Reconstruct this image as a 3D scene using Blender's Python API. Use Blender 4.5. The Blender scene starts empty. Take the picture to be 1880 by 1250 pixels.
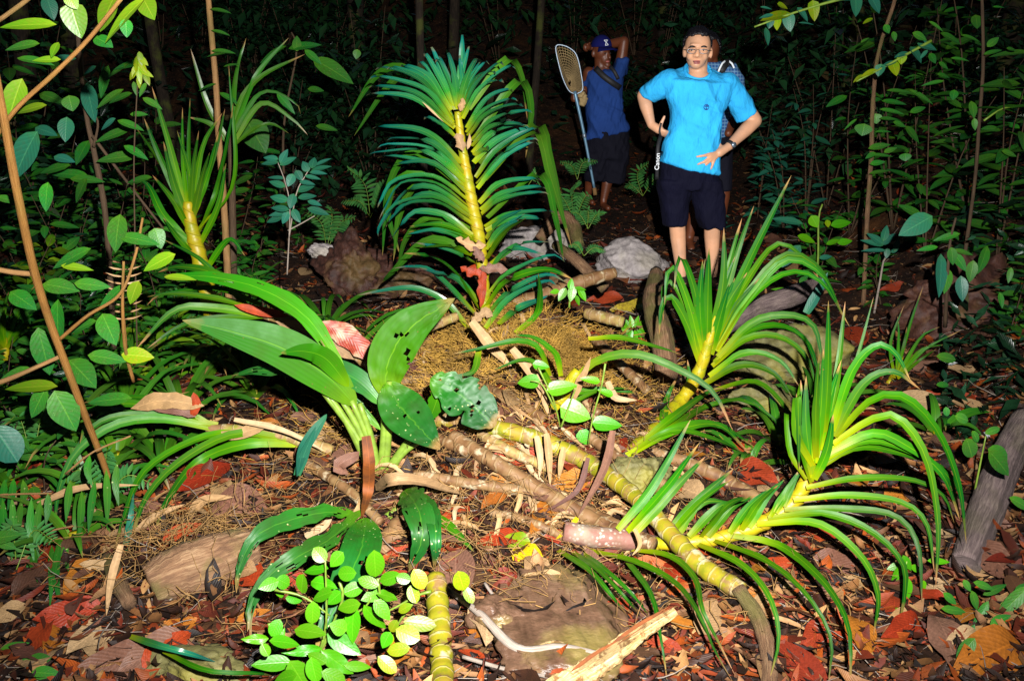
import bpy, bmesh, math, random
import numpy as np
from mathutils import Vector, Matrix

# ---------------------------------------------------------------- camera, world, light, exposure
SC = bpy.context.scene
COL = SC.collection
CAM = Vector((0.0, 0.0, 1.62))
PITCH = math.radians(17.4)
FPX = 1671.0                      # focal length in photo pixels (photo is 1880 x 1250)
cam = bpy.data.cameras.new('camera')
cam.sensor_fit = 'HORIZONTAL'; cam.sensor_width = 36.0; cam.lens = 36.0 * FPX / 1880.0
cam.clip_start = 0.05; cam.clip_end = 400
camo = bpy.data.objects.new('camera', cam); COL.objects.link(camo)
camo.location = CAM; camo.rotation_euler = (math.pi / 2 - PITCH, 0, 0)
SC.camera = camo

SUN_EL, SUN_AZ = math.radians(48), math.radians(25)
w = bpy.data.worlds.new('World'); SC.world = w; w.use_nodes = True
nt = w.node_tree; bg = nt.nodes['Background']
sky = nt.nodes.new('ShaderNodeTexSky'); sky.sky_type = 'NISHITA'; sky.sun_disc = False
sky.sun_elevation = SUN_EL; sky.sun_rotation = SUN_AZ; sky.air_density = 1.3; sky.dust_density = 0.3; sky.ozone_density = 2.0
nt.links.new(sky.outputs[0], bg.inputs[0]); bg.inputs[1].default_value = 0.02

# the flash unit that lit the photograph: one small hard lamp above and to the right of the lens
fl = bpy.data.lights.new('camera_flash', 'SPOT'); fl.energy = 2600; fl.shadow_soft_size = 0.02
fl.spot_size = math.radians(88); fl.spot_blend = 1.0; fl.color = (1.0, 0.98, 0.95)
flo = bpy.data.objects.new('camera_flash', fl); COL.objects.link(flo); flo.location = (0.20, -0.05, 1.92)
flo.rotation_euler = (Vector((0.0, 4.6, 0.62)) - Vector((0.20, -0.05, 1.92))).to_track_quat('-Z', 'Y').to_euler()

SC.view_settings.view_transform = 'Standard'; SC.view_settings.look = 'None'
SC.view_settings.exposure = 0.0; SC.view_settings.gamma = 1.0; SC.view_settings.use_curve_mapping = False
SC.render.engine = 'CYCLES'
try:
    SC.cycles.max_bounces = 4; SC.cycles.diffuse_bounces = 1; SC.cycles.glossy_bounces = 2
    SC.cycles.transparent_max_bounces = 6; SC.cycles.sample_clamp_indirect = 3.0
    SC.cycles.use_denoising = True
except Exception:
    pass

# ---------------------------------------------------------------- helpers
RND = random.Random(7)
NPR = np.random.RandomState(5)
FWD = Vector((0, math.cos(PITCH), -math.sin(PITCH)))
CUP = Vector((0, math.sin(PITCH), math.cos(PITCH)))
RGT = Vector((1, 0, 0))
UP = Vector((0, 0, 1))

def ray(px, py):
    return FWD + RGT * ((px - 940.0) / FPX) - CUP * ((py - 625.0) / FPX)
def at(px, py, Y):
    d = ray(px, py)
    return CAM + d * (Y / d.y)
def depth(p):
    return (p - CAM).dot(FWD)
def m_per_px(p):
    return depth(p) / FPX

def _hash(ix, iy, seed):
    n = (ix * 374761393 + iy * 668265263 + seed * 974711) & 0x7fffffff
    n = ((n ^ (n >> 13)) * 1274126177) & 0x7fffffff
    return ((n ^ (n >> 16)) & 0xffff) / 65535.0
def vnoise(x, y, seed=0):
    x = np.asarray(x, float); y = np.asarray(y, float)
    ix = np.floor(x).astype(np.int64); iy = np.floor(y).astype(np.int64)
    fx = x - ix; fy = y - iy; fx = fx * fx * (3 - 2 * fx); fy = fy * fy * (3 - 2 * fy)
    a = _hash(ix, iy, seed); b = _hash(ix + 1, iy, seed); c = _hash(ix, iy + 1, seed); d = _hash(ix + 1, iy + 1, seed)
    return (a + (b - a) * fx) * (1 - fy) + (c + (d - c) * fx) * fy - 0.5
def sstep(t):
    t = np.clip(t, 0, 1); return t * t * (3 - 2 * t)
def hgt(x, y):
    x = np.asarray(x, float); y = np.asarray(y, float)
    z = 0.06 * np.clip(y - 4.0, 0, 6)
    z = z + 0.33 * np.exp(-(((x + 0.05) / 0.75) ** 2 + ((y - 4.5) / 0.75) ** 2))
    z = z + 0.15 * np.exp(-(((x - 0.12) / 0.65) ** 2 + ((y - 3.5) / 0.5) ** 2))
    z = z + 0.10 * np.exp(-(((x + 0.45) / 0.6) ** 2 + ((y - 3.2) / 0.5) ** 2))
    z = z + 0.95 * sstep((x - 1.75 - 0.05 * y) / 1.9) * sstep((y - 2.4) / 2.0)
    z = z + 0.35 * sstep((-2.1 - x) / 1.8) * sstep((y - 2.5) / 2.0)
    hill = 11.0 * sstep((y - 9.2) / 26.0) + 0.45 * np.clip(y - 9.5, 0, 4)
    side = 7.0 * sstep((np.abs(x) - 3.6) / 22.0) * sstep((y + 2) / 6.0)
    z = z + np.maximum(hill, side) + 0.3 * np.minimum(hill, side)
    z = z + 0.09 * vnoise(x * 1.7, y * 1.7, 1) + 0.08 * vnoise(x * 4.1, y * 4.1, 2) + 0.045 * vnoise(x * 10, y * 10, 3)
    return z
def vn1(x, y, seed):
    ix = math.floor(x); iy = math.floor(y); fx = x - ix; fy = y - iy; fx = fx * fx * (3 - 2 * fx); fy = fy * fy * (3 - 2 * fy)
    a = _hash(ix, iy, seed); b = _hash(ix + 1, iy, seed); c = _hash(ix, iy + 1, seed); d = _hash(ix + 1, iy + 1, seed)
    return (a + (b - a) * fx) * (1 - fy) + (c + (d - c) * fx) * fy - 0.5
def ss1(t):
    t = 0.0 if t < 0 else (1.0 if t > 1 else t); return t * t * (3 - 2 * t)
def H(x, y):
    """Scalar twin of hgt()."""
    e = math.exp
    z = 0.06 * min(6, max(0, y - 4.0)) + 0.33 * e(-(((x + 0.05) / 0.75) ** 2 + ((y - 4.5) / 0.75) ** 2)) + 0.15 * e(-(((x - 0.12) / 0.65) ** 2 + ((y - 3.5) / 0.5) ** 2))
    z += 0.10 * e(-(((x + 0.45) / 0.6) ** 2 + ((y - 3.2) / 0.5) ** 2)) + 0.95 * ss1((x - 1.75 - 0.05 * y) / 1.9) * ss1((y - 2.4) / 2.0) + 0.35 * ss1((-2.1 - x) / 1.8) * ss1((y - 2.5) / 2.0)
    hill = 11.0 * ss1((y - 9.2) / 26.0) + 0.45 * min(4, max(0, y - 9.5)); side = 7.0 * ss1((abs(x) - 3.6) / 22.0) * ss1((y + 2) / 6.0)
    return z + max(hill, side) + 0.3 * min(hill, side) + 0.09 * vn1(x * 1.7, y * 1.7, 1) + 0.08 * vn1(x * 4.1, y * 4.1, 2) + 0.045 * vn1(x * 10, y * 10, 3)
def gp(px, py, lift=0.0):
    d = ray(px, py); d = d / d.y
    lo = 1.0; t = 1.0
    while t < 40:
        p = CAM + d * t
        if p.z < H(p.x, p.y): break
        lo = t; t += 0.05
    hi = t
    for _ in range(12):
        m = (lo + hi) / 2; p = CAM + d * m
        if p.z < H(p.x, p.y): hi = m
        else: lo = m
    p = CAM + d * hi
    return Vector((p.x, p.y, H(p.x, p.y) + lift))

def clear(px, py, Y, lift=0.03):
    """Point on the pixel's ray at distance Y, or just above the ground where that would be buried."""
    p = at(px, py, Y)
    if p.z < H(p.x, p.y) + lift:
        g_ = gp(px, py); d = (CAM - g_).normalized()
        p = g_ + d * (lift / max(0.25, d.z))
    return p
def mesh_from(name, V, F, UVs=None, smooth=True):
    me = bpy.data.meshes.new(name)
    V = np.asarray(V, float)
    me.from_pydata(V.tolist(), [], F)
    if UVs is not None:
        ul = me.uv_layers.new(name='UVMap')
        li = np.empty(len(me.loops), np.int32); me.loops.foreach_get('vertex_index', li)
        ul.data.foreach_set('uv', np.asarray(UVs, float)[li].ravel())
    if smooth:
        me.polygons.foreach_set('use_smooth', [True] * len(me.polygons))
    me.update()
    return me
def link(name, me, m=None, parent=None):
    o = bpy.data.objects.new(name, me); COL.objects.link(o)
    if m is not None and me is not None and not me.materials: me.materials.append(m)
    if parent is not None: o.parent = parent
    return o
def thing(name, label, cat, loc=(0, 0, 0), group=None):
    o = bpy.data.objects.new(name, None); COL.objects.link(o)
    o.empty_display_size = 0.05; o.location = loc; o['label'] = label; o['category'] = cat
    if group: o['group'] = group
    return o
def tag(o, label, cat, group=None, kind=None):
    if label: o['label'] = label
    if cat: o['category'] = cat
    if group: o['group'] = group
    if kind: o['kind'] = kind
    return o

def cr(pts, n):
    """Catmull-Rom resample, n+1 points."""
    P = [Vector(p) for p in pts]
    if len(P) == 2:
        return [P[0].lerp(P[1], i / n) for i in range(n + 1)]
    P = [P[0] * 2 - P[1]] + P + [P[-1] * 2 - P[-2]]
    segs = len(P) - 3
    L = [(P[i + 2] - P[i + 1]).length for i in range(segs)]; tot = sum(L) or 1
    out = []
    for k in range(n + 1):
        s = tot * k / n; i = 0
        while i < segs - 1 and s > L[i]:
            s -= L[i]; i += 1
        t = min(1, s / (L[i] or 1))
        a, b, c, d = P[i:i + 4]
        out.append(0.5 * ((2 * b) + (c - a) * t + (2 * a - 5 * b + 4 * c - d) * t * t + (3 * b - a - 3 * c + d) * t ** 3))
    return out

def prof_strap(s):
    return min(1.0, 0.62 + 1.3 * s) * (max(0.0, 1 - s ** 2.6) ** 0.8) * (1 - 0.15 * s) + 0.01
def prof_ell(s):
    return max(0.0, math.sin(math.pi * min(1, s ** 0.85))) ** 0.8 * (1 - 0.25 * s) + 0.012
def prof_oval(s):
    return max(0.0, math.sin(math.pi * s)) ** 0.55 + 0.01
def prof_heart(s):
    return 1.75 * s ** 0.42 * (1 - s) ** 0.85 + 0.008
def prof_lance(s):
    return max(0, math.sin(math.pi * s ** 0.75)) + 0.01

def ribbon(pts, width, prof=prof_strap, fold=0.22, face=0.55, nseg=12, nc=4, ref=None, jag=0.0, holes=0, rnd=RND, wave=0.0, off=None, roll=0.0):
    """A leaf blade along a 3-D polyline; width is half-width in metres."""
    P = cr(pts, nseg)
    V = []; UV = []; F = []
    prev = None
    for i in range(nseg + 1):
        T = (P[min(i + 1, nseg)] - P[max(i - 1, 0)])
        T = T.normalized() if T.length > 1e-9 else Vector((0, 0, 1))
        g = T.cross(ref or UP)
        view = (P[i] - CAM).normalized()
        sv = T.cross(view)
        if sv.length < 1e-4: sv = RGT.copy()
        sv.normalize()
        g = g.normalized() if g.length > 0.15 else sv
        if g.dot(sv) < 0: g = -g
        S = g * (1 - face) + sv * face
        S -= T * S.dot(T); S.normalize()
        if prev is not None and S.dot(prev) < 0: S = -S
        prev = S
        Nn = S.cross(T)
        if Nn.z - 0.4 * Nn.dot(FWD) < 0: Nn = -Nn
        if roll: 
            c, s_ = math.cos(roll), math.sin(roll); S, Nn = S * c + Nn * s_, Nn * c - S * s_
        s = i / nseg
        wd = width * prof(s)
        for j in range(nc + 1):
            u = -1 + 2 * j / nc
            e = 1.0
            if jag and abs(u) > 0.55 and 0.04 < s < 0.97:
                k_ = vn1(s * 11 + width * 977, (9.3 if u > 0 else 3.1) + width * 313, 5) + 0.6 * vn1(s * 31, 4.7 * (1 if u > 0 else 2) + width * 577, 6)
                e = 1 - jag * max(0.0, k_ + 0.12) * 1.8
            q = P[i] + S * (wd * u * e) + Nn * (fold * wd * abs(u) + wave * wd * math.sin(s * 17 + u * 2) * abs(u))
            V.append(q - off if off else q); UV.append(((u + 1) / 2, s))
    kill = set()
    for _ in range(holes):
        i = rnd.randrange(3, nseg - 3); j = rnd.randrange(0, nc); kill.add((i, j))
        for _k in range(rnd.choice((0, 0, 1, 3))):
            i = min(nseg - 2, max(2, i + rnd.choice((-1, 0, 1)))); j = min(nc - 1, max(0, j + rnd.choice((-1, 0, 1)))); kill.add((i, j))
    if holes:
        for k in range(len(V)):
            u_, s_ = UV[k]
            if 0.02 < s_ < 0.98 and 0.02 < u_ < 0.98: V[k] = V[k] + Vector((rnd.uniform(-1, 1), rnd.uniform(-1, 1), rnd.uniform(-.6, .6))) * (width * 0.05)
    for i in range(nseg):
        for j in range(nc):
            if (i, j) in kill: continue
            a = i * (nc + 1) + j
            F.append((a, a + 1, a + nc + 2, a + nc + 1))
    return V, F, UV

def tube(pts, radii, ns=8, n=None, off=None, rings=0, ringamp=0.1, noise=0.0, rnd=RND, cap=True, flat=1.0):
    """Tapered tube along a polyline; v in UV is metres along it."""
    n = n or max(4, (len(pts) - 1) * 4)
    P = cr(pts, n) if len(pts) > 2 or n > 1 else [Vector(p) for p in pts]
    V = []; UV = []; F = []
    X = None; dist = 0
    for i in range(n + 1):
        T = (P[min(i + 1, n)] - P[max(i - 1, 0)]).normalized()
        if X is None:
            X = T.orthogonal().normalized()
        X = (X - T * X.dot(T)).normalized(); Y = T.cross(X)
        if i: dist += (P[i] - P[i - 1]).length
        s = i / n
        k = s * (len(radii) - 1); a = min(int(k), len(radii) - 2) if len(radii) > 1 else 0
        r = radii[a] * (1 - (k - a)) + radii[min(a + 1, len(radii) - 1)] * (k - a)
        if rings:
            ph = (s * rings) % 1.0
            r *= 1 + ringamp * (math.exp(-((ph - 0.5) / 0.09) ** 2)) - 0.04 * math.cos(ph * 6.283)
        for j in range(ns):
            an = 2 * math.pi * j / ns
            rr = r * (1 + noise * (rnd.random() - 0.5))
            q = P[i] + X * (math.cos(an) * rr) + Y * (math.sin(an) * rr * flat)
            V.append(q - off if off else q); UV.append((j / ns, dist))
    for i in range(n):
        for j in range(ns):
            a = i * ns + j; b = i * ns + (j + 1) % ns
            F.append((a, b, b + ns, a + ns))
    if cap:
        F.append(tuple(range(ns - 1, -1, -1))); F.append(tuple(range(n * ns, n * ns + ns)))
    return V, F, UV

class MB:
    """Collects several pieces of one part into one mesh."""
    def __init__(s): s.V = []; s.F = []; s.U = []
    def add(s, vfu):
        V, F, U = vfu; k = len(s.V)
        s.V += [tuple(v) for v in V]; s.U += list(U); s.F += [tuple(i + k for i in f) for f in F]
        return s
    def build(s, name, m, parent=None, off=None, smooth=True):
        V = np.array(s.V, float)
        if off is not None: V = V - np.array(off)
        return link(name, mesh_from(name, V, s.F, s.U, smooth), m, parent)

# ---------------------------------------------------------------- node materials
class NB:
    def __init__(s, name):
        s.m = bpy.data.materials.new(name); s.m.use_nodes = True
        s.t = s.m.node_tree; s.b = s.t.nodes['Principled BSDF']
    def n(s, typ, attrs=None, **inp):
        nd = s.t.nodes.new(typ)
        for k, v in (attrs or {}).items(): setattr(nd, k, v)
        for k, v in inp.items():
            key = k.replace('_', ' ')
            if key.isdigit(): key = int(key)
            s.put(nd.inputs[key], v)
        return nd
    def put(s, sock, v):
        if isinstance(v, bpy.types.NodeSocket): s.t.links.new(v, sock)
        else:
            if isinstance(v, (tuple, list)) and sock.type == 'RGBA' and len(v) == 3: v = (*v, 1)
            sock.default_value = v
    def ramp(s, fac, stops, interp='LINEAR'):
        nd = s.t.nodes.new('ShaderNodeValToRGB'); e = nd.color_ramp.elements; nd.color_ramp.interpolation = interp
        while len(e) < len(stops): e.new(0.5)
        for k, (p, c) in enumerate(stops):
            e[k].position = p; e[k].color = (*c, 1) if len(c) == 3 else c
        s.t.links.new(fac, nd.inputs[0]); return nd.outputs[0]
    def mix(s, fac, a, b, mode='MIX'):
        nd = s.t.nodes.new('ShaderNodeMix'); nd.data_type = 'RGBA'; nd.blend_type = mode
        s.put(nd.inputs[0], fac); s.put(nd.inputs[6], a); s.put(nd.inputs[7], b); return nd.outputs[2]
    def math(s, op, a, b=0.0, clamp=False):
        nd = s.t.nodes.new('ShaderNodeMath'); nd.operation = op; nd.use_clamp = clamp
        s.put(nd.inputs[0], a); s.put(nd.inputs[1], b); return nd.outputs[0]
    def noise(s, vec, scale, detail=3.0, rough=0.55):
        nd = s.n('ShaderNodeTexNoise', Scale=scale, Detail=detail, Roughness=rough)
        if vec is not None: s.t.links.new(vec, nd.inputs['Vector'])
        return nd.outputs[0]
    def coord(s, which='Object'):
        return s.t.nodes.new('ShaderNodeTexCoord').outputs[which]
    def uv(s):
        sep = s.n('ShaderNodeSeparateXYZ'); s.t.links.new(s.coord('UV'), sep.inputs[0]); return sep.outputs[0], sep.outputs[1]
    def rand(s):
        return s.t.nodes.new('ShaderNodeObjectInfo').outputs['Random']
    def bump(s, hgt_, strength=0.4, dist=0.01):
        nd = s.n('ShaderNodeBump', Strength=strength, Distance=dist, Height=hgt_); s.put(s.b.inputs['Normal'], nd.outputs[0])
    def set(s, **k):
        for a, v in k.items(): s.put(s.b.inputs[a.replace('_', ' ')], v)
        return s.m
    def bright(s, col, val, hue=0.5, sat=1.0):
        nd = s.n('ShaderNodeHueSaturation', Hue=hue, Saturation=sat, Value=val, Color=col); return nd.outputs[0]

def maprange(nb, v, a, b, c, d):
    nd = nb.n('ShaderNodeMapRange', Value=v); nd.inputs[1].default_value = a; nd.inputs[2].default_value = b
    nd.inputs[3].default_value = c; nd.inputs[4].default_value = d; return nd.outputs[0]

def leaf_mat(name, base, mid, tip, rib=None, rough=0.32, blotch=0.35, veins=0.0, vein_scale=26, spots=0.0, ribw=0.05, spec=0.35, parallel=0.0, brown_tip=0.0):
    nb = NB(name); u, v = nb.uv(); oc = nb.coord('Object'); rnd = nb.rand()
    col = nb.ramp(v, [(0.0, base), (0.22, mid), (0.85, tip)])
    nz = nb.noise(oc, 14, 4)
    col = nb.mix(nb.math('MULTIPLY', maprange(nb, nz, 0.45, 0.7, 0, 1), blotch), col, (tip[0] * 2.2, tip[1] * 0.62, tip[2] * 0.5))
    d = nb.math('ABSOLUTE', nb.math('SUBTRACT', u, 0.5))
    if rib is not None:
        k = maprange(nb, d, ribw * 0.4, ribw, 1, 0)
        col = nb.mix(nb.math('MULTIPLY', k, 0.75), col, rib)
    hsrc = nb.math('MULTIPLY', maprange(nb, d, 0.0, 0.06, 0, 1), 0.6)
    if veins:
        ph = nb.math('ADD', nb.math('MULTIPLY', v, vein_scale), nb.math('MULTIPLY', d, -vein_scale * 0.55))
        wv = nb.math('SINE', nb.math('MULTIPLY', ph, 6.283))
        k = maprange(nb, wv, 0.6, 1.0, 0, 1)
        col = nb.mix(nb.math('MULTIPLY', k, veins * 0.5), col, nb.bright(col, 1.5))
        hsrc = nb.math('ADD', hsrc, nb.math('MULTIPLY', wv, 0.2 * veins))
    if parallel:
        wv = nb.math('SINE', nb.math('MULTIPLY', u, 6.283 * 9))
        hsrc = nb.math('ADD', hsrc, nb.math('MULTIPLY', wv, 0.10 * parallel))
        col = nb.mix(nb.math('MULTIPLY', maprange(nb, wv, 0.0, 1, 0, 1), 0.30 * parallel), col, nb.bright(col, 0.72))
    if spots:
        sp = nb.n('ShaderNodeTexVoronoi', Scale=60.0, Vector=oc).outputs[0]
        k = nb.math('MULTIPLY', maprange(nb, sp, 0.12, 0.2, 1, 0), maprange(nb, nb.noise(oc, 9), 0.5, 0.6, 0, spots))
        col = nb.mix(k, col, (0.5, 0.5, 0.22))
    sp2 = nb.n('ShaderNodeTexVoronoi', Scale=38.0, Vector=oc).outputs[0]
    col = nb.mix(nb.math('MULTIPLY', maprange(nb, sp2, 0.07, 0.13, 0.7, 0), maprange(nb, nb.noise(oc, 4), 0.5, 0.6, 0, 1)), col, (0.10, 0.06, 0.015))
    if brown_tip:
        k = nb.math('MULTIPLY', maprange(nb, nb.math('ADD', nb.math('ADD', v, nb.math('MULTIPLY', nz, 0.2)), nb.math('MULTIPLY', nb.math('FRACT', nb.math('MULTIPLY', rnd, 13.7)), 0.10)), 1.04, 1.12, 0, 1), brown_tip)
        col = nb.mix(k, col, (0.22, 0.12, 0.04))
    col = nb.bright(col, maprange(nb, rnd, 0, 1, 0.72, 1.25), maprange(nb, nb.math('FRACT', nb.math('MULTIPLY', rnd, 7.3)), 0, 1, 0.485, 0.515))
    nb.bump(nb.math('ADD', hsrc, nb.math('MULTIPLY', nz, 0.5)), 0.25, 0.003)
    return nb.set(Base_Color=col, Roughness=nb.math('ADD', maprange(nb, nz, 0.3, 0.7, -0.06, 0.1), rough), Specular_IOR_Level=spec)

def bark_mat(name, c1, c2, c3, scale=22, rough=0.85, moss=0.0, bump=0.8, stretch=4.0, dist=0.01):
    nb = NB(name); oc = nb.coord('UV')
    mp = nb.n('ShaderNodeMapping', Vector=oc); mp.inputs['Scale'].default_value = (stretch * 2, 3, 1)
    nz = nb.noise(mp.outputs[0], scale / 6, 6, 0.65); n2 = nb.noise(nb.coord('Object'), 7, 4)
    col = nb.ramp(nz, [(0.28, c1), (0.5, c2), (0.75, c3)])
    col = nb.mix(maprange(nb, n2, 0.42, 0.62, 0, 0.5), col, nb.bright(col, 0.5))
    if moss: col = nb.mix(maprange(nb, nb.noise(nb.coord('Object'), 5, 5), 0.5, 0.62, 0, moss), col, (0.07, 0.085, 0.012))
    nb.bump(nz, bump, dist)
    return nb.set(Base_Color=col, Roughness=rough, Specular_IOR_Level=0.25)

def plain_mat(name, c, rough=0.6, var=0.25, scale=30, spec=0.4, metal=0.0, bump=0.15, dist=0.003):
    nb = NB(name); nz = nb.noise(nb.coord('Object'), scale, 4)
    col = nb.mix(maprange(nb, nz, 0.3, 0.7, 0, 1), tuple(x * (1 - var) for x in c), tuple(min(1, x * (1 + var)) for x in c))
    if bump: nb.bump(nz, bump, dist)
    return nb.set(Base_Color=col, Roughness=rough, Specular_IOR_Level=spec, Metallic=metal)
# ---------------------------------------------------------------- materials
M = {}
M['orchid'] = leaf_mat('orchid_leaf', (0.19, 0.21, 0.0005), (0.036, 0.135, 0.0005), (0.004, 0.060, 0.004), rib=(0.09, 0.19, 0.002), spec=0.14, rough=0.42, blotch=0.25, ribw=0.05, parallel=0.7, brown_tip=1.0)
M['orchid_sky_tint'] = leaf_mat('orchid_leaf_sky_tint', (0.22, 0.24, 0.001), (0.020, 0.140, 0.012), (0.001, 0.085, 0.070), rib=(0.06, 0.22, 0.03), spec=0.5, rough=0.26, blotch=0.12, ribw=0.04, parallel=0.5, brown_tip=0.5)  # sky reflection painted into the colour as cyan green tips
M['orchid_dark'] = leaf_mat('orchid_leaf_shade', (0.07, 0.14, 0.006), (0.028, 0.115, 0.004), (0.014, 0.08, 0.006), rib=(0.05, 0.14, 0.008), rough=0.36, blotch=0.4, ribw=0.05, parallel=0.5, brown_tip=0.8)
M['broad'] = leaf_mat('broad_leaf', (0.10, 0.19, 0.001), (0.032, 0.125, 0.001), (0.014, 0.092, 0.002), rib=(0.08, 0.2, 0.005), spec=0.10, rough=0.5, blotch=0.3, parallel=1.0, ribw=0.02, brown_tip=0.5)
M['tatter'] = leaf_mat('tattered_leaf', (0.06, 0.17, 0.003), (0.014, 0.095, 0.006), (0.007, 0.065, 0.010), rib=(0.04, 0.14, 0.01), spec=0.16, rough=0.42, blotch=0.6, parallel=0.8, ribw=0.025, spots=0.6, brown_tip=0.8)
M['lime'] = leaf_mat('lime_leaflet', (0.055, 0.21, 0.002), (0.042, 0.19, 0.002), (0.045, 0.19, 0.002), rib=(0.08, 0.24, 0.006), spec=0.3, rough=0.36, blotch=0.2, veins=0.35, vein_scale=7, ribw=0.03)
M['yellowlime'] = leaf_mat('yellow_leaflet', (0.10, 0.20, 0.002), (0.09, 0.19, 0.002), (0.12, 0.18, 0.002), rib=(0.2, 0.26, 0.01), rough=0.38, blotch=0.35, veins=0.4, vein_scale=7, ribw=0.03)
M['bush'] = leaf_mat('bush_leaf', (0.034, 0.13, 0.005), (0.020, 0.112, 0.009), (0.012, 0.092, 0.013), rib=(0.05, 0.16, 0.015), spec=0.14, rough=0.42, blotch=0.5, veins=0.7, vein_scale=8, ribw=0.035, spots=0.5)  # bluer tip: sky reflection put into the leaf colour
M['bush_warm'] = leaf_mat('sapling_leaf', (0.10, 0.17, 0.004), (0.07, 0.15, 0.003), (0.05, 0.135, 0.003), rib=(0.14, 0.21, 0.01), rough=0.42, blotch=0.3, veins=0.5, vein_scale=8, ribw=0.035)
M['bush_sky_tint'] = leaf_mat('sky_tint_leaf', (0.02, 0.11, 0.04), (0.012, 0.09, 0.05), (0.010, 0.08, 0.05), rib=(0.03, 0.14, 0.07), spec=0.2, rough=0.38, blotch=0.3, veins=0.7, vein_scale=9, ribw=0.035)  # blue skylight on the foliage is painted into this leaf colour
M['fern'] = leaf_mat('fern_leaf', (0.03, 0.12, 0.02), (0.03, 0.13, 0.025), (0.03, 0.13, 0.03), rough=0.4, blotch=0.3)
M['far'] = leaf_mat('far_leaf', (0.012, 0.05, 0.012), (0.010, 0.045, 0.014), (0.008, 0.04, 0.016), rib=None, rough=0.3, blotch=0.5)  # blue green shift paints in sky reflection on the back foliage
M['stem_green'] = plain_mat('green_stem', (0.12, 0.19, 0.02), 0.45, 0.3)
M['stem_tan'] = bark_mat('tan_stem', (0.13, 0.06, 0.02), (0.25, 0.13, 0.045), (0.36, 0.22, 0.09), rough=0.7, bump=0.6, moss=0.3)
M['stem_orange'] = bark_mat('orange_stem', (0.13, 0.055, 0.012), (0.22, 0.10, 0.022), (0.30, 0.16, 0.05), rough=0.6, bump=0.6, moss=0.25)
M['stem_brown'] = bark_mat('brown_stem', (0.025, 0.015, 0.009), (0.06, 0.035, 0.018), (0.12, 0.08, 0.045), rough=0.8, bump=0.5)
M['trunk'] = bark_mat('tree_bark', (0.008, 0.006, 0.004), (0.02, 0.013, 0.008), (0.045, 0.032, 0.02), rough=0.9, moss=0.6)
M['rotwood'] = bark_mat('rotten_wood', (0.07, 0.035, 0.02), (0.17, 0.09, 0.045), (0.34, 0.22, 0.12), rough=0.85, moss=0.55, bump=1.0, stretch=6)
M['greywood'] = bark_mat('grey_wood', (0.05, 0.035, 0.035), (0.14, 0.10, 0.095), (0.26, 0.20, 0.17), rough=0.85, moss=0.2, bump=1.0, stretch=6)
M['cutwood'] = bark_mat('cut_wood', (0.14, 0.055, 0.012), (0.36, 0.23, 0.085), (0.52, 0.39, 0.20), rough=0.7, bump=0.6, stretch=5, scale=34)
def split_wood_mat():
    nb = NB('split_wood'); oc = nb.coord('UV')
    mp = nb.n('ShaderNodeMapping', Vector=oc); mp.inputs['Scale'].default_value = (16, 4, 1)
    a = nb.noise(mp.outputs[0], 2.2, 6, 0.7); f = nb.noise(nb.coord('Object'), 26, 5, 0.65); g_ = nb.noise(nb.coord('Object'), 9, 3)
    col = nb.ramp(a, [(0.3, (0.20, 0.09, 0.02)), (0.47, (0.42, 0.28, 0.11)), (0.65, (0.60, 0.47, 0.26))])
    col = nb.mix(maprange(nb, f, 0.5, 0.58, 0, 0.85), col, (0.13, 0.055, 0.015))
    col = nb.mix(maprange(nb, g_, 0.56, 0.62, 0, 0.7), col, (0.66, 0.58, 0.42))
    nb.bump(nb.math('ADD', a, f), 1.0, 0.008); return nb.set(Base_Color=col, Roughness=0.8, Specular_IOR_Level=0.2)
M['cutwood'] = split_wood_mat()
M['twig'] = bark_mat('twig_bark', (0.12, 0.09, 0.07), (0.26, 0.21, 0.17), (0.40, 0.35, 0.30), rough=0.8, bump=0.4)
M['root'] = plain_mat('root_fibre', (0.22, 0.12, 0.035), 0.8, 0.45, 9)
M['thatch'] = plain_mat('root_thatch', (0.36, 0.20, 0.03), 0.85, 0.55, 6)

def cane_mat(name, c1, c2, c3, scar=(0.5, 0.42, 0.22), step=0.045):
    nb = NB(name); u, v = nb.uv(); oc = nb.coord('Object')
    nz = nb.noise(oc, 16, 4)
    col = nb.ramp(nz, [(0.3, c1), (0.5, c2), (0.72, c3)])
    fr = nb.math('FRACT', nb.math('ADD', nb.math('DIVIDE', v, step), nb.math('MULTIPLY', nb.noise(oc, 7, 4), 1.3)))
    k = maprange(nb, nb.math('ABSOLUTE', nb.math('SUBTRACT', fr, 0.5)), 0.03, 0.10, 1, 0)
    col = nb.mix(nb.math('MULTIPLY', k, 0.7), col, scar)
    k2 = maprange(nb, nb.math('ABSOLUTE', nb.math('SUBTRACT', fr, 0.56)), 0.0, 0.025, 1, 0)
    col = nb.mix(nb.math('MULTIPLY', k2, 0.8), col, (0.10, 0.06, 0.02))
    pale = maprange(nb, nb.noise(oc, 22, 5), 0.56, 0.66, 0, 0.75)
    col = nb.mix(pale, col, (0.40, 0.34, 0.22))
    col = nb.mix(maprange(nb, nb.noise(oc, 13, 6, 0.7), 0.52, 0.6, 0, 0.85), col, (0.16, 0.085, 0.035))
    nb.bump(nb.math('ADD', nb.math('MULTIPLY', k, 0.8), nz), 0.5, 0.006)
    return nb.set(Base_Color=col, Roughness=0.62, Specular_IOR_Level=0.25)
M['cane'] = cane_mat('cane_green', (0.11, 0.13, 0.004), (0.21, 0.18, 0.006), (0.20, 0.10, 0.02), scar=(0.34, 0.27, 0.10))
M['cane_old'] = cane_mat('cane_old', (0.14, 0.075, 0.025), (0.25, 0.16, 0.055), (0.17, 0.19, 0.02), scar=(0.32, 0.24, 0.12), step=0.05)
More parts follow.
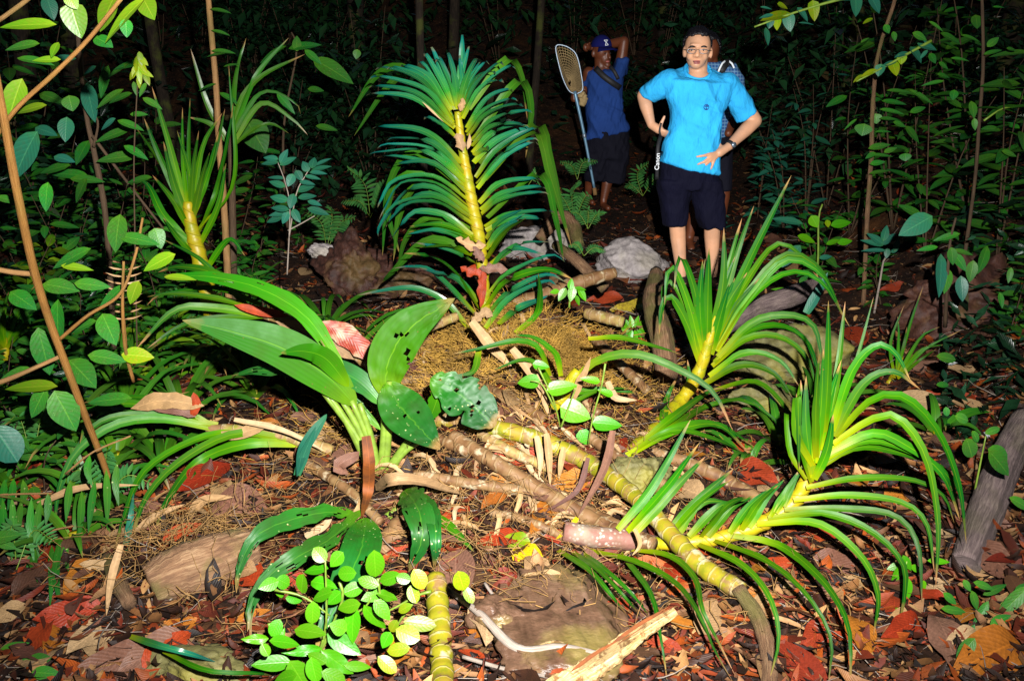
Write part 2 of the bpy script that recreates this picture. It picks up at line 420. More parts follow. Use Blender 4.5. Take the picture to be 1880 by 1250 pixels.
M['cane_brown'] = cane_mat('cane_brown', (0.07, 0.03, 0.012), (0.13, 0.065, 0.025), (0.19, 0.12, 0.05), scar=(0.2, 0.13, 0.06), step=0.06)
M['cane_stem'] = cane_mat('cane_stem', (0.36, 0.34, 0.012), (0.46, 0.38, 0.015), (0.34, 0.36, 0.02), scar=(0.50, 0.42, 0.05), step=0.045)

def sheath_stem_mat():
    nb = NB('sheathed_stem'); u, v = nb.uv(); oc = nb.coord('Object')
    nz = nb.noise(oc, 10, 4); n2 = nb.noise(oc, 40, 4)
    col = nb.ramp(nz, [(0.32, (0.15, 0.19, 0.002)), (0.5, (0.28, 0.24, 0.003)), (0.7, (0.32, 0.22, 0.006))])
    fr = nb.math('FRACT', nb.math('ADD', nb.math('DIVIDE', v, 0.06), nb.math('MULTIPLY', nb.math('ABSOLUTE', nb.math('SUBTRACT', u, 0.5)), 1.6)))
    k = maprange(nb, nb.math('ABSOLUTE', nb.math('SUBTRACT', fr, 0.5)), 0.0, 0.05, 1, 0)
    col = nb.mix(nb.math('MULTIPLY', k, 0.65), col, (0.16, 0.12, 0.01))
    col = nb.mix(maprange(nb, n2, 0.6, 0.7, 0, 0.5), col, (0.2, 0.1, 0.03))
    nb.bump(nb.math('SUBTRACT', n2, k), 0.5, 0.005)
    return nb.set(Base_Color=col, Roughness=0.45, Specular_IOR_Level=0.4)
M['cane_stem'] = sheath_stem_mat()
def lichen_mat():
    nb = NB('lichen_sheath'); oc = nb.coord('Object')
    sp = nb.n('ShaderNodeTexVoronoi', Scale=70.0, Vector=oc).outputs[0]
    col = nb.ramp(nb.noise(oc, 9, 4), [(0.3, (0.12, 0.07, 0.035)), (0.5, (0.17, 0.07, 0.05)), (0.7, (0.20, 0.16, 0.11))])
    col = nb.mix(nb.math('MULTIPLY', maprange(nb, sp, 0.2, 0.42, 1, 0), maprange(nb, nb.noise(oc, 12), 0.45, 0.62, 0.0, 0.8)), col, (0.36, 0.33, 0.27))
    nb.bump(sp, 0.4, 0.004); return nb.set(Base_Color=col, Roughness=0.75)
M['lichen'] = lichen_mat()

def dead_mat(name, cols, rough=0.55, ribs=0.55, patch=None):
    nb = NB(name); u, v = nb.uv(); rnd = nb.rand(); oc = nb.coord('Object')
    n = len(cols)
    c0 = nb.ramp(rnd, [(i / max(1, n - 1), c) for i, c in enumerate(cols)]) if n > 1 else cols[0]
    nz = nb.noise(oc, 24, 5)
    d = nb.math('ABSOLUTE', nb.math('SUBTRACT', u, 0.5))
    ph = nb.math('ADD', nb.math('MULTIPLY', v, 13.0), nb.math('MULTIPLY', d, -8.0))
    wv = nb.math('SINE', nb.math('MULTIPLY', ph, 6.283))
    if n == 1: 
        c0n = nb.n('ShaderNodeRGB'); c0n.outputs[0].default_value = (*cols[0], 1); c0 = c0n.outputs[0]
    col = nb.mix(maprange(nb, wv, 0.3, 1, 0, 0.5 * ribs), c0, nb.bright(c0, 0.5))
    col = nb.mix(maprange(nb, nz, 0.35, 0.65, 0.55, 0), col, nb.bright(c0, 0.45))
    col = nb.mix(maprange(nb, nb.noise(oc, 60, 3), 0.58, 0.68, 0, 0.5), col, nb.bright(c0, 1.35))
    if patch: col = nb.mix(maprange(nb, nb.noise(oc, 18, 5), 0.46, 0.62, 0, 0.85), col, patch)
    col = nb.mix(maprange(nb, d, 0.0, 0.03, 0.6, 0), col, nb.bright(c0, 1.5))
    nb.bump(nb.math('ADD', nb.math('MULTIPLY', wv, 0.25 * ribs), nz), 0.5, 0.004)
    return nb.set(Base_Color=col, Roughness=rough, Specular_IOR_Level=0.3)
DEAD = {
    'rust red': dead_mat('dead_rust', [(0.20, 0.016, 0.004), (0.27, 0.034, 0.006), (0.12, 0.012, 0.006)]),
    'dark brown': dead_mat('dead_brown', [(0.06, 0.028, 0.014), (0.09, 0.04, 0.018), (0.045, 0.018, 0.012)]),
    'tan': dead_mat('dead_tan', [(0.27, 0.155, 0.06), (0.34, 0.22, 0.11), (0.20, 0.11, 0.045)], 0.65, 0.5),
    'orange': dead_mat('dead_orange', [(0.27, 0.085, 0.008), (0.33, 0.12, 0.012), (0.22, 0.055, 0.008)]),
    'mauve grey': dead_mat('dead_mauve', [(0.12, 0.048, 0.028), (0.16, 0.078, 0.05), (0.09, 0.034, 0.024)], 0.55),
}
M['dry_strip'] = dead_mat('dry_strip', [(0.38, 0.24, 0.11), (0.30, 0.17, 0.07), (0.42, 0.30, 0.17)], 0.65, 0.15)
M['rust_sheath'] = dead_mat('rust_sheath', [(0.17, 0.045, 0.006)], 0.7, 0.2, patch=(0.07, 0.02, 0.005))
M['yellow_leaf'] = dead_mat('yellow_leaf', [(0.46, 0.31, 0.006)], 0.4, 0.3)
M['ochre_leaf'] = dead_mat('ochre_leaf', [(0.36, 0.27, 0.02)], 0.5, 0.2, patch=(0.14, 0.08, 0.01))
M['peeling'] = dead_mat('peeling_leaf', [(0.24, 0.03, 0.012)], 0.45, 0.5, patch=(0.34, 0.22, 0.13))

def ground_mat():
    nb = NB('forest_soil'); oc = nb.coord('Object')
    a = nb.noise(oc, 1.6, 5); b = nb.noise(oc, 11, 6, 0.65); c = nb.noise(oc, 60, 4)
    col = nb.ramp(b, [(0.3, (0.003, 0.0015, 0.001)), (0.5, (0.014, 0.006, 0.003)), (0.72, (0.045, 0.017, 0.006))])
    col = nb.mix(maprange(nb, a, 0.55, 0.70, 0, 0.4), col, (0.10, 0.04, 0.010))
    col = nb.mix(maprange(nb, c, 0.6, 0.7, 0, 0.4), col, (0.20, 0.12, 0.06))
    nb.bump(nb.math('ADD', b, nb.math('MULTIPLY', c, 0.35)), 0.9, 0.03)
    return nb.set(Base_Color=col, Roughness=0.95, Specular_IOR_Level=0.15)
M['ground'] = ground_mat()

def rock_mat(name, c1, c2, c3, moss=0.3, rough=0.7):
    nb = NB(name); oc = nb.coord('Object')
    a = nb.noise(oc, 6, 7, 0.62); b = nb.noise(oc, 30, 5); mz = nb.noise(oc, 3.2, 5)
    mp = nb.n('ShaderNodeMapping', Vector=oc); mp.inputs['Scale'].default_value = (26, 5, 20)
    st = nb.noise(mp.outputs[0], 1.4, 4)
    col = nb.ramp(nb.math('ADD', nb.math('MULTIPLY', a, 0.6), nb.math('MULTIPLY', st, 0.4)), [(0.32, c1), (0.5, c2), (0.68, c3)])
    col = nb.mix(maprange(nb, b, 0.35, 0.6, 0.45, 0), col, nb.bright(col, 0.5))
    col = nb.mix(maprange(nb, mz, 0.5, 0.62, 0, moss), col, (0.16, 0.14, 0.02))
    nb.bump(nb.math('ADD', a, nb.math('MULTIPLY', b, 0.4)), 0.8, 0.02)
    return nb.set(Base_Color=col, Roughness=rough, Specular_IOR_Level=0.4)
M['rock_brown'] = rock_mat('brown_rock', (0.05, 0.025, 0.014), (0.11, 0.058, 0.034), (0.19, 0.115, 0.075), 0.5, 0.4)
M['rock_grey'] = rock_mat('grey_rock', (0.20, 0.17, 0.17), (0.34, 0.30, 0.29), (0.48, 0.43, 0.40), 0.25)
M['rock_red'] = rock_mat('red_rock', (0.018, 0.006, 0.004), (0.05, 0.016, 0.009), (0.11, 0.045, 0.022), 0.2)
M['rock_moss'] = rock_mat('mossy_rock', (0.06, 0.05, 0.02), (0.11, 0.10, 0.03), (0.2, 0.17, 0.08), 0.9)

# ---------------------------------------------------------------- ground sheet, rising to the wooded hillside
def axis(lo, f0, f1, hi, fine, coarse):
    a = np.arange(f0, f1 + 1e-6, fine); out = list(a)
    x, s = f1, fine
    while x < hi: s = min(coarse, s * 1.25); x += s; out.append(x)
    x, s = f0, fine; pre = []
    while x > lo: s = min(coarse, s * 1.25); x -= s; pre.append(x)
    return np.array(pre[::-1] + out)
gx = axis(-70, -3.6, 3.6, 70, 0.04, 4.0); gy = axis(-40, 1.4, 7.5, 90, 0.04, 4.0)
GX, GY = np.meshgrid(gx, gy); GZ = hgt(GX, GY)
nx, ny = len(gx), len(gy)
ii = (np.arange(ny - 1)[:, None] * nx + np.arange(nx - 1)[None, :]).ravel()
gf = np.stack([ii, ii + 1, ii + nx + 1, ii + nx], 1)
gme = bpy.data.meshes.new('ground')
gme.from_pydata(np.stack([GX.ravel(), GY.ravel(), GZ.ravel()], 1).tolist(), [], gf.tolist())
gme.polygons.foreach_set('use_smooth', [True] * len(gme.polygons))
g = link('ground', gme, M['ground']); g['kind'] = 'structure'; g['label'] = 'brown forest floor of damp soil and clay'

# ---------------------------------------------------------------- rocks
def rock(name, label, c, size, m, seed, flat=1.0, rotz=0.0, lump=0.34, sink=0.35, sub=5, cut=None):
    bm = bmesh.new(); bmesh.ops.create_icosphere(bm, subdivisions=sub, radius=1)
    r = random.Random(seed); planes = []
    for _ in range(11):
        d = Vector((r.uniform(-1, 1), r.uniform(-1, 1), r.uniform(-.6, 1))).normalized(); planes.append((d, r.uniform(0.62, 0.92)))
    if cut: planes += [(UP, cut), (Vector((0.25, -0.3, 1)).normalized(), cut + 0.08)]
    for v in bm.verts:
        p = v.co.copy()
        for d, k in planes:
            e = p.dot(d) - k
            if e > 0: p -= d * e * 0.9
        q = p * 2.3 + Vector((seed * 3.1, seed, 0))
        f = 1 + lump * ((vn1(q.x + q.z, q.y - q.z, seed)) + 0.5 * (vn1(q.x * 2.7 - q.z, q.y * 2.7 + q.z * 2, seed + 1)) + 0.35 * (vn1(q.x * 6 + q.z * 5, q.y * 6 - q.z * 5, seed + 2)) + 0.2 * (vn1(q.x * 14 - q.z * 9, q.y * 14 + q.z * 12, seed + 3)))
        p *= f
        v.co = Vector((p.x * size[0], p.y * size[1], p.z * size[2]))
    me = bpy.data.meshes.new(name); bm.to_mesh(me); bm.free()
    me.polygons.foreach_set('use_smooth', [True] * len(me.polygons))
    o = link(name, me, m); o.location = (c[0], c[1], c[2] + size[2] * (1 - 2 * sink)); o.rotation_euler = (0, 0, rotz)
    return tag(o, label, 'rock')
c = gp(1030, 1170); rock('flat_rock', 'flat wet brown rock in front, below the pinkish stem', (c.x, c.y + 0.02, H(c.x, c.y)), (0.21, 0.34, 0.07), M['rock_brown'], 3, sink=0.38, rotz=0.15, cut=0.45)
c = gp(1165, 500); rock('boulder', 'pale grey boulder on the path in front of the walking men', (c.x, c.y, H(c.x, c.y)), (0.27, 0.24, 0.17), M['rock_grey'], 5, sink=0.3, lump=0.2)
c = gp(990, 475); rock('boulder', 'rounded grey boulder with moss behind the tall central orchid', (c.x - .02, c.y + .1, H(c.x, c.y)), (0.30, 0.25, 0.19), M['rock_grey'], 11, sink=0.3, lump=0.2)
c = gp(645, 530); rock('boulder', 'dark reddish boulder left of the tall central orchid', (c.x, c.y, H(c.x, c.y)), (0.24, 0.22, 0.22), M['rock_red'], 14, sink=0.22, lump=0.6)
c = gp(735, 520); rock('boulder', 'low reddish rock between the red boulder and the central orchid', (c.x, c.y - .1, H(c.x, c.y)), (0.25, 0.2, 0.12), M['rock_red'], 15, sink=0.3, lump=0.6)
c = gp(610, 525); rock('boulder', 'pale capped stone lying on top of the red boulder', (c.x - .06, c.y + .05, H(c.x, c.y) + 0.22), (0.11, 0.09, 0.05), M['rock_grey'], 19, sink=0.4)
c = gp(1440, 680); rock('boulder', 'mossy dark rock under the arching leaves of the right-hand orchids', (c.x, c.y, H(c.x, c.y)), (0.34, 0.22, 0.17), M['rock_moss'], 21, sink=0.3)
c = gp(1395, 760); rock('boulder', 'mossy stone beside the stem of the middle right orchid', (c.x, c.y, H(c.x, c.y)), (0.17, 0.15, 0.11), M['rock_moss'], 22, sink=0.3)
c = gp(1165, 900); rock('boulder', 'mossy brown stone wedged under the long green cane', (c.x + .02, c.y + .05, H(c.x, c.y)), (0.12, 0.10, 0.09), M['rock_moss'], 24, sink=0.3)
c = gp(1790, 570); rock('boulder', 'orange brown earthy rock in the bank at the right edge', (c.x, c.y, H(c.x, c.y)), (0.42, 0.3, 0.26), M['rock_red'], 27, sink=0.35, lump=0.6)
c = gp(780, 500); rock('boulder', 'squarish brown stone behind the lowest leaves of the central orchid', (c.x - .02, c.y - .3, H(c.x, c.y - .3)), (0.1, 0.1, 0.09), M['rock_red'], 31, sink=0.3)
c = gp(330, 1230); rock('boulder', 'tan clay lump at the bottom left under the long fallen leaf', (c.x + .03, c.y, H(c.x, c.y)), (0.17, 0.10, 0.05), M['rock_moss'], 33, sink=0.35)
c = gp(900, 1150); rock('flat_rock', 'small wet brown stone touching the flat front rock', (c.x + .02, c.y, H(c.x, c.y)), (0.09, 0.09, 0.06), M['rock_brown'], 35, sink=0.3)

# ---------------------------------------------------------------- leaf litter
def litter_template(n=4, curl=0.5, fold=0.3, prof=prof_ell, rag=0.0):
    V = []; F = []; U = []
    for i in range(n + 1):
        s = i / n; a = curl * (s - 0.5)
        for j in range(3):
            u = j - 1; wd = 0.5 * 0.5 * prof(s) * (1 - rag * RND.random())
            V.append((u * wd + rag * 0.08 * RND.uniform(-1, 1), (s - 0.5), 0.11 * a * a * 4 * (1 if curl > 0 else -1) * abs(curl) + fold * wd * abs(u))); U.append((j / 2, s))
    for i in range(n):
        for j in range(2):
            k = i * 3 + j; F.append((k, k + 1, k + 4, k + 3))
    return np.array(V), np.array(F), np.array(U)
def scatter_mesh(name, N, pos, size, tilt, rs, m, templates, elong=(0.75, 1.25)):
    Vs = []; Fs = []; Us = []; Ts = []; base = 0
    idx = rs.randint(0, len(templates), N)
    for t, (TV, TF, TU) in enumerate(templates):
        sel = np.where(idx == t)[0]; k = len(sel)
        if not k: continue
        yaw = rs.uniform(0, 6.283, k); tx = rs.normal(0, tilt, k); ty = rs.normal(0, tilt, k); sz = size[sel]
        el = rs.uniform(*elong, k)
        P = TV[None] * np.stack([sz * el, sz, sz], 1)[:, None, :]
        c, s = np.cos(tx), np.sin(tx); y = P[..., 1] * c[:, None] - P[..., 2] * s[:, None]; z = P[..., 1] * s[:, None] + P[..., 2] * c[:, None]; x = P[..., 0]
        c, s = np.cos(ty), np.sin(ty); x, z = x * c[:, None] + z * s[:, None], -x * s[:, None] + z * c[:, None]
        c, s = np.cos(yaw), np.sin(yaw); x, y = x * c[:, None] - y * s[:, None], x * s[:, None] + y * c[:, None]
        Q = np.stack([x, y, z], -1) + pos[sel][:, None, :]
        nv = len(TV)
        Vs.append(Q.reshape(-1, 3)); Fs.append((TF[None] + (np.arange(k) * nv)[:, None, None] + base).reshape(-1, TF.shape[1]))
        Us.append(np.tile(TU, (k, 1))); Ts.append(np.repeat(rs.random_sample(k) ** 1.25, nv)); base += k * nv
    V = np.concatenate(Vs); Fc = np.concatenate(Fs); U = np.concatenate(Us); T = np.concatenate(Ts)
    me = bpy.data.meshes.new(name)
    me.vertices.add(len(V)); me.vertices.foreach_set('co', V.ravel())
    fl_ = Fc.shape[1]
    me.loops.add(Fc.size); me.loops.foreach_set('vertex_index', Fc.ravel().astype(np.int32))
    me.polygons.add(len(Fc)); me.polygons.foreach_set('loop_start', (np.arange(len(Fc)) * fl_).astype(np.int32))
    try: me.polygons.foreach_set('loop_total', np.full(len(Fc), fl_, np.int32))
    except Exception: pass
    me.polygons.foreach_set('use_smooth', [True] * len(Fc))
    ul = me.uv_layers.new(name='UVMap'); ul.data.foreach_set('uv', U[Fc.ravel()].ravel())
    at_ = me.attributes.new('tint', 'FLOAT', 'POINT'); at_.data.foreach_set('value', T.astype(np.float32))
    me.update(calc_edges=True); me.validate()
    return link(name, me, m)
def tint_mat(name, stops, rough=0.6, ribs=0.3):
    nb = NB(name); u, v = nb.uv(); at_ = nb.n('ShaderNodeAttribute', {'attribute_name': 'tint'}).outputs['Fac']; oc = nb.coord('Object')
    c0 = nb.ramp(at_, stops); nz = nb.noise(oc, 40, 4)
    c0 = nb.bright(c0, maprange(nb, nb.noise(oc, 1.9, 3), 0.32, 0.68, 0.45, 1.35))
    d = nb.math('ABSOLUTE', nb.math('SUBTRACT', u, 0.5))
    wv = nb.math('SINE', nb.math('ADD', nb.math('MULTIPLY', v, 75.0), nb.math('MULTIPLY', d, -50.0)))
    col = nb.mix(maprange(nb, wv, 0.4, 1, 0, ribs), c0, nb.bright(c0, 0.55))
    col = nb.mix(maprange(nb, nz, 0.35, 0.62, 0.6, 0), col, nb.bright(c0, 0.4))
    nb.bump(nb.math('ADD', nz, nb.math('MULTIPLY', wv, 0.3)), 0.4, 0.004)
    return nb.set(Base_Color=col, Roughness=rough, Specular_IOR_Level=0.35)
LITTER = tint_mat('litter', [(0.0, (0.006, 0.002, 0.001)), (0.30, (0.03, 0.009, 0.003)), (0.48, (0.13, 0.016, 0.004)), (0.62, (0.34, 0.065, 0.005)),
                             (0.70, (0.08, 0.028, 0.012)), (0.85, (0.24, 0.105, 0.032)), (0.95, (0.40, 0.22, 0.08)), (1.0, (0.20, 0.09, 0.05))])
TPL = [litter_template(n_, c_, f_, p_, g_) for n_, c_, f_, p_, g_ in ((4, 0.9, 0.3, prof_ell, .2), (4, -0.8, 0.5, prof_ell, .4), (3, 0.4, 0.1, prof_oval, .7), (4, 1.4, 0.8, prof_ell, .5), (3, 0.2, -0.4, prof_lance, .3), (3, -1.2, 0.2, prof_oval, .8), (3, 1.0, 0.9, prof_oval, .9), (3, -0.5, -0.6, prof_ell, .9))]
TPL = [(v_ - 0, f_, u_) for v_, f_, u_ in TPL]
rs = NPR
N = 44000
ly = 1.55 + (rs.random_sample(N) ** 1.25) * 8.4
lx = (rs.random_sample(N) * 2 - 1) * (0.64 * ly + 0.5)
lz = hgt(lx, ly) + rs.uniform(-0.004, 0.02, N)
lz = np.where((np.abs(lx) < 0.62) & (np.abs(ly - 4.15) < 0.5) & (rs.random_sample(N) < 0.75), lz - 0.3, lz)
lsz = np.clip(rs.lognormal(math.log(0.042), 0.62, N), 0.010, 0.15)
o = scatter_mesh('leaf_litter', N, np.stack([lx, ly, lz], 1), lsz, 0.34, rs, LITTER, TPL, (0.5, 1.2))
N2 = 20000
ky = 1.55 + rs.random_sample(N2) ** 1.1 * 3.6; kx = (rs.random_sample(N2) * 2 - 1) * (0.62 * ky + 0.35)
ksz = np.clip(rs.lognormal(math.log(0.055), 0.5, N2), 0.015, 0.14)
kk = scatter_mesh('leaf_litter', N2, np.stack([kx, ky, hgt(kx, ky) + rs.uniform(0.004, 0.03, N2)], 1), ksz, 0.30, rs, LITTER, TPL, (0.5, 1.15))
tag(kk, 'upper layer of curled dead leaves in the front half of the clearing', None, kind='stuff')
tag(o, 'mixed brown and red dead leaf litter covering the forest floor', None, kind='stuff')

# loose twigs and rootlets between the leaves
def strands(name, m, N, pos, length, rad, rs, lift=0.0, up=0.3, wig=0.5, n=4, dirs=None):
    V = []; F = []; U = []
    for k in range(N):
        a = rs.uniform(0, 6.283) if dirs is None else dirs[k]
        L = length * rs.uniform(0.4, 1.5); e = rs.normal(0, up)
        d = Vector((math.cos(a) * math.cos(e), math.sin(a) * math.cos(e), math.sin(e)))
        p = Vector(pos[k]); p.z += lift; r0 = rad * rs.uniform(0.6, 1.5); k0 = len(V)
        for i in range(n + 1):
            X = d.cross(UP); X = X.normalized() if X.length > 1e-3 else RGT; Yv = d.cross(X)
            rr = r0 * (1 - 0.6 * i / n)
            for j in range(3):
                an = j * 2.094; V.append(tuple(p + X * (math.cos(an) * rr) + Yv * (math.sin(an) * rr))); U.append((j / 3, i / n))
            d = (d + Vector((rs.normal(0, wig), rs.normal(0, wig), rs.normal(0, wig * 0.6) - 0.05))).normalized()
            p = p + d * (L / n)
            hz = H(p.x, p.y) if n < 5 else -9
            if p.z < hz: p.z = hz + 0.003
        for i in range(n):
            for j in range(3):
                a_ = k0 + i * 3 + j; b_ = k0 + i * 3 + (j + 1) % 3; F.append((a_, b_, b_ + 3, a_ + 3))
    return link(name, mesh_from(name, V, F, U), m)
N = 1800
ly = 1.6 + rs.random_sample(N) ** 1.2 * 6; lx = (rs.random_sample(N) * 2 - 1) * (0.6 * ly + 0.2)
tag(strands('fine_twigs', M['twig'], N, np.stack([lx, ly, hgt(lx, ly) + 0.015], 1), 0.16, 0.0022, rs, up=0.15, wig=0.25), 'thin broken twigs strewn over the leaf litter', None, kind='stuff')

# fibrous root thatch on the mound under the orchids
P3 = []; DR = []
for _ in range(9500):
    a = rs.uniform(0, 6.283); r = abs(rs.normal(0, 0.5))
    cx, cy = (0.0, 4.15) if rs.rand() < 0.75 else (-0.25, 3.75)
    x, y = cx + math.cos(a) * r * 0.85, cy + math.sin(a) * r * 0.6
    P3.append((x, y, H(x, y) + rs.uniform(0, 0.05))); DR.append(a + rs.normal(0, 0.8))
tag(strands('root_thatch', M['thatch'], len(P3), P3, 0.11, 0.0020, rs, up=0.35, wig=0.35, dirs=DR), 'yellow brown mat of fibrous roots on the orchid mound', None, kind='stuff')
# the raised pad of dry pale roots right of the central orchid
tuft_c = at(1010, 600, 4.05)
P3 = []; DR = []
for _ in range(1700):
    a = rs.uniform(0, 6.283); r = math.sqrt(rs.rand()) * 0.17
    x, y = tuft_c.x + math.cos(a) * r * 1.1, tuft_c.y + math.sin(a) * r
    P3.append((x, y, H(x, y) + (0.11 * (1 - (r / 0.17) ** 2)) + rs.uniform(-.01, 0.02))); DR.append(a + rs.normal(0, 0.7))
o = strands('root_cushion', M['thatch'], len(P3), P3, 0.09, 0.0017, rs, up=0.4, wig=0.3, dirs=DR)
tag(o, 'dome shaped cushion of pale dry rootlets beside the central orchid', 'root cushion', kind='stuff')
# rootlets round the rotten stump at lower left
P3 = []
sc_ = gp(350, 1000)
for _ in range(420):
    x, y = sc_.x + rs.normal(0, 0.17), sc_.y + rs.normal(0, 0.12); P3.append((x, y, H(x, y) + rs.uniform(0.02, 0.10)))
tag(strands('tangled_rootlets', M['root'], len(P3), P3, 0.14, 0.0014, rs, up=0.5, wig=0.5, n=5), 'tangle of pale wiry rootlets round the rotten stump', None, kind='stuff')
N = 3600
ly = 2.3 + rs.random_sample(N) * 1.7; lx = -0.05 + rs.normal(0, 0.55, N)
tag(strands('mound_rootlets', M['root'], N, np.stack([lx, ly, hgt(lx, ly) + rs.uniform(0.01, 0.06, N)], 1), 0.13, 0.0015, rs, up=0.35, wig=0.45), 'wiry orange roots over the soil below the broad leaved plant', None, kind='stuff')
# ---------------------------------------------------------------- plants traced from the photograph
def leaf_px(plant, pts, Y, dtip=0.0, wpx=22, m='orchid', face=0.55, name='leaf', prof=prof_strap, nseg=13, fold=0.22, bow=0.0, **k):
    """pts: photo pixels base..tip; Y: distance of the base; dtip: how far the tip comes nearer (-) or goes away (+)."""
    n = len(pts) - 1; P = []
    pt = clear(pts[-1][0], pts[-1][1], Y + dtip, 0.03)
    if abs(pt.y - (Y + dtip)) > 1e-4: dtip = pt.y - Y
    for i, q in enumerate(pts):
        t = i / n
        P.append(clear(q[0], q[1], Y + dtip * t ** 1.3 + bow * math.sin(math.pi * t), 0.03 + 0.12 * math.sin(math.pi * min(1, t * 1.08)) * (len(pts) > 3)))
    wd = 0.5 * wpx * m_per_px(P[len(P) // 2]) * (0.75 if isinstance(m, str) and m.startswith('orchid') else 1.0)
    if isinstance(m, str) and m.startswith('orchid'):
        k.setdefault('roll', RND.uniform(-.4, .4)); k.setdefault('wave', RND.uniform(0.02, 0.12)); k.setdefault('jag', RND.choice((0, 0, 0, 0.12, 0.3)))
        wd *= RND.uniform(0.85, 1.12)
        if len(P) > 2 and RND.random() < 0.3:
            j_ = RND.randrange(1, len(P) - 1); P[j_] = P[j_] + Vector((RND.uniform(-1, 1), RND.uniform(-1, 1), RND.uniform(-.5, 1))) * 0.018
    V, F, U = ribbon(P, wd, prof, fold, face, nseg, k.pop('nc', 4), off=plant.location, **k)
    return link(name, mesh_from(name, V, F, U), M[m] if isinstance(m, str) else m, plant)
def strap_world(plant, base, az, el, L, wd, droop, m, name='leaf', prof=prof_strap, nseg=9, face=0.3, power=1.5, nc=2, fold=0.2, **k):
    P = [Vector(base)]; n = 8
    for i in range(n):
        e = el - droop * ((i + 0.5) / n) ** power
        d = Vector((math.cos(az) * math.cos(e), math.sin(az) * math.cos(e), math.sin(e)))
        q = P[-1] + d * (L / n)
        gz = H(q.x, q.y) + 0.01
        if q.z < gz: q.z = gz
        P.append(q)
    V, F, U = ribbon(P, wd, prof, fold, face, nseg, nc, off=plant.location, **k)
    return link(name, mesh_from(name, V, F, U), M[m] if isinstance(m, str) else m, plant)
def tube_px(plant, pts, Y, rpx, m, name='stem', rings=0, ns=10, dY=0.0, n=None, **k):
    nn = len(pts) - 1
    P = [clear(q[0], q[1], (q[2] if len(q) > 2 else Y + dY * i / nn), 0.0) for i, q in enumerate(pts)]
    rad = [r * m_per_px(P[0]) for r in (rpx if isinstance(rpx, (list, tuple)) else [rpx, rpx])]
    V, F, U = tube(P, rad, ns, n, off=plant.location if plant else None, rings=rings, **k)
    return link(name, mesh_from(name, V, F, U), M[m] if isinstance(m, str) else m, plant)

Z2 = lambda L: [(460 + x / 2.976, y / 2.976) for x, y in L]
Z2b = lambda L: [(460 + x / 2.84, 400 + y / 2.84) for x, y in L]

# ---- tall central orchid
YA = 4.35
A = thing('orchid', 'tall central orchid with two ranks of arching leaves on a yellow stem', 'orchid', at(890, 590, YA))
tube_px(A, [(893, 600), (888, 520), (880, 440), (868, 380), (857, 320), (847, 260), (840, 205)], YA, [9, 10, 11, 11, 10, 8, 6], 'cane_stem', 'stem', rings=22, n=120, ringamp=0.03, ns=14)
LA = [[(1115, 570), (1060, 440), (1000, 280)], [(1100, 600), (1010, 430), (935, 340)], [(1085, 610), (980, 430), (850, 360)], [(1100, 650), (930, 440), (735, 370)],
      [(1105, 670), (930, 485), (710, 420)], [(1115, 700), (900, 540), (690, 510)], [(1115, 745), (1040, 680), (968, 640)], [(1150, 890), (960, 725), (730, 690)],
      [(1165, 950), (1000, 785), (800, 755)], [(1180, 1000), (980, 845), (720, 830)], [(1190, 1060), (1010, 895), (830, 890)], [(1195, 1100), (1000, 965), (790, 985), (715, 1090)],
      [(1200, 1160), (1020, 1030), (860, 1040), (740, 1190)], [(1205, 1200), (1010, 1085), (800, 1115), (720, 1240)], [(1212, 1235), (1040, 1115), (870, 1110), (780, 1180)], [(1215, 1290), (1050, 1175), (880, 1180), (800, 1260)],
      [(1190, 1030), (1000, 900), (760, 850)], [(1205, 1180), (990, 1060), (820, 1110)],
      [(1120, 600), (1095, 480), (1040, 330)], [(1125, 590), (1090, 470), (1010, 330)],
      [(1140, 570), (1152, 400), (1156, 212)], [(1135, 600), (1165, 450), (1222, 340)], [(1150, 610), (1200, 440), (1282, 340)], [(1160, 650), (1250, 490), (1405, 365)],
      [(1165, 580), (1235, 430), (1318, 392)], [(1180, 700), (1290, 540), (1405, 488)], [(1180, 725), (1280, 600), (1420, 540)], [(1205, 770), (1330, 650), (1495, 605)],
      [(1210, 800), (1320, 690), (1455, 678)], [(1220, 890), (1340, 770), (1510, 702)], [(1230, 970), (1350, 810), (1530, 715)], [(1240, 1030), (1370, 870), (1530, 780)],
      [(1250, 1110), (1360, 1015), (1540, 975)], [(1262, 1170), (1380, 1085), (1575, 1050)], [(1280, 1240), (1400, 1175), (1605, 1150)], [(1220, 850), (1270, 820), (1290, 815)],
      [(1285, 1260), (1420, 1190), (1560, 1190)], [(1145, 590), (1180, 470), (1240, 360)], [(1130, 580), (1120, 450), (1085, 310)]]
LB = [[(1175, 95), (1000, 35), (830, 45)], [(1175, 140), (1000, 85), (820, 85)], [(1180, 245), (1050, 170), (860, 130)], [(1190, 475), (1060, 280), (930, 200), (800, 185)],
      [(1165, 495), (960, 290), (850, 255), (740, 265)], [(1140, 580), (1020, 440), (880, 370), (740, 370), (555, 405)], [(1175, 200), (1040, 150), (880, 155)], [(1190, 440), (1080, 330), (980, 290), (880, 260)],
      [(1230, 110), (1300, 30), (1420, -45)], [(1232, 215), (1330, 75), (1440, 0)], [(1250, 245), (1400, 140), (1560, 125)], [(1235, 400), (1340, 290), (1560, 195), (1640, 230)],
      [(1220, 475), (1340, 330), (1540, 270), (1680, 320)], [(1225, 575), (1350, 420), (1540, 330), (1600, 360)], [(1295, 555), (1400, 470), (1500, 420), (1560, 400)], [(1380, 600), (1480, 500), (1510, 400), (1500, 290)],
      [(1240, 150), (1310, 60), (1400, 10)], [(1235, 300), (1360, 180), (1534, 190)]]
r_ = random.Random(3)
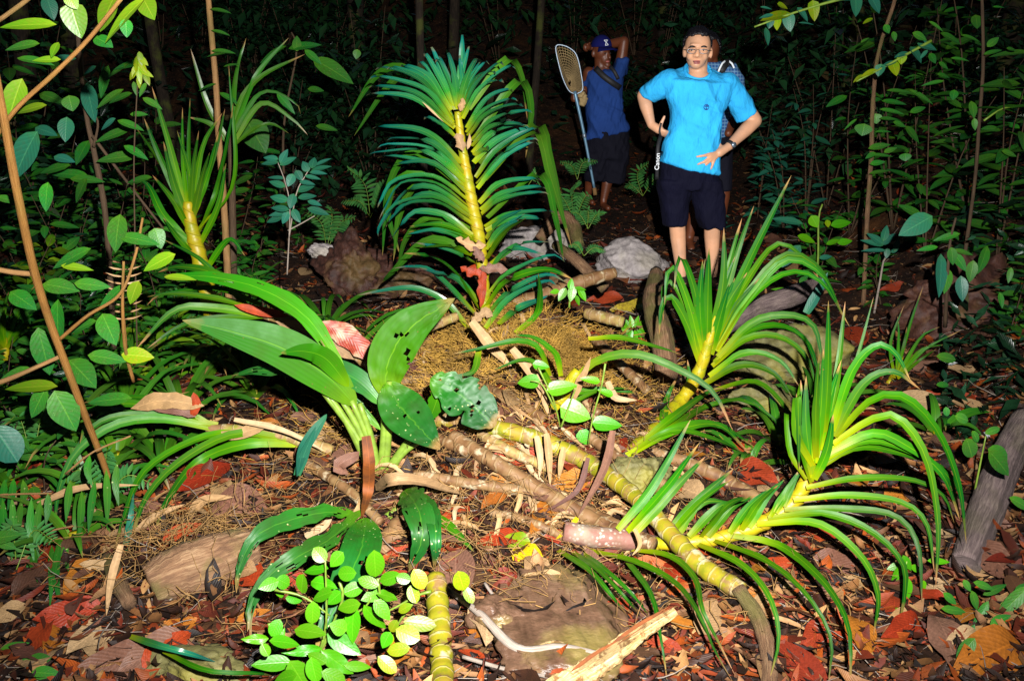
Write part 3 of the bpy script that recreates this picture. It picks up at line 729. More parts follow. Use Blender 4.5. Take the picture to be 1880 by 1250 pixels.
def between(Ls, near=75):
    """Further leaves between neighbouring ones of the same rank."""
    out = []
    for a, b in zip(Ls, Ls[1:]):
        if len(a) != len(b): continue
        if math.dist(a[0], b[0]) > near or math.dist(a[-1], b[-1]) > near * 2.2: continue
        f = r_.uniform(0.35, 0.65)
        out.append([(p[0] * (1 - f) + q[0] * f + r_.uniform(-6, 6) * k / len(a), p[1] * (1 - f) + q[1] * f + r_.uniform(-10, 10) * k / len(a)) for k, (p, q) in enumerate(zip(a, b))])
    return out
LA += between(LA, 130)[::2]; LB += between(LB, 130)[::3]
def longer(L):
    (x0, y0), (x1, y1) = L[-2], L[-1]
    return list(L) + [(x1 + (x1 - x0) * 0.28, y1 + max(0, (y1 - y0)) * 0.3 + (14 if abs(x1 - x0) > 60 else -20))]
LA = [longer(L) for L in LA]
for i, L in enumerate(LA): leaf_px(A, Z2(L), YA - 0.02, r_.uniform(-0.28, 0.2), r_.uniform(17, 22), 'orchid_sky_tint', 0.45, nseg=14)
for i, L in enumerate(LB): leaf_px(A, Z2b(L), YA - 0.02, r_.uniform(-0.3, 0.1), r_.uniform(18, 25), 'orchid_sky_tint' if i % 3 else 'orchid', 0.45, nseg=14)
# dark leaves behind the stem, hanging to the far side
for pts in ([(800, 170), (740, 125), (690, 140), (640, 215)], [(835, 230), (780, 140), (720, 150), (650, 250)], [(830, 330), (760, 280), (715, 340), (702, 470)],
            [(850, 380), (770, 340), (735, 390), (722, 480)], [(845, 350), (750, 320), (712, 380), (735, 470)], [(860, 200), (930, 110), (960, 150), (968, 220)],
            [(870, 260), (950, 150), (975, 200), (965, 290)], [(890, 330), (980, 240), (1015, 330), (1050, 455)], [(880, 300), (985, 230), (1010, 290), (1040, 420)],
            [(895, 400), (990, 320), (1020, 400), (1035, 480)], [(870, 420), (790, 400), (745, 440), (730, 500)], [(880, 470), (790, 440), (720, 500), (700, 520)]):
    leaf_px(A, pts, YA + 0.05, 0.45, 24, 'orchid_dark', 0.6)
# dry sheaths on the stem
leaf_px(A, [(845, 205), (850, 180)], YA - 0.07, 0, 14, DEAD['tan'], 0.9, 'dry_sheath', prof_oval, 8, jag=0.5, wave=0.4)
leaf_px(A, [(838, 245), (845, 262), (850, 278)], YA - 0.1, 0, 26, DEAD['tan'], 0.9, 'dry_sheath', prof_oval, 8, jag=0.9, wave=0.4)
leaf_px(A, [(858, 275), (862, 258), (862, 245)], YA - 0.1, 0, 8, DEAD['tan'], 0.9, 'dry_sheath', prof_lance, 5)
leaf_px(A, [(775, 187), (815, 225)], YA - 0.1, 0, 4, 'dry_strip', 0.9, 'dry_leaf_tip', prof_lance, 4)
leaf_px(A, [(837, 437), (865, 450), (892, 450)], YA - 0.14, 0, 26, 'dry_strip', 0.9, 'dry_sheath', prof_oval, 9, jag=0.8, wave=0.45)
leaf_px(A, [(868, 452), (878, 466), (888, 482)], YA - 0.15, 0, 20, DEAD['mauve grey'], 0.9, 'dry_sheath', prof_oval, 9, jag=0.8, wave=0.45)
leaf_px(A, [(845, 490), (870, 500), (895, 510)], YA - 0.14, 0, 30, DEAD['rust red'], 0.8, 'dry_sheath', prof_oval, 9, jag=0.8, wave=0.45)
leaf_px(A, [(880, 492), (905, 493), (932, 495)], YA - 0.16, 0, 22, DEAD['mauve grey'], 0.8, 'dry_sheath', prof_oval, 9, jag=0.8, wave=0.45)
leaf_px(A, [(888, 490), (885, 530), (882, 565)], YA - 0.16, 0, 20, DEAD['rust red'], 0.9, 'dry_sheath', prof_oval, 9, jag=0.8, wave=0.45)
leaf_px(A, [(865, 590), (890, 575), (905, 580)], YA - 0.16, 0, 22, DEAD['tan'], 0.8, 'dry_sheath', prof_oval, 9, jag=0.8, wave=0.45)

# ---- right front orchid on a reclining stem
YD = 2.72
D = thing('orchid', 'bright yellow green orchid at the right front with long arching leaves', 'orchid', at(1230, 1000, YD))
tube_px(D, [(1195, 997), (1240, 997), (1330, 985), (1410, 955), (1460, 918), (1485, 870), (1500, 810), (1512, 760)], YD, [11, 12, 13, 14, 14, 13, 11, 6], 'cane_stem', rings=18, n=80, dY=0.08)
tube_px(D, [(1035, 975), (1090, 985), (1150, 990), (1205, 998)], YD + 0.02, [19, 20, 20, 15], 'lichen', 'old_stem', ns=12, noise=0.06)
DL = [  # points, tip depth, width, facing
    ([(1512, 810), (1520, 690), (1521, 552)], -0.05, 27, 0.9), ([(1530, 790), (1570, 670), (1604, 545)], 0.1, 10, 0.5),
    ([(1528, 790), (1565, 680), (1610, 634), (1645, 650), (1672, 700)], -0.05, 24, 0.75), ([(1530, 800), (1585, 705), (1640, 682), (1690, 715)], -0.05, 23, 0.75),
    ([(1535, 800), (1600, 735), (1660, 730), (1720, 790), (1760, 890), (1774, 998)], -0.15, 27, 0.7), ([(1530, 815), (1600, 770), (1650, 768), (1700, 840), (1722, 960), (1718, 1078)], -0.2, 27, 0.7),
    ([(1520, 830), (1600, 795), (1660, 815), (1730, 870), (1765, 960)], -0.05, 24, 0.7), ([(1500, 860), (1570, 822), (1640, 828), (1735, 862), (1770, 930)], 0.1, 22, 0.65),
    ([(1480, 895), (1570, 878), (1670, 880), (1730, 908), (1752, 960)], -0.05, 21, 0.65), ([(1440, 935), (1540, 933), (1640, 945), (1685, 1000), (1693, 1110)], -0.1, 20, 0.6),
    ([(1410, 952), (1510, 942), (1600, 975), (1655, 1030), (1662, 1085), (1650, 1150)], -0.15, 22, 0.6), ([(1390, 962), (1500, 960), (1580, 1020), (1612, 1090), (1604, 1165)], -0.15, 21, 0.6),
    ([(1340, 982), (1430, 1000), (1510, 1065), (1555, 1150), (1562, 1230), (1556, 1260)], -0.25, 23, 0.65), ([(1310, 992), (1400, 1025), (1480, 1090), (1525, 1170), (1520, 1260)], -0.28, 24, 0.65),
    ([(1280, 998), (1360, 1035), (1412, 1095), (1430, 1170), (1412, 1250)], -0.28, 22, 0.65), ([(1080, 1010), (1165, 1030), (1240, 1070), (1285, 1130), (1310, 1190), (1345, 1250)], -0.3, 24, 0.7),
    ([(1160, 1008), (1230, 1020), (1275, 1060), (1290, 1120), (1320, 1180), (1350, 1240)], -0.26, 22, 0.7), ([(1025, 1010), (1080, 1045), (1120, 1090), (1152, 1130)], -0.1, 21, 0.75),
    ([(1070, 1015), (1110, 1045), (1160, 1090), (1195, 1135)], -0.1, 16, 0.7), ([(1140, 1015), (1195, 1090), (1215, 1180), (1225, 1250)], -0.2, 20, 0.6),
    ([(1134, 972), (1205, 895), (1268, 770)], 0.15, 25, 0.8), ([(1165, 978), (1235, 900), (1295, 838)], 0.12, 25, 0.8), ([(1222, 982), (1285, 915), (1347, 860)], 0.1, 24, 0.8),
    ([(1240, 988), (1290, 930), (1345, 922)], 0.06, 24, 0.85), ([(1265, 985), (1320, 930), (1358, 925)], 0.06, 22, 0.85), ([(1300, 985), (1345, 930), (1390, 908)], 0.06, 22, 0.85), ([(1340, 978), (1375, 930), (1415, 895)], 0.06, 22, 0.85),
    ([(1375, 968), (1405, 915), (1440, 880)], 0.06, 22, 0.85), ([(1415, 948), (1440, 905), (1462, 872)], 0.06, 20, 0.85), ([(1440, 930), (1455, 890), (1475, 850)], 0.06, 18, 0.85),
    ([(1490, 885), (1468, 800), (1462, 722)], 0.05, 24, 0.9), ([(1492, 870), (1480, 780), (1480, 690)], 0.05, 24, 0.9), ([(1497, 850), (1492, 760), (1497, 672)], 0.0, 24, 0.9), ([(1500, 835), (1508, 740), (1512, 640)], -0.02, 22, 0.9),
    ([(1505, 825), (1525, 730), (1545, 660)], 0.0, 20, 0.8), ([(1495, 880), (1510, 830), (1530, 760)], -0.06, 22, 0.85), ([(1510, 820), (1540, 740), (1560, 690)], 0.03, 22, 0.8),
    ([(1480, 880), (1450, 830), (1445, 760), (1455, 860)], 0.2, 18, 0.6), ([(1500, 840), (1470, 770), (1475, 710), (1480, 860)], 0.25, 18, 0.6)]
for L in between([d[0] for d in DL])[::2]: DL.append((L, r_.uniform(-.15, .15), 21, 0.7))
for L, dt, wp, fc in DL: leaf_px(D, L, YD, dt, wp, 'orchid', fc, nseg=16)

# ---- middle right orchid
YC = 3.75
C_ = thing('orchid', 'upright orchid in front of the man in blue, with a yellow stem base', 'orchid', at(1175, 815, YC))
tube_px(C_, [(1150, 835), (1200, 790), (1250, 735), (1282, 685), (1300, 630), (1315, 580)], YC, [11, 13, 14, 14, 12, 6], 'cane_stem', rings=13, n=60)
CL = [([(1303, 640), (1320, 520), (1329, 418)], 0.0, 27, 0.95), ([(1308, 630), (1352, 470), (1384, 378)], 0.1, 20, 0.7), ([(1312, 620), (1375, 480), (1453, 322)], -0.05, 24, 0.85), ([(1298, 645), (1300, 530), (1302, 455)], -0.04, 26, 0.95),
      ([(1292, 650), (1285, 560), (1290, 478)], -0.04, 24, 0.95), ([(1290, 645), (1278, 545), (1254, 475), (1243, 485), (1238, 530)], -0.1, 22, 0.9), ([(1288, 655), (1268, 570), (1240, 497), (1226, 500), (1220, 560)], -0.1, 22, 0.85),
      ([(1285, 665), (1262, 595), (1232, 545), (1216, 560), (1210, 615)], -0.05, 22, 0.85), ([(1306, 640), (1330, 540), (1350, 470)], 0.02, 24, 0.85), ([(1312, 630), (1360, 520), (1420, 452), (1460, 460), (1510, 520)], 0.05, 24, 0.7),
      ([(1314, 640), (1370, 545), (1440, 470), (1500, 490), (1545, 570)], 0.05, 24, 0.7), ([(1316, 645), (1380, 545), (1450, 500), (1520, 520), (1560, 600)], 0.0, 22, 0.65), ([(1318, 655), (1380, 592), (1440, 578), (1490, 605), (1512, 680)], -0.1, 24, 0.7),
      ([(1308, 672), (1370, 622), (1430, 618), (1480, 655), (1500, 720)], -0.12, 22, 0.65), ([(1302, 690), (1365, 648), (1430, 660), (1468, 710)], -0.15, 22, 0.65), ([(1292, 705), (1360, 670), (1420, 685), (1455, 730)], -0.1, 22, 0.65),
      ([(1310, 630), (1335, 560), (1372, 500)], -0.03, 24, 0.9), ([(1305, 650), (1320, 590), (1340, 520)], -0.06, 24, 0.9), ([(1308, 640), (1345, 570), (1395, 510)], -0.03, 22, 0.9),
      ([(1170, 820), (1230, 770), (1300, 720), (1330, 712)], -0.1, 22, 0.75), ([(1165, 830), (1240, 780), (1300, 745), (1370, 735), (1430, 790), (1440, 840)], -0.1, 22, 0.7), ([(1150, 838), (1240, 785), (1320, 780), (1385, 820)], -0.2, 22, 0.75),
      ([(1150, 835), (1240, 800), (1310, 805), (1365, 830)], -0.2, 18, 0.75), ([(1215, 790), (1225, 730), (1245, 690)], -0.05, 20, 0.8), ([(1255, 750), (1265, 700), (1262, 660)], 0.05, 18, 0.7), ([(1300, 720), (1390, 710), (1450, 760), (1480, 830)], 0.0, 20, 0.6)]
for L in between([d[0] for d in CL])[::2]: CL.append((L, r_.uniform(-.12, .12), 21, 0.7))
for L, dt, wp, fc in CL: leaf_px(C_, L, YC, dt, wp, 'orchid', fc, nseg=14)

# ---- back left orchid
YB = 4.7
Bp = thing('orchid', 'pale green orchid tuft standing in the shrubs at the upper left', 'orchid', at(400, 650, YB))
tube_px(Bp, [(400, 655), (385, 560), (365, 470), (350, 410), (345, 370)], YB, [14, 15, 15, 13, 9], 'cane_stem', rings=14, n=60)
for L, dt, wp, fc in [([(342, 390), (312, 270), (279, 160)], -0.1, 20, 0.8), ([(345, 390), (336, 290), (335, 198)], -0.1, 15, 0.8), ([(347, 390), (346, 270), (349, 180)], 0.1, 15, 0.8), ([(340, 390), (292, 285), (264, 216)], 0.05, 18, 0.8),
                      ([(338, 395), (300, 310), (250, 235)], 0.1, 18, 0.7), ([(352, 390), (370, 270), (408, 208)], -0.05, 18, 0.8), ([(356, 395), (390, 275), (413, 200)], 0.0, 20, 0.7), ([(354, 400), (385, 310), (402, 240)], -0.1, 18, 0.8),
                      ([(350, 450), (300, 395), (275, 345), (256, 328)], -0.2, 26, 0.8), ([(352, 430), (320, 370), (280, 322)], -0.15, 18, 0.8), ([(358, 440), (395, 360), (420, 250), (428, 190)], 0.1, 20, 0.6), ([(362, 460), (400, 380), (415, 300)], -0.1, 20, 0.7),
                      ([(350, 400), (340, 320), (325, 240)], -0.1, 16, 0.9), ([(350, 400), (355, 310), (365, 240)], -0.1, 16, 0.9), ([(346, 410), (320, 340), (300, 260)], -0.08, 18, 0.9), ([(352, 410), (370, 330), (385, 280)], -0.1, 18, 0.9),
                      ([(360, 450), (310, 420), (285, 430)], -0.1, 18, 0.7), ([(368, 480), (330, 440), (300, 400)], -0.15, 20, 0.8), ([(375, 500), (420, 440), (450, 470)], -0.1, 18, 0.6), ([(365, 420), (425, 330), (420, 120)], 0.2, 16, 0.5)]:
    leaf_px(Bp, L, YB, dt, wp, 'orchid', fc)

# ---- orchid behind the first: strap leaves arching left of it, at the upper left
E1 = thing('orchid', 'loose dark orchid with long thin leaves behind the pale tuft', 'orchid', at(430, 640, 5.2))
for L in ([(425, 250), (440, 140), (452, 70)], [(425, 250), (470, 140), (530, 70)], [(425, 260), (440, 190), (480, 140), (560, 100)], [(430, 260), (480, 190), (540, 220), (565, 248)], [(420, 260), (480, 170), (540, 190), (552, 210)],
          [(420, 260), (380, 190), (350, 90)], [(425, 270), (470, 235), (500, 228), (530, 245)], [(425, 270), (390, 230), (345, 215)]):
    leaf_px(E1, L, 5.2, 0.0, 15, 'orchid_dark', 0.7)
tube_px(E1, [(430, 645), (428, 450), (424, 250)], 5.2, [7, 7, 6], 'stem_brown')

# ---- left reclining orchid cane with leaves fanning to the left
YF = 3.25
Fo = thing('orchid', 'reclining orchid cane at the left with leaves sweeping down to the ground', 'orchid', at(600, 830, YF))
tube_px(Fo, [(610, 828), (540, 805), (470, 795), (400, 788), (380, 785)], YF, [11, 12, 13, 13, 8], 'cane_old', rings=10, n=50)
for L, dt, wp in [([(410, 790), (300, 768), (200, 790), (140, 830), (108, 900), (100, 975)], -0.2, 26), ([(400, 780), (280, 762), (190, 775), (120, 850)], -0.2, 24), ([(395, 785), (280, 745), (180, 750), (110, 800)], 0.0, 22),
                  ([(550, 812), (440, 805), (340, 840), (270, 910), (235, 1010)], -0.3, 26), ([(560, 815), (450, 815), (360, 850), (300, 930), (285, 985)], -0.25, 26), ([(480, 795), (380, 800), (270, 860), (225, 960), (212, 1010)], -0.3, 22),
                  ([(520, 800), (430, 815), (380, 840), (350, 880)], -0.2, 20), ([(390, 780), (300, 735), (210, 730), (150, 740)], 0.1, 20), ([(400, 788), (330, 755), (230, 760), (160, 800)], -0.05, 20)]:
    leaf_px(Fo, L, YF, dt, wp, 'orchid', 0.7, nseg=16)
for L, wp, mm in [([(390, 800), (440, 795), (500, 775)], 24, DEAD['tan']), ([(240, 750), (300, 735), (375, 745)], 34, DEAD['tan']), ([(270, 745), (320, 748), (360, 765)], 26, DEAD['mauve grey']), ([(350, 765), (360, 745), (355, 720)], 18, DEAD['rust red'])]:
    leaf_px(Fo, L, YF - 0.07, 0, wp, mm, 0.9, 'dry_sheath', prof_oval, 8, wave=0.3, jag=0.25)

# ---- orchid lying behind the broad leaves (upper leaves sweep left of it)
Y2 = 3.7
F2 = thing('orchid', 'reclining orchid behind the broad leaved plant, with a peeling red sheath', 'orchid', at(640, 700, Y2))
tube_px(F2, [(700, 690), (640, 640), (560, 600), (450, 565)], Y2, [11, 12, 12, 8], 'cane_old', rings=10, n=50)
for L, dt, wp in [([(470, 565), (380, 545), (300, 540), (270, 560)], -0.1, 22), ([(480, 560), (400, 530), (330, 535), (270, 545)], 0.05, 20), ([(500, 580), (390, 565), (320, 570), (250, 640)], -0.15, 22), ([(520, 580), (400, 590), (330, 600), (270, 640)], -0.2, 20),
                  ([(450, 560), (400, 510), (330, 490), (290, 500)], 0.1, 22), ([(520, 575), (470, 540), (420, 525), (370, 470), (300, 440)], 0.2, 20)]:
    leaf_px(F2, L, Y2, dt, wp, 'orchid', 0.6)
leaf_px(F2, [(590, 590), (640, 620), (690, 665)], Y2 - 0.1, 0, 44, 'peeling', 0.9, 'dry_sheath', prof_oval, 10, wave=0.2, jag=0.2)
leaf_px(F2, [(505, 590), (570, 610), (650, 660)], Y2 - 0.08, 0, 30, DEAD['tan'], 0.9, 'dry_sheath', prof_oval, 10, wave=0.25, jag=0.2)
leaf_px(F2, [(430, 560), (480, 572), (530, 580)], Y2 - 0.08, 0, 18, DEAD['rust red'], 0.8, 'dry_sheath', prof_oval, 8)

# ---- tufts and small orchids
def tuft(name, label, base, n, L, wd, m, seed, el=(0.7, 1.45), droop=(1.0, 2.4), az=(0, 6.283), cat='orchid', group=None, face=0.35):
    r = random.Random(seed); t = thing(name, label, cat, base, group)
    for i in range(n):
        a = az[0] + (az[1] - az[0]) * (i + r.random()) / n
        b = Vector(base) + Vector((math.cos(a), math.sin(a), 0)) * 0.015
        strap_world(t, b, a, r.uniform(*el), L * r.uniform(0.65, 1.15), wd * r.uniform(0.8, 1.15), r.uniform(*droop), m, face=face)
    V, F, U = tube([Vector(base) - Vector((0, 0, 0.05)), Vector(base) + Vector((0, 0, 0.05))], [0.022, 0.018], 8, 3, off=t.location)
    link('stem', mesh_from('stem', V, F, U), M['cane_stem'], t)
    return t
tuft('orchid', 'small pale orchid rosette cut by the left edge', at(8, 640, 3.9), 18, 0.30, 0.012, 'orchid', 41, droop=(0.4, 1.4))
t_ = thing('orchid', 'small young orchid among red leaves on the right slope', 'orchid', gp(1640, 690))
for L, dt in [([(1645, 690), (1665, 620), (1680, 560)], 0.1), ([(1645, 690), (1670, 600), (1695, 525)], 0.1), ([(1648, 690), (1690, 620), (1725, 600)], 0.0), ([(1648, 692), (1700, 640), (1765, 606)], -0.1), ([(1646, 690), (1650, 620), (1648, 580)], 0.1), ([(1648, 692), (1690, 645), (1740, 632)], -0.1),
              ([(1645, 690), (1660, 630), (1665, 600)], 0), ([(1650, 690), (1680, 635), (1700, 605)], 0), ([(1648, 695), (1690, 660), (1720, 640)], -0.1), ([(1642, 690), (1635, 630), (1660, 560)], 0.1)]:
    leaf_px(t_, L, t_.location.y, dt, 9, 'orchid', 0.8, nseg=8, nc=2)
tube_px(t_, [(1632, 705), (1645, 680), (1655, 655)], t_.location.y, [6, 6, 4], 'cane_stem')
for k, (px, py, n, L, az, lab) in enumerate([
        (335, 770, 12, 0.55, (0, 6.28), 'dark strap leaved clump behind the left reclining cane'), (470, 730, 12, 0.5, (0, 6.28), 'dark strap leaved clump left of the broad leaved plant'),
        (560, 650, 9, 0.55, (0.3, 3.0), 'dark arching clump in front of the red boulder'), (640, 660, 8, 0.5, (0, 6.28), 'sparse arching clump right below the red boulder'),
        (215, 850, 12, 0.5, (0, 6.28), 'deep green strap leaved clump at the foot of the orange sapling'), (270, 660, 12, 0.6, (0, 6.28), 'strap leaved clump under the left shrub branches'),
        (120, 830, 11, 0.5, (0, 6.28), 'dark strap leaved clump low at the left edge'), (430, 610, 10, 0.5, (0, 6.28), 'strap leaved clump between pale tuft and red boulder'),
        (380, 700, 14, 0.65, (0, 6.28), 'big dark strap leaved clump under the arching broad leaf'), (160, 760, 13, 0.6, (0, 6.28), 'big dark strap leaved clump crossing behind the orange stem'), (300, 850, 12, 0.5, (0, 6.28), 'dark clump filling the gap under the left reclining cane'),
        (60, 780, 13, 0.6, (0, 6.28), 'tall dark strap leaved clump at the left edge below the rosette'), (520, 690, 10, 0.5, (0, 6.28), 'dark strap leaved clump behind the largest broad leaf'), (170, 930, 9, 0.4, (0, 6.28), 'low dark clump by the foot of the orange stem'), (350, 600, 12, 0.6, (0, 6.28), 'dark strap leaved clump below the pale orchid tuft'),
        (300, 640, 14, 0.6, (0, 6.28), 'fuller strap leaved clump just left of the arching leaves'), (430, 690, 14, 0.55, (0, 6.28), 'fuller strap leaved clump in front of the narrow leaved shrub'), (230, 760, 14, 0.6, (0, 6.28), 'fuller strap leaved clump right of the orange stem'), (30, 900, 12, 0.5, (0, 6.28), 'strap leaved clump by the hanging frond at the left edge'), (140, 1000, 8, 0.35, (0, 6.28), 'short strap leaved clump above the rust red ribbed leaf'), (600, 610, 10, 0.5, (0, 6.28), 'arching clump at the foot of the red boulder'),
        (1500, 760, 9, 0.4, (0, 6.28), 'dark clump behind the bright front orchid'), (1720, 800, 8, 0.35, (0, 6.28), 'short dark clump on the slope left of the sheet'),
        (1430, 820, 7, 0.4, (0.5, 4.5), 'dark narrow clump shaded by the two right orchids'), (1375, 860, 6, 0.3, (0, 6.28), 'small narrow clump left of the bright front orchid')]):
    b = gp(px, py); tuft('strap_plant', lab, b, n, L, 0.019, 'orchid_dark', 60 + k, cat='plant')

# ---- broad leaved plant in front of the mound
YG = 3.05
G = thing('broad_leaved_plant', 'broad leaved plant with large pleated green leaves and yellowish stalks, front centre', 'plant', at(700, 880, YG))
def blade(pts, dt, wp, m='broad', face=0.85, prof=prof_ell, fold=0.15, nseg=30, nc=12, **k):
    return leaf_px(G, pts, YG, dt, wp, m, face, 'leaf', prof, nseg, fold, nc=nc, **k)
for st in ([(690, 870), (660, 790), (625, 730)], [(695, 870), (670, 790), (645, 735)], [(700, 870), (705, 800), (706, 720)], [(685, 870), (640, 780), (600, 720)], [(690, 875), (655, 800), (590, 715)], [(705, 870), (712, 800), (715, 700)],
           [(710, 870), (735, 830), (790, 760)], [(695, 872), (680, 800), (660, 740)], [(712, 872), (740, 830), (800, 790)]):
    tube_px(G, st, YG, [9, 7, 5], 'stem_green', 'stalk', n=8, ns=8)
blade([(655, 745), (600, 690), (520, 640), (430, 610), (335, 588)], -0.12, 86)
blade([(640, 710), (600, 660), (560, 645), (515, 648)], -0.2, 44)
blade([(638, 700), (605, 640), (560, 580), (490, 535), (400, 510), (300, 505)], 0.25, 40, jag=0.2, holes=6)
blade([(706, 730), (715, 660), (755, 600), (835, 548)], 0.05, 92, holes=2)
blade([(712, 700), (730, 740), (765, 780), (808, 825)], -0.2, 92, 'tatter', holes=2)
blade([(705, 745), (660, 700), (600, 670), (540, 650)], 0.1, 46, 'tatter', jag=0.2)
blade([(700, 790), (640, 730), (560, 690), (480, 680), (425, 690)], 0.2, 34, 'tatter', jag=0.5, holes=8)
blade([(790, 695), (830, 715), (870, 745), (908, 785)], -0.05, 86, 'tatter', jag=0.35, holes=9, prof=prof_oval)
blade([(812, 700), (800, 740), (785, 780)], 0.05, 36, 'broad', jag=0.3)
blade([(655, 945), (600, 940), (530, 955), (470, 985), (440, 1040), (434, 1088)], -0.2, 44, 'tatter', jag=0.45, holes=6)
blade([(668, 935), (610, 985), (550, 1020), (490, 1060), (458, 1120), (462, 1190)], -0.3, 46, 'tatter', jag=0.5, holes=9)
blade([(672, 950), (665, 1000), (640, 1060), (600, 1150), (580, 1210)], -0.3, 82, 'tatter', holes=2)
blade([(742, 900), (765, 930), (775, 985), (750, 1050)], -0.25, 70, 'tatter', jag=0.3, holes=8)
blade([(770, 905), (795, 950), (800, 1000), (797, 1045)], -0.2, 40, 'tatter', jag=0.2, holes=3)
blade([(790, 940), (830, 970), (870, 1012)], -0.1, 20, 'broad')
blade([(600, 760), (560, 820), (545, 875)], -0.25, 24, 'bush_sky_tint')
leaf_px(G, [(672, 800), (678, 850), (676, 900), (662, 955)], YG - 0.16, 0, 28, 'rust_sheath', 0.95, 'dry_sheath', prof_strap, 10, jag=0.2)
leaf_px(G, [(640, 960), (665, 930), (668, 890)], YG - 0.14, 0, 20, DEAD['tan'], 0.9, 'dry_sheath', prof_lance, 8, wave=0.3)
leaf_px(G, [(690, 900), (720, 882), (770, 884), (850, 908)], YG - 0.2, 0.1, 26, DEAD['tan'], 0.7, 'dry_leaf', prof_strap, 12, fold=0.8, wave=0.2)
leaf_px(G, [(640, 870), (620, 855), (655, 835), (660, 828)], YG - 0.15, 0, 24, DEAD['mauve grey'], 0.9, 'dry_leaf', prof_oval, 7, wave=0.2)
tube_px(G, [(755, 945), (725, 985), (700, 1020)], YG - 0.1, [22, 24, 20], 'cane_brown', 'root_stock', rings=4, n=20, ns=12)
tube_px(G, [(710, 950), (735, 930), (755, 905)], YG - 0.08, [8, 7, 6], 'stem_green', 'stalk', n=8)

# ---- sapling with bright oval leaflets at the bottom
YH = 2.12
Hs = thing('compound_leaf_sapling', 'sapling with bright lime green oval leaflets at the bottom, left of the thick cane', 'sapling', gp(600, 1245))
def template_leaf(name, prof, aspect, fold=0.15, bend=0.12, nseg=8, nc=4, curl=0.0):
    V = []; F = []; U = []
    for i in range(nseg + 1):
        s = i / nseg; wd = 0.5 * aspect * prof(s)
        for j in range(nc + 1):
            u = -1 + 2 * j / nc
            V.append((wd * u, s - 0.5, fold * wd * abs(u) - bend * (s - 0.35) ** 2 + curl * math.sin(s * 9) * abs(u) * wd)); U.append(((u + 1) / 2, s))
    for i in range(nseg):
        for j in range(nc):
            a = i * (nc + 1) + j; F.append((a, a + 1, a + nc + 2, a + nc + 1))
    return mesh_from(name, V, F, U)
def clone_mesh(me, m):
    c = me.copy(); c.materials.clear(); c.materials.append(m); return c
TL = {'oval': template_leaf('oval_leaf', prof_oval, 0.55), 'ell': template_leaf('pointed_leaf', prof_ell, 0.42), 'lance': template_leaf('narrow_leaf', prof_lance, 0.2, bend=0.25), 'heart': template_leaf('heart_leaf', prof_heart, 0.8), 'ellw': template_leaf('wavy_leaf', prof_ell, 0.42, curl=0.35, bend=0.3)}
_cache = {}
def shared(kind, m):
    k = (kind, m)
    if k not in _cache: _cache[k] = clone_mesh(TL[kind], M[m] if isinstance(m, str) else m)
    return _cache[k]
ASP = {'oval': 0.55, 'ell': 0.40, 'lance': 0.2, 'heart': 0.66, 'ellw': 0.40}
def place(o, plant, p, d, nrm, L, wscale=1.0):
    d = d.normalized(); x = d.cross(nrm); x = x.normalized() if x.length > 1e-4 else RGT.copy(); z = x.cross(d)
    R = Matrix((x, d, z)).transposed().to_4x4()
    if o.type == 'MESH': R = R @ Matrix.Diagonal((L * wscale, L, L, 1))
    o.matrix_basis = Matrix.Translation(p - Vector(plant.location) if plant else p) @ R
def leaf_at(plant, cx, cy, lpx, wpx, ang, Y, kind='ell', m='bush', tip=0.0, nup=0.5, name='leaf', rnd=RND):
    """An instance of a shared leaf; ang: image direction of the tip in degrees (0 right, 90 down); tip: tip leans toward (-) or away (+)."""
    p = clear(cx, cy, Y, 0.03); a = math.radians(ang)
    d = RGT * math.cos(a) - CUP * math.sin(a) + FWD * tip
    nrm = (-FWD * (1 - nup) + UP * nup + RGT * rnd.uniform(-.3, .3)).normalized()
    L = lpx * m_per_px(p) * math.sqrt(1 + tip * tip)
    o = link(name, shared(kind, m), None, plant)
    place(o, plant, p, d, nrm, L, (wpx / lpx) / ASP[kind] / math.sqrt(max(0.3, 1 - 0.5 * nup)))
    return o
ZB = lambda x, y: (420 + x / 2.906, 820 + y / 2.906)
HL = [(485, 575, 90, 70, 225), (575, 600, 95, 70, 135), (465, 655, 130, 62, 170), (392, 730, 100, 78, 280), (630, 675, 100, 75, 165), (505, 730, 140, 66, 5), (498, 792, 115, 72, 160), (565, 805, 85, 75, 140), (665, 760, 100, 70, 170), (745, 722, 110, 60, 190),
      (780, 625, 150, 85, 88), (860, 700, 120, 68, 150), (932, 702, 75, 60, 10), (760, 795, 95, 60, 165), (848, 795, 110, 55, 20), (290, 720, 70, 65, 40), (212, 735, 90, 65, 170), (275, 780, 55, 50, 80), (350, 810, 80, 45, 20), (448, 885, 120, 64, 88), (435, 985, 165, 80, 10), (395, 1088, 175, 52, 180),
      (662, 950, 190, 95, 100), (585, 960, 90, 80, 200), (615, 1052, 200, 95, 28), (582, 1150, 205, 90, 38), (780, 912, 180, 70, 55), (640, 850, 130, 70, 170), (820, 870, 130, 65, 50), (840, 1030, 85, 65, 120), (250, 965, 90, 65, 120), (140, 1025, 125, 52, 185), (195, 1082, 70, 55, 60), (300, 1042, 140, 62, 10), (228, 1155, 190, 80, 182),
      (370, 1215, 170, 105, 60), (455, 1190, 130, 85, 75), (690, 1170, 130, 50, 10), (560, 1225, 130, 70, 30), (270, 1030, 120, 50, 300), (470, 1125, 110, 60, 200), (300, 1230, 150, 60, 160)]
for x, y, l, w_, a in HL:
    px, py = ZB(x, y); leaf_at(Hs, px, py, l / 2.906 * 1.08, w_ / 2.906, a + RND.uniform(-8, 8), YH + RND.uniform(-0.05, 0.12) + (1100 - py) / 900, RND.choice(['oval', 'oval', 'ell']) if w_ / l > 0.5 else RND.choice(['ell', 'ellw']), 'lime', RND.uniform(-.6, .6), RND.uniform(.1, .7), 'leaflet')
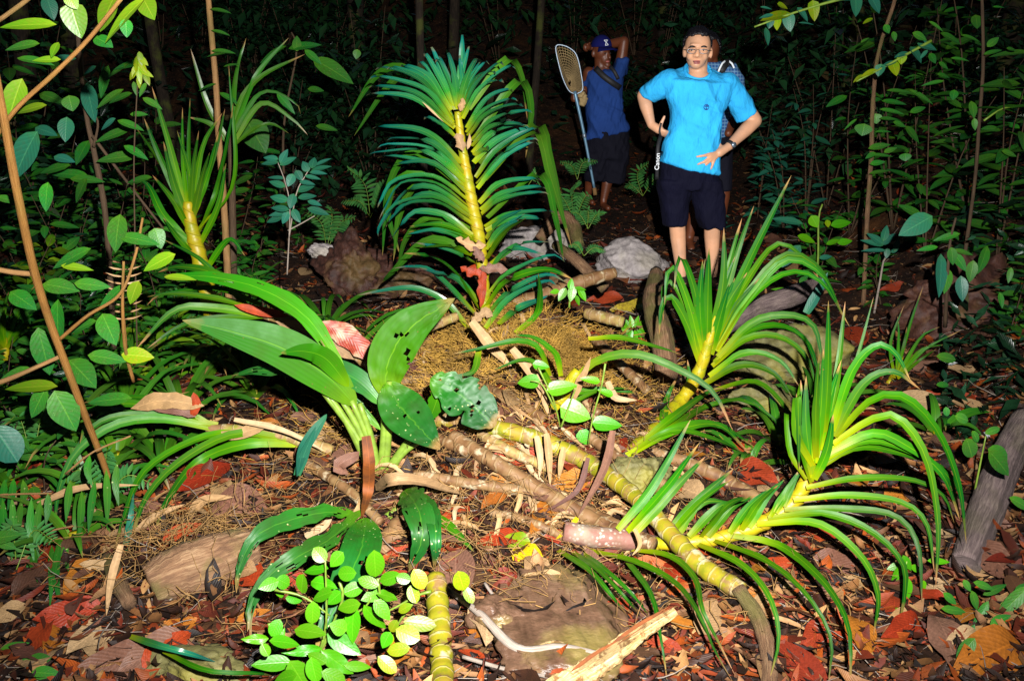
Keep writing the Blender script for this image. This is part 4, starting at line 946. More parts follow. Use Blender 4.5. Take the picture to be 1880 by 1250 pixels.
for x, y, l, w_, a in [(1015, 705, 110, 80, 60), (985, 785, 90, 60, 70), (1020, 942, 165, 75, 8), (955, 1000, 130, 90, 20), (905, 1080, 120, 65, 170), (845, 1160, 120, 70, 40), (940, 860, 80, 45, 150), (845, 1028, 80, 65, 100), (880, 955, 70, 50, 120), (1240, 715, 110, 80, 75), (1280, 790, 90, 50, 60)]:
    px, py = ZB(x, y); leaf_at(Hs, px, py, l / 2.906 * 1.08, w_ / 2.906, a, YH + RND.uniform(-0.02, 0.1) + (1100 - py) / 1200, 'oval', 'yellowlime', RND.uniform(-.3, .3), 0.35, 'leaflet')
for L in ([(480, 1110), (520, 940), (515, 600)], [(590, 720), (610, 800), (560, 930), (480, 1110)], [(240, 760), (400, 800), (540, 900)], [(795, 700), (810, 800), (830, 870)], [(540, 960), (720, 860), (760, 800)], [(480, 1110), (330, 1200), (310, 1270)], [(215, 940), (235, 1080)],
          [(990, 820), (900, 950), (830, 1100)], [(480, 1110), (500, 1270)], [(1080, 770), (1010, 790), (900, 850), (840, 880)], [(550, 980), (480, 1110)]):
    tube_px(Hs, [ZB(*q) for q in L], YH + 0.08, [3.2, 2.2, 1.6], 'stem_green', 'stalk', n=8, ns=6)

# ---- heart leaved climber seedlings in the middle
Ic = thing('heart_leaved_seedling', 'heart leaved seedling with glossy leaves above the long green cane', 'seedling', gp(1080, 860))
Z3 = lambda x, y: (960 + x / 2.842, 400 + y / 2.842)
for x, y, l, w_, a in [(275, 1015, 170, 120, 20), (440, 1075, 160, 80, 5), (205, 885, 165, 80, 350), (30, 855, 120, 75, 175), (320, 1145, 90, 70, 60), (350, 845, 110, 40, 190), (95, 770, 90, 50, 10), (430, 910, 90, 40, 200)]:
    leaf_at(Ic, *Z3(x, y), l / 2.842, w_ / 2.842, a, 3.15 + RND.uniform(0, 0.1), 'heart', 'lime', RND.uniform(-.2, .2), 0.3)
for L in ([(430, 760), (410, 880), (370, 1020), (340, 1180)], [(80, 780), (160, 950), (195, 1090)], [(200, 1090), (260, 930), (280, 880)], [(170, 1000), (100, 870), (40, 850)]):
    tube_px(Ic, [Z3(*q) for q in L], 3.17, [2, 1.6, 1.2], 'stem_green', 'stalk', n=8, ns=6)

# ---- reclining orchid shoot in the middle (leaf arching right)
YE = 3.45
Eo = thing('orchid', 'reclining orchid shoot in the middle with one leaf arching to the right', 'orchid', at(1010, 760, YE))
tube_px(Eo, [(1000, 770), (1025, 740), (1045, 705), (1062, 680)], YE, [9, 13, 14, 10], 'cane_stem', rings=5, n=24)
for L, dt, wp in [([(1050, 700), (1100, 660), (1170, 650), (1250, 680), (1310, 720), (1345, 790)], -0.2, 24), ([(1080, 622), (1140, 620), (1200, 635), (1250, 650)], 0.1, 18), ([(1030, 730), (1090, 715), (1160, 720), (1165, 725)], -0.1, 16), ([(1020, 760), (1100, 720), (1165, 712)], -0.15, 14),
                  ([(1010, 690), (990, 640), (950, 625), (880, 640), (830, 650)], -0.1, 18), ([(1030, 690), (1020, 650), (980, 620), (940, 615)], -0.1, 20), ([(1020, 720), (990, 670), (960, 660), (905, 680)], -0.1, 16), ([(880, 640), (870, 680), (840, 690)], 0, 20)]:
    leaf_px(Eo, L, YE, dt, wp, 'orchid', 0.7)
leaf_px(Eo, [(1045, 740), (1070, 690), (1085, 655)], YE - 0.08, 0, 20, DEAD['tan'], 0.9, 'dry_sheath', prof_strap, 6, jag=0.4)

# ---------------------------------------------------------------- canes, logs, sticks
def cane(name, label, pts, rpx, m, rings, cat='cane', n=None, **k):
    rp_ = rpx if isinstance(rpx, (list, tuple)) else [rpx] * len(pts)
    P = [clear(q[0], q[1], q[2], 0.35 * rp_[i] * q[2] / FPX + (0.05 if name == 'twig' else 0.018)) for i, q in enumerate(pts)]
    t = thing(name, label, cat, P[0])
    rad = [r * m_per_px(P[min(i, len(P) - 1)]) for i, r in enumerate(rpx if isinstance(rpx, (list, tuple)) else [rpx] * len(P))]
    V, F, U = tube(P, rad, k.pop('ns', 14), n or rings * 6 or 30, off=t.location, rings=rings, **{'ringamp': 0.05, **k})
    link('stalk', mesh_from('stalk', V, F, U), M[m], t); return t
k1 = cane('cane', 'long segmented green and yellow cane running down to the right', [(790, 768, 3.55), (850, 775, 3.5), (930, 790, 3.42), (1010, 815, 3.3), (1080, 850, 3.14), (1140, 890, 2.98), (1190, 935, 2.82), (1240, 990, 2.67), (1290, 1040, 2.54), (1362, 1085, 2.42)], [14, 15, 15, 16, 16, 16, 16, 17, 18, 17], 'cane', 19)
def cane_end(t, q, r, m):
    pass
cane('cane', 'thick segmented cane standing at the bottom beside the lime sapling', [(800, 1060, 2.42), (806, 1140, 2.27), (812, 1230, 2.12), (815, 1300, 2.02)], [19, 21, 21, 21], 'cane', 8)
cane('cane', 'old brown cane lying under the long green cane', [(830, 800, 3.45), (910, 850, 3.28), (1000, 905, 3.07), (1100, 960, 2.85), (1200, 1000, 2.68)], [13, 14, 15, 15, 14], 'cane_brown', 14)
cane('cane', 'thin brown cane crossing the litter right of the broad leaved plant', [(760, 870, 3.18), (850, 885, 3.12), (950, 900, 3.05), (1060, 930, 2.95), (1180, 985, 2.72)], [9, 10, 10, 10, 9], 'cane_brown', 14)
cane('cane', 'pale green cane half buried left of the long green cane', [(880, 795, 3.42), (940, 830, 3.3), (1010, 860, 3.2)], [9, 10, 9], 'cane_old', 7)
cane('cane', 'brown leafless cane behind the middle right orchid leaves', [(1190, 830, 3.5), (1260, 850, 3.42), (1330, 880, 3.3), (1400, 920, 3.15)], [12, 13, 13, 12], 'cane_brown', 8)
cane('cane', 'old cane lying along the mound right of the central orchid', [(930, 560, 4.5), (990, 545, 4.5), (1060, 520, 4.55), (1130, 500, 4.6)], [12, 14, 13, 10], 'cane_brown', 8)
cane('cane', 'short yellow brown cane on the mound below the orange leaf', [(1075, 575, 4.35), (1110, 583, 4.3), (1145, 592, 4.25)], [10, 11, 10], 'cane_old', 4)
cane('cane', 'ochre cane stub left of the central orchid base', [(740, 620, 4.0), (790, 600, 4.05), (840, 580, 4.1)], [8, 9, 8], 'cane_old', 5)
for k_, (pp, rr_, lab_) in enumerate([([(700, 760, 3.5), (770, 790, 3.4), (860, 830, 3.3)], 10, 'brown dead cane behind the leaf stalks'), ([(860, 700, 3.8), (930, 730, 3.7), (1000, 770, 3.55)], 10, 'brown dead cane on the front of the mound'), ([(930, 680, 3.8), (1010, 700, 3.7), (1100, 760, 3.5)], 9, 'thin dead cane right of the front of the mound'), ([(1080, 800, 3.4), (1150, 850, 3.2), (1240, 900, 3.05)], 10, 'dead cane right above the long green cane'),
                                     ([(900, 940, 3.0), (980, 960, 2.95), (1080, 1010, 2.8)], 8, 'dead cane below the shiny orange leaf'), ([(560, 850, 3.1), (640, 900, 3.0), (700, 960, 2.85)], 9, 'dead cane crossing below the leaf stalks'), ([(740, 700, 3.9), (800, 690, 3.85), (870, 700, 3.8)], 9, 'dead cane half sunk in the yellow root mat'), ([(1090, 620, 4.2), (1130, 660, 4.0), (1190, 720, 3.8)], 9, 'dead cane on the right flank of the mound')]):
    cane('cane', lab_, pp, rr_, 'cane_brown', 9)
cane('rotten_stub', 'spongy brown rotten stub poking down at the lower left', [(200, 1020, 2.62), (215, 1065, 2.55), (238, 1108, 2.46)], [14, 17, 12], 'rotwood', 0, 'stub', n=12, noise=0.12)
cane('root_stem', 'bent pale brown woody root at the lower right', [(1355, 1080, 2.42), (1395, 1140, 2.32), (1412, 1210, 2.2), (1408, 1290, 2.08)], [13, 15, 15, 14], 'rotwood', 0, 'root', n=24, noise=0.18)
cane('log', 'rotten splintered log stump at the lower left', [(275, 1075, 2.62), (330, 1050, 2.66), (390, 1030, 2.72), (460, 1000, 2.85)], [40, 52, 50, 36], 'rotwood', 0, 'log', n=30, ns=26, noise=0.13, flat=0.8)
cane('log', 'dark weathered log sloping up at the right edge', [(1770, 1040, 2.7), (1810, 940, 2.95), (1845, 850, 3.2), (1885, 770, 3.45)], [26, 31, 29, 26], 'greywood', 0, 'log', n=34, ns=24, noise=0.09)
cane('log', 'weathered log behind the middle right orchid', [(1330, 600, 4.6), (1390, 565, 4.8), (1450, 545, 4.9), (1510, 520, 5.1)], [16, 19, 19, 14], 'greywood', 0, 'log', n=30, ns=18, noise=0.12)
cane('log', 'brown upright root buttress between mound and middle right orchid', [(1225, 690, 4.0), (1215, 620, 4.2), (1200, 560, 4.45), (1205, 500, 4.8)], [20, 22, 20, 12], 'rotwood', 0, 'root', n=30, ns=18, noise=0.12)
cane('log', 'slanting brown branch left of the pale grey boulder', [(1020, 450, 5.4), (1060, 480, 5.2), (1110, 530, 5.0)], [9, 11, 10], 'rotwood', 0, 'branch', n=24, ns=12, noise=0.15)
cane('log', 'mossy log arching behind the rounded grey boulder', [(990, 440, 6.1), (1025, 400, 6.2), (1050, 410, 6.1), (1062, 450, 5.9)], [10, 13, 13, 11], 'rotwood', 0, 'log', n=24, ns=12, noise=0.15)
cane('twig', 'forked grey twig lying over the flat rock', [(820, 1080, 2.42), (880, 1125, 2.32), (950, 1190, 2.2), (1030, 1188, 2.18), (1110, 1203, 2.15)], [5, 6, 9, 8, 6], 'twig', 0, 'twig', n=30, ns=10, noise=0.15)
tw = bpy.data.objects['twig']
tube_px(tw, [(950, 1190, 2.2), (930, 1220, 2.14), (925, 1260, 2.08)], 2.2, [8, 6, 6], 'twig', 'side_branch', n=14, noise=0.15)
tube_px(tw, [(952, 1185, 2.2), (930, 1130, 2.3), (890, 1070, 2.4)], 2.2, [6, 4, 3], 'twig', 'side_branch', n=14, noise=0.15)
cane('twig', 'curved pale twig beside the forked grey twig', [(980, 1190, 2.19), (1020, 1178, 2.2), (1060, 1195, 2.17)], [4, 4, 3], 'cutwood', 0, 'twig', n=14, ns=8)
cane('twig', 'thin grey twig at the bottom under the forked twig', [(850, 1205, 2.2), (930, 1228, 2.15), (1000, 1240, 2.12)], [4, 4, 3], 'twig', 0, 'twig', n=14, ns=8)
# split piece of pale cut wood
P = [clear(1010, 1275, 1.93, .03), clear(1090, 1225, 2.0, .04), clear(1170, 1165, 2.08, .06), clear(1240, 1122, 2.14, .09)]
t_ = thing('cut_branch', 'split piece of pale yellow wood with brown bark in front', 'wood', P[0])
V, F, U = tube(P, [0.036, 0.034, 0.030, 0.026, 0.019, 0.011], 13, 44, off=t_.location, noise=0.28, flat=0.62)
link('split_wood', mesh_from('split_wood', V, F, U, smooth=False), M['cutwood'], t_)
for k in range(7):
    a_, b_ = sorted((RND.random(), RND.random() * 0.9)); q0 = P[0].lerp(P[3], a_); q1 = P[0].lerp(P[3], min(1, b_ + 0.15)); u_ = Vector((RND.uniform(-.02, .02), -0.01, 0.024))
    V, F, U = ribbon([q0 + u_, q0.lerp(q1, 0.5) + u_ * 1.15, q1 + u_], 0.006, prof_lance, 0.5, 0.9, 5, 2, off=t_.location)
    link('splinter', mesh_from('splinter', V, F, U), M['rust_sheath' if k % 2 else 'cutwood'], t_)

# dry strap leaf strips
STR = [([(985, 800), (992, 840), (990, 878)], 3.05, 14, 'pale dry strip hanging over the long cane, left one of three'), ([(1003, 795), (1008, 840), (1010, 892)], 3.02, 15, 'pale dry strip hanging over the long cane, middle one of three'), ([(1035, 820), (1030, 850), (1026, 880)], 3.02, 13, 'pale dry strip hanging over the long cane, right one of three'),
       ([(865, 590), (905, 640), (960, 690)], 3.75, 22, 'long dry strip running down the mound from the central orchid'), ([(905, 715), (940, 745), (985, 775)], 3.5, 12, 'narrow pale strip beside the damaged blue green leaf'), ([(940, 640), (985, 700), (1010, 770)], 3.45, 20, 'broad dry strip on the mound left of the middle shoot'),
       ([(70, 925), (150, 895), (255, 890)], 2.85, 14, 'long dry tan leaf crossing the hanging leaflets at the left'), ([(345, 950), (375, 918), (430, 912)], 2.9, 20, 'curled pale dry leaf above the rotten stump'), ([(222, 1000), (205, 1060), (195, 1130)], 2.5, 16, 'hanging dry strip in front of the spongy stub'), ([(245, 980), (290, 945), (340, 925)], 2.8, 16, 'dry folded strip left of the curled pale leaf'),
       ([(430, 770), (520, 790), (600, 830)], 3.15, 12, 'straight dry stalk lying over the left reclining cane'), ([(1125, 790), (1110, 860), (1060, 950)], 2.85, 17, 'reddish purple fading leaf standing up by the long cane'), ([(1060, 950), (1045, 970), (1020, 990)], 2.83, 12, 'yellow fallen leaf end by the pinkish stem'),
       ([(560, 985), (600, 960), (610, 920)], 2.85, 16, 'dry brown strip left of the rust coloured sheath'), ([(1115, 700), (1130, 730), (1170, 735)], 3.35, 16, 'white dry sheath in the litter right of the middle shoot'), ([(1165, 970), (1175, 1000), (1160, 1020)], 2.6, 10, 'small dry scrap by the pinkish stem'),
       ([(890, 820), (940, 830), (1000, 845)], 3.2, 14, 'weathered dry strip next to the pale buried cane'), ([(1080, 840), (1060, 900), (1000, 940)], 2.95, 12, 'dry strip under the reddish purple leaf')]
for pts, Y, wp, lab in STR:
    c0 = at(*pts[0], Y); t_ = thing('dry_strip', lab, 'dry leaf', c0)
    mm = 'dry_strip'
    if 'purple' in lab: mm = DEAD['mauve grey']
    if 'yellow' in lab: mm = 'yellow_leaf'
    leaf_px(t_, pts, Y, 0.0, wp, mm, 0.8, 'blade', prof_strap, 10, 0.4, wave=0.15)

r_ = random.Random(31)
for k in range(90):
    px, py = r_.gauss(930, 170), r_.uniform(590, 1010)
    if not 600 < px < 1260: continue
    p0 = gp(px, py, 0.02); a_ = r_.uniform(0, 6.283); l_ = r_.uniform(0.08, 0.26)
    pts3 = []
    for i in range(5):
        a_ += r_.uniform(-.35, .35); x_, y_ = p0.x + math.cos(a_) * l_ * i / 4, p0.y + math.sin(a_) * l_ * i / 4; pts3.append(Vector((x_, y_, H(x_, y_) + 0.02 + 0.03 * math.sin(i * 1.1))))
    V, F, U = ribbon(pts3, r_.uniform(0.006, 0.016), prof_strap, 0.5, 0.3, 10, 4, wave=0.2, jag=0.3)
    zn = 'upper part of the mound' if py < 720 else ('litter round the leaf stalks' if px < 790 else ('litter left of the long cane' if px < 960 else ('litter around the pinkish stem' if py > 880 else 'litter above the long cane')))
    tag(link('dry_strip', mesh_from('dry_strip', V, F, U), r_.choice([M['dry_strip'], DEAD['tan'], M['dry_strip']])), f'dry tan leaf strip, one of several on the {zn}', 'dry leaf', f'dry strips on the {zn}')
# long green fallen leaf at lower left
for pts, Y, wp, m_, lab in [([(240, 1168), (300, 1185), (350, 1200), (400, 1216)], 2.2, 20, 'orchid_sky_tint', 'fallen blue green strap leaf pointing left at the lower left'), ([(300, 1195), (380, 1230), (470, 1235), (500, 1240)], 2.1, 14, 'orchid', 'fallen yellow green strap leaf along the bottom left edge'),
                            ([(230, 1010), (240, 950), (245, 905)], 2.8, 14, 'bush_sky_tint', 'broken dark green strap leaf standing by the spongy stub'), ([(545, 872), (560, 830), (580, 782)], 2.9, 20, 'bush_sky_tint', 'glossy blue green strap leaf standing left of the leaf stalks'),
                            ([(1480, 575), (1500, 540), (1520, 500)], 4.3, 20, 'bush_sky_tint', 'dark pointed leaf behind the middle right orchid')]:
    t_ = thing('fallen_leaf', lab, 'leaf', at(*pts[0], Y)); leaf_px(t_, pts, Y, 0, wp, m_, 0.8, 'blade', prof_strap, 10)

# ---------------------------------------------------------------- fallen leaves picked out one by one
def fallen(px, py, lpx, ang, m, lab, asp=0.45, kind='ellw', lift=0.03, tilt=0.5, name='fallen_leaf', group=None):
    p = gp(px, py, lift); a = math.radians(ang)
    d = RGT * math.cos(a) - Vector((0, 1, 0)) * -math.sin(-a) * 1.0
    d = Vector((math.cos(a), -math.sin(a), 0)) + UP * RND.uniform(-.15, .25)
    L = lpx * m_per_px(p) * (1.0 + 0.9 * abs(math.sin(a)))
    nrm = (UP * 0.7 - Vector((0, 1, 0)) * tilt + RGT * RND.uniform(-.3, .3)).normalized()
    o = link(name, shared(kind, m))
    place(o, None, p, d, nrm, L, asp / ASP[kind]); return tag(o, lab, 'dead leaf', group)
for a in [(1040, 898, 70, 160, DEAD['orange'], 'shiny orange brown leaf lying by the dry strips', 0.6), (972, 1042, 62, 70, 'yellow_leaf', 'yellow fallen leaf above the flat rock', 0.5), (945, 1006, 50, 190, 'yellowlime', 'half green half orange leaf next to the yellow leaf', 0.65),
          (1130, 515, 50, 70, DEAD['orange'], 'bright orange lobed leaf below the pale grey boulder', 0.6), (1190, 510, 60, 130, DEAD['rust red'], 'dark red ribbed leaf right of the pale grey boulder', 0.5), (1110, 555, 62, 170, DEAD['rust red'], 'crimson leaf on the mound left of the ochre leaf', 0.4), (1160, 570, 75, 160, 'ochre_leaf', 'long ochre yellow leaf on the mound below the boulder', 0.3),
          (350, 682, 75, 40, DEAD['orange'], 'ribbed orange brown leaf hanging in the dark left clump', 0.6), (765, 660, 70, 130, DEAD['tan'], 'ribbed tan leaf behind the upright broad leaf', 0.55), (770, 690, 60, 150, DEAD['mauve grey'], 'dull pinkish leaf below the ribbed tan leaf', 0.6), (445, 945, 90, 30, DEAD['mauve grey'], 'large pinkish leaf left of the rust coloured sheath', 0.7),
          (1700, 683, 85, 0, DEAD['mauve grey'], 'pale pinkish ribbed leaf beside the young orchid', 0.4), (1745, 745, 90, 20, DEAD['rust red'], 'big dark red ribbed leaf on the right slope', 0.4), (1640, 535, 50, 175, DEAD['rust red'], 'small dark red leaf below the hanging broad leaves', 0.4), (1385, 880, 60, 60, DEAD['rust red'], 'crimson ribbed leaf left of the bright front orchid', 0.6),
          (1740, 1195, 95, 100, DEAD['mauve grey'], 'purplish ribbed leaf standing beside the right seedling', 0.42), (1815, 1215, 130, 150, DEAD['orange'], 'big orange ribbed leaf in the lower right corner', 0.5), (130, 1140, 95, 160, DEAD['rust red'], 'rust red ribbed leaf at the lower left', 0.5), (215, 1230, 110, 150, DEAD['mauve grey'], 'grey ribbed leaf at the bottom left edge', 0.5),
          (105, 1185, 60, 80, DEAD['orange'], 'narrow orange leaf below the rust red ribbed leaf', 0.4), (170, 1180, 60, 110, DEAD['tan'], 'pale curled tan leaf in the lower left litter', 0.6), (480, 795, 60, 160, DEAD['orange'], 'orange leaf curled beside the left reclining cane', 0.5), (640, 850, 60, 120, DEAD['mauve grey'], 'mauve leaf left of the leaf stalks', 0.5),
          (955, 850, 90, 170, DEAD['rust red'], 'long dark red leaf between the two brown canes', 0.4), (1000, 960, 70, 110, DEAD['orange'], 'orange leaf left of the pinkish stem', 0.4), (1035, 1000, 70, 5, DEAD['rust red'], 'red brown leaf resting against the pinkish stem', 0.4), (1660, 1145, 60, 160, DEAD['tan'], 'pale tan leaf at the tips of the bright front orchid', 0.5), (1645, 920, 60, 170, DEAD['orange'], 'orange tan leaf under the bright orchid arches', 0.5),
          (1540, 1050, 75, 20, DEAD['mauve grey'], 'pink grey leaf below the bright orchid arches', 0.6), (1500, 1180, 60, 140, DEAD['rust red'], 'rust red leaf between the lowest orchid leaves', 0.6), (1580, 1180, 60, 100, DEAD['orange'], 'red orange leaf at the bottom right of the orchid', 0.6), (990, 1075, 90, 175, DEAD['tan'], 'tan leaf with pink back on the flat rock edge', 0.3), (880, 1165, 45, 60, DEAD['orange'], 'orange scrap leaf by the forked twig', 0.7),
          (1395, 1105, 40, 20, DEAD['orange'], 'ochre leaf behind the bent woody root', 0.6), (930, 905, 60, 30, DEAD['orange'], 'orange brown leaf with green edge left of the shiny leaf', 0.45), (1010, 930, 60, 60, DEAD['mauve grey'], 'pinkish leaf under the shiny orange leaf', 0.5), (600, 800, 60, 20, DEAD['tan'], 'tan leaf at the foot of the leaf stalks', 0.5)]:
    fallen(*a)
r_ = random.Random(77); names = list(DEAD); made = 0
def zone(px, py):
    if py < 620: return 'on the path beyond the mound' if px > 900 else 'in the shade round the red boulder'
    if px > 1380: return 'on the right slope among the orchids'
    if px < 480: return 'in the dark hollow at the lower left'
    if py > 1000: return 'around the flat front rock'
    return 'on the mound among the canes'
pts_ = []
while len(pts_) < 262:
    px, py = r_.uniform(0, 1880), r_.uniform(430, 1250)
    if px < 560 and py < 800: continue
    if py < 620 and not (900 < px < 1750) and r_.random() < 0.7: continue
    pts_.append((px, py))
for px, py in pts_:
    colr = r_.choices(names, (3, 2.2, 2.6, 2, 2.4))[0]
    f = 0.55 + 0.55 * (py - 430) / 820
    zn = zone(px, py)
    fallen(px, py, r_.uniform(34, 74) * f * 1.1, r_.uniform(0, 360), DEAD[colr], f'{colr} dead leaf, one of many lying {zn}', r_.uniform(0.35, 0.6), r_.choice(['ell', 'ellw', 'ellw', 'oval']), r_.uniform(0.012, 0.04), r_.uniform(-0.1, 0.6), group=f'{colr} fallen leaves {zn}')
# ---------------------------------------------------------------- left saplings and shrubs
Ls = thing('sapling', 'leaning sapling with a smooth orange stem and light green leaves, left edge', 'sapling', at(218, 935, 3.05))
tube_px(Ls, [(218, 935, 3.05), (190, 850, 2.95), (140, 720, 2.8), (75, 540, 2.65), (35, 370, 2.5), (2, 190, 2.4), (-20, 80, 2.35)], 3.0, [5, 5.5, 6, 6, 6, 5.5, 5], 'stem_orange', 'stem', n=50, noise=0.05)
tube_px(Ls, [(-20, 270, 2.45), (30, 200, 2.42), (100, 135, 2.4), (160, 75, 2.38), (225, -5, 2.36)], 2.4, [3.6, 4, 4, 3.6, 3.4], 'stem_orange', 'branch', n=24)
tube_px(Ls, [(-5, 40, 2.45), (50, 0, 2.45), (80, -30, 2.4)], 2.4, [4, 4, 4], 'stem_tan', 'branch', n=8)
tube_px(Ls, [(107, 625, 2.72), (160, 580, 2.7), (220, 540, 2.7), (248, 470, 2.72), (262, 400, 2.74)], 2.7, [3.4, 3, 2.8, 2.4, 2], 'stem_orange', 'branch', n=24)
tube_px(Ls, [(-10, 494, 2.6), (25, 500, 2.61), (57, 503, 2.63)], 2.6, [5, 5, 5], 'stem_tan', 'branch', n=8)
tube_px(Ls, [(-10, 705, 2.72), (30, 690, 2.72), (120, 650, 2.75)], 2.7, [5, 4, 3.5], 'stem_tan', 'branch', n=10)
tube_px(Ls, [(245, 700, 2.85), (230, 640, 2.8), (225, 560, 2.75), (227, 480, 2.72)], 2.8, [3.4, 3, 2.6, 2], 'stem_orange', 'branch', n=16)
for cx, cy, l, w_, a, kind, m_ in [(139, 38, 56, 40, 80, 'heart', 'bush_warm'), (196, 25, 66, 44, 118, 'ell', 'bush_warm'), (226, 37, 108, 30, 145, 'ell', 'bush_warm'), (272, 15, 50, 32, 60, 'ell', 'bush_warm'), (50, 46, 98, 26, 178, 'ell', 'bush_warm'), (26, 186, 80, 40, 117, 'ell', 'bush_warm'),
                                   (65, 112, 66, 18, 10, 'ell', 'bush'), (100, 92, 30, 20, 110, 'ell', 'bush_warm'), (55, 200, 65, 18, 172, 'ell', 'bush_warm'), (45, 285, 92, 64, 120, 'ell', 'bush_sky_tint'), (85, 362, 50, 32, 100, 'ell', 'bush'), (15, 367, 45, 16, 15, 'ell', 'bush'), (190, 77, 40, 26, 30, 'ell', 'bush'), (232, 52, 30, 22, 95, 'ell', 'bush'),
                                   (85, 110, 45, 15, 175, 'ell', 'bush_warm'), (40, 85, 60, 24, 170, 'ell', 'bush'), (133, 4, 26, 22, 60, 'heart', 'bush_warm'), (81, 646, 82, 38, 85, 'ell', 'bush'), (200, 604, 62, 36, 60, 'ell', 'bush'), (151, 685, 72, 44, 40, 'ell', 'bush'), (120, 755, 76, 48, 70, 'ell', 'bush'), (106, 597, 88, 34, 92, 'ell', 'bush'),
                                   (253, 653, 52, 32, 5, 'ell', 'yellowlime'), (292, 481, 58, 30, 150, 'ell', 'bush_warm'), (246, 537, 42, 28, 110, 'ell', 'bush_warm'), (141, 491, 58, 15, 8, 'ell', 'bush_warm'), (112, 527, 62, 34, 10, 'ell', 'bush'), (169, 523, 64, 24, 6, 'ell', 'bush'), (130, 474, 78, 24, 155, 'ell', 'bush'), (42, 551, 62, 30, 30, 'ell', 'bush'),
                                   (56, 710, 92, 26, 178, 'ell', 'bush_warm'), (200, 734, 82, 26, 175, 'ell', 'bush'), (197, 657, 62, 28, 10, 'ell', 'bush'), (10, 815, 72, 50, 60, 'oval', 'bush_sky_tint'), (215, 428, 66, 40, 95, 'ell', 'bush'), (255, 440, 80, 22, 12, 'ell', 'bush'), (290, 438, 36, 28, 75, 'heart', 'bush'), (150, 600, 60, 22, 160, 'ell', 'bush'),
                                   (330, 510, 60, 14, 5, 'ell', 'bush_warm'), (205, 545, 60, 22, 130, 'ell', 'bush'), (25, 690, 70, 26, 160, 'ell', 'bush'), (70, 740, 60, 30, 120, 'ell', 'bush')]:
    leaf_at(Ls, cx, cy, l * 1.08, w_, a, 2.45 + 0.4 * min(1, cy / 700) + RND.uniform(-.06, .06), kind, m_, RND.uniform(-.4, .4), RND.uniform(0.2, 0.6))
# young yellow shoot standing above the shrubs
sh = thing('sapling', 'thin seedling topped by a drooping cluster of pale yellow young leaves', 'sapling', at(252, 660, 3.9))
tube_px(sh, [(252, 660), (248, 450), (246, 300), (250, 200), (255, 110)], 3.9, [1.5, 1.4, 1.3, 1.2, 1], 'stem_brown', n=20, ns=6)
for cx, cy, l, a in [(258, 108, 26, 80), (250, 120, 32, 95), (262, 122, 32, 60), (247, 132, 26, 110), (268, 134, 30, 30), (256, 138, 34, 85), (270, 146, 24, 70), (256, 150, 26, 95), (243, 138, 22, 120), (263, 112, 24, 45)]:
    leaf_at(sh, cx, cy, l, 11, a, 3.88, 'ell', 'yellowlime', 0.1, 0.2)
for cx, cy, l, a in [(235, 120, 60, 170), (215, 130, 50, 150), (262, 165, 30, 120), (248, 163, 26, 80), (280, 190, 40, 30), (220, 180, 50, 160), (240, 230, 50, 20), (255, 330, 50, 170), (250, 280, 50, 30)]:
    leaf_at(sh, cx, cy, l, l * 0.32, a, 3.9, 'ell', 'bush', 0.1, 0.5)
# tan pole sapling
tp = thing('sapling', 'slender bare tan sapling stem rising out of the picture, upper left', 'sapling', at(425, 640, 5.0))
tube_px(tp, [(425, 645), (412, 390), (402, 260), (396, 150), (386, 40), (378, -60)], 5.0, [6.5, 6.5, 6, 5.5, 5, 4.5], 'stem_tan', n=40, noise=0.08)
for cx, cy, l, a in [(405, 20, 40, 10), (410, 95, 45, 5), (398, 100, 40, 170), (420, 180, 40, 30), (380, 160, 36, 160), (405, 60, 36, 15), (425, 120, 30, 350)]:
    leaf_at(tp, cx, cy, l, l * 0.3, a, 4.95, 'ell', 'bush', 0, 0.6)
tp2 = thing('sapling', 'thin brown sapling stem with crooked bark among the left shrubs', 'sapling', at(210, 640, 4.2))
tube_px(tp2, [(210, 640), (195, 410), (175, 290), (160, 220), (148, 130), (140, 40), (120, -20)], 4.2, [5, 5, 5, 5, 4, 3.5, 3], 'stem_brown', n=40, noise=0.12)
tube_px(tp2, [(170, 250), (230, 330), (300, 420)], 4.15, [3, 2.5, 2], 'stem_brown', 'branch', n=14)
tube_px(tp2, [(172, 270), (180, 230), (176, 215)], 4.15, [3, 2, 2], 'stem_brown', 'branch', n=6)
for cx, cy, l, w_, a, m_ in [(166, 188, 70, 28, 75, 'bush_sky_tint'), (121, 238, 42, 28, 95, 'bush_sky_tint'), (84, 241, 46, 20, 20, 'bush_sky_tint'), (165, 129, 26, 10, 155, 'bush_sky_tint'), (198, 228, 34, 14, 150, 'bush_sky_tint'), (118, 292, 40, 18, 15, 'bush_sky_tint'), (191, 151, 55, 18, 112, 'bush'), (201, 181, 55, 18, 142, 'bush'), (207, 248, 60, 18, 155, 'bush'),
                             (215, 290, 66, 24, 170, 'bush'), (150, 280, 46, 34, 115, 'bush'), (130, 190, 26, 30, 80, 'bush'), (95, 180, 50, 20, 20, 'bush'), (112, 108, 46, 16, 175, 'bush_sky_tint'), (92, 15, 40, 26, 75, 'bush_sky_tint'), (255, 210, 30, 12, 0, 'bush'), (125, 320, 70, 20, 185, 'bush'), (160, 330, 60, 18, 5, 'bush'), (100, 310, 60, 20, 170, 'bush'), (148, 350, 46, 28, 120, 'bush')]:
    leaf_at(tp2, cx, cy, l * 1.1, w_, a, 4.1 + RND.uniform(-.1, .1), 'ell', m_, RND.uniform(-.3, .3), 0.4)
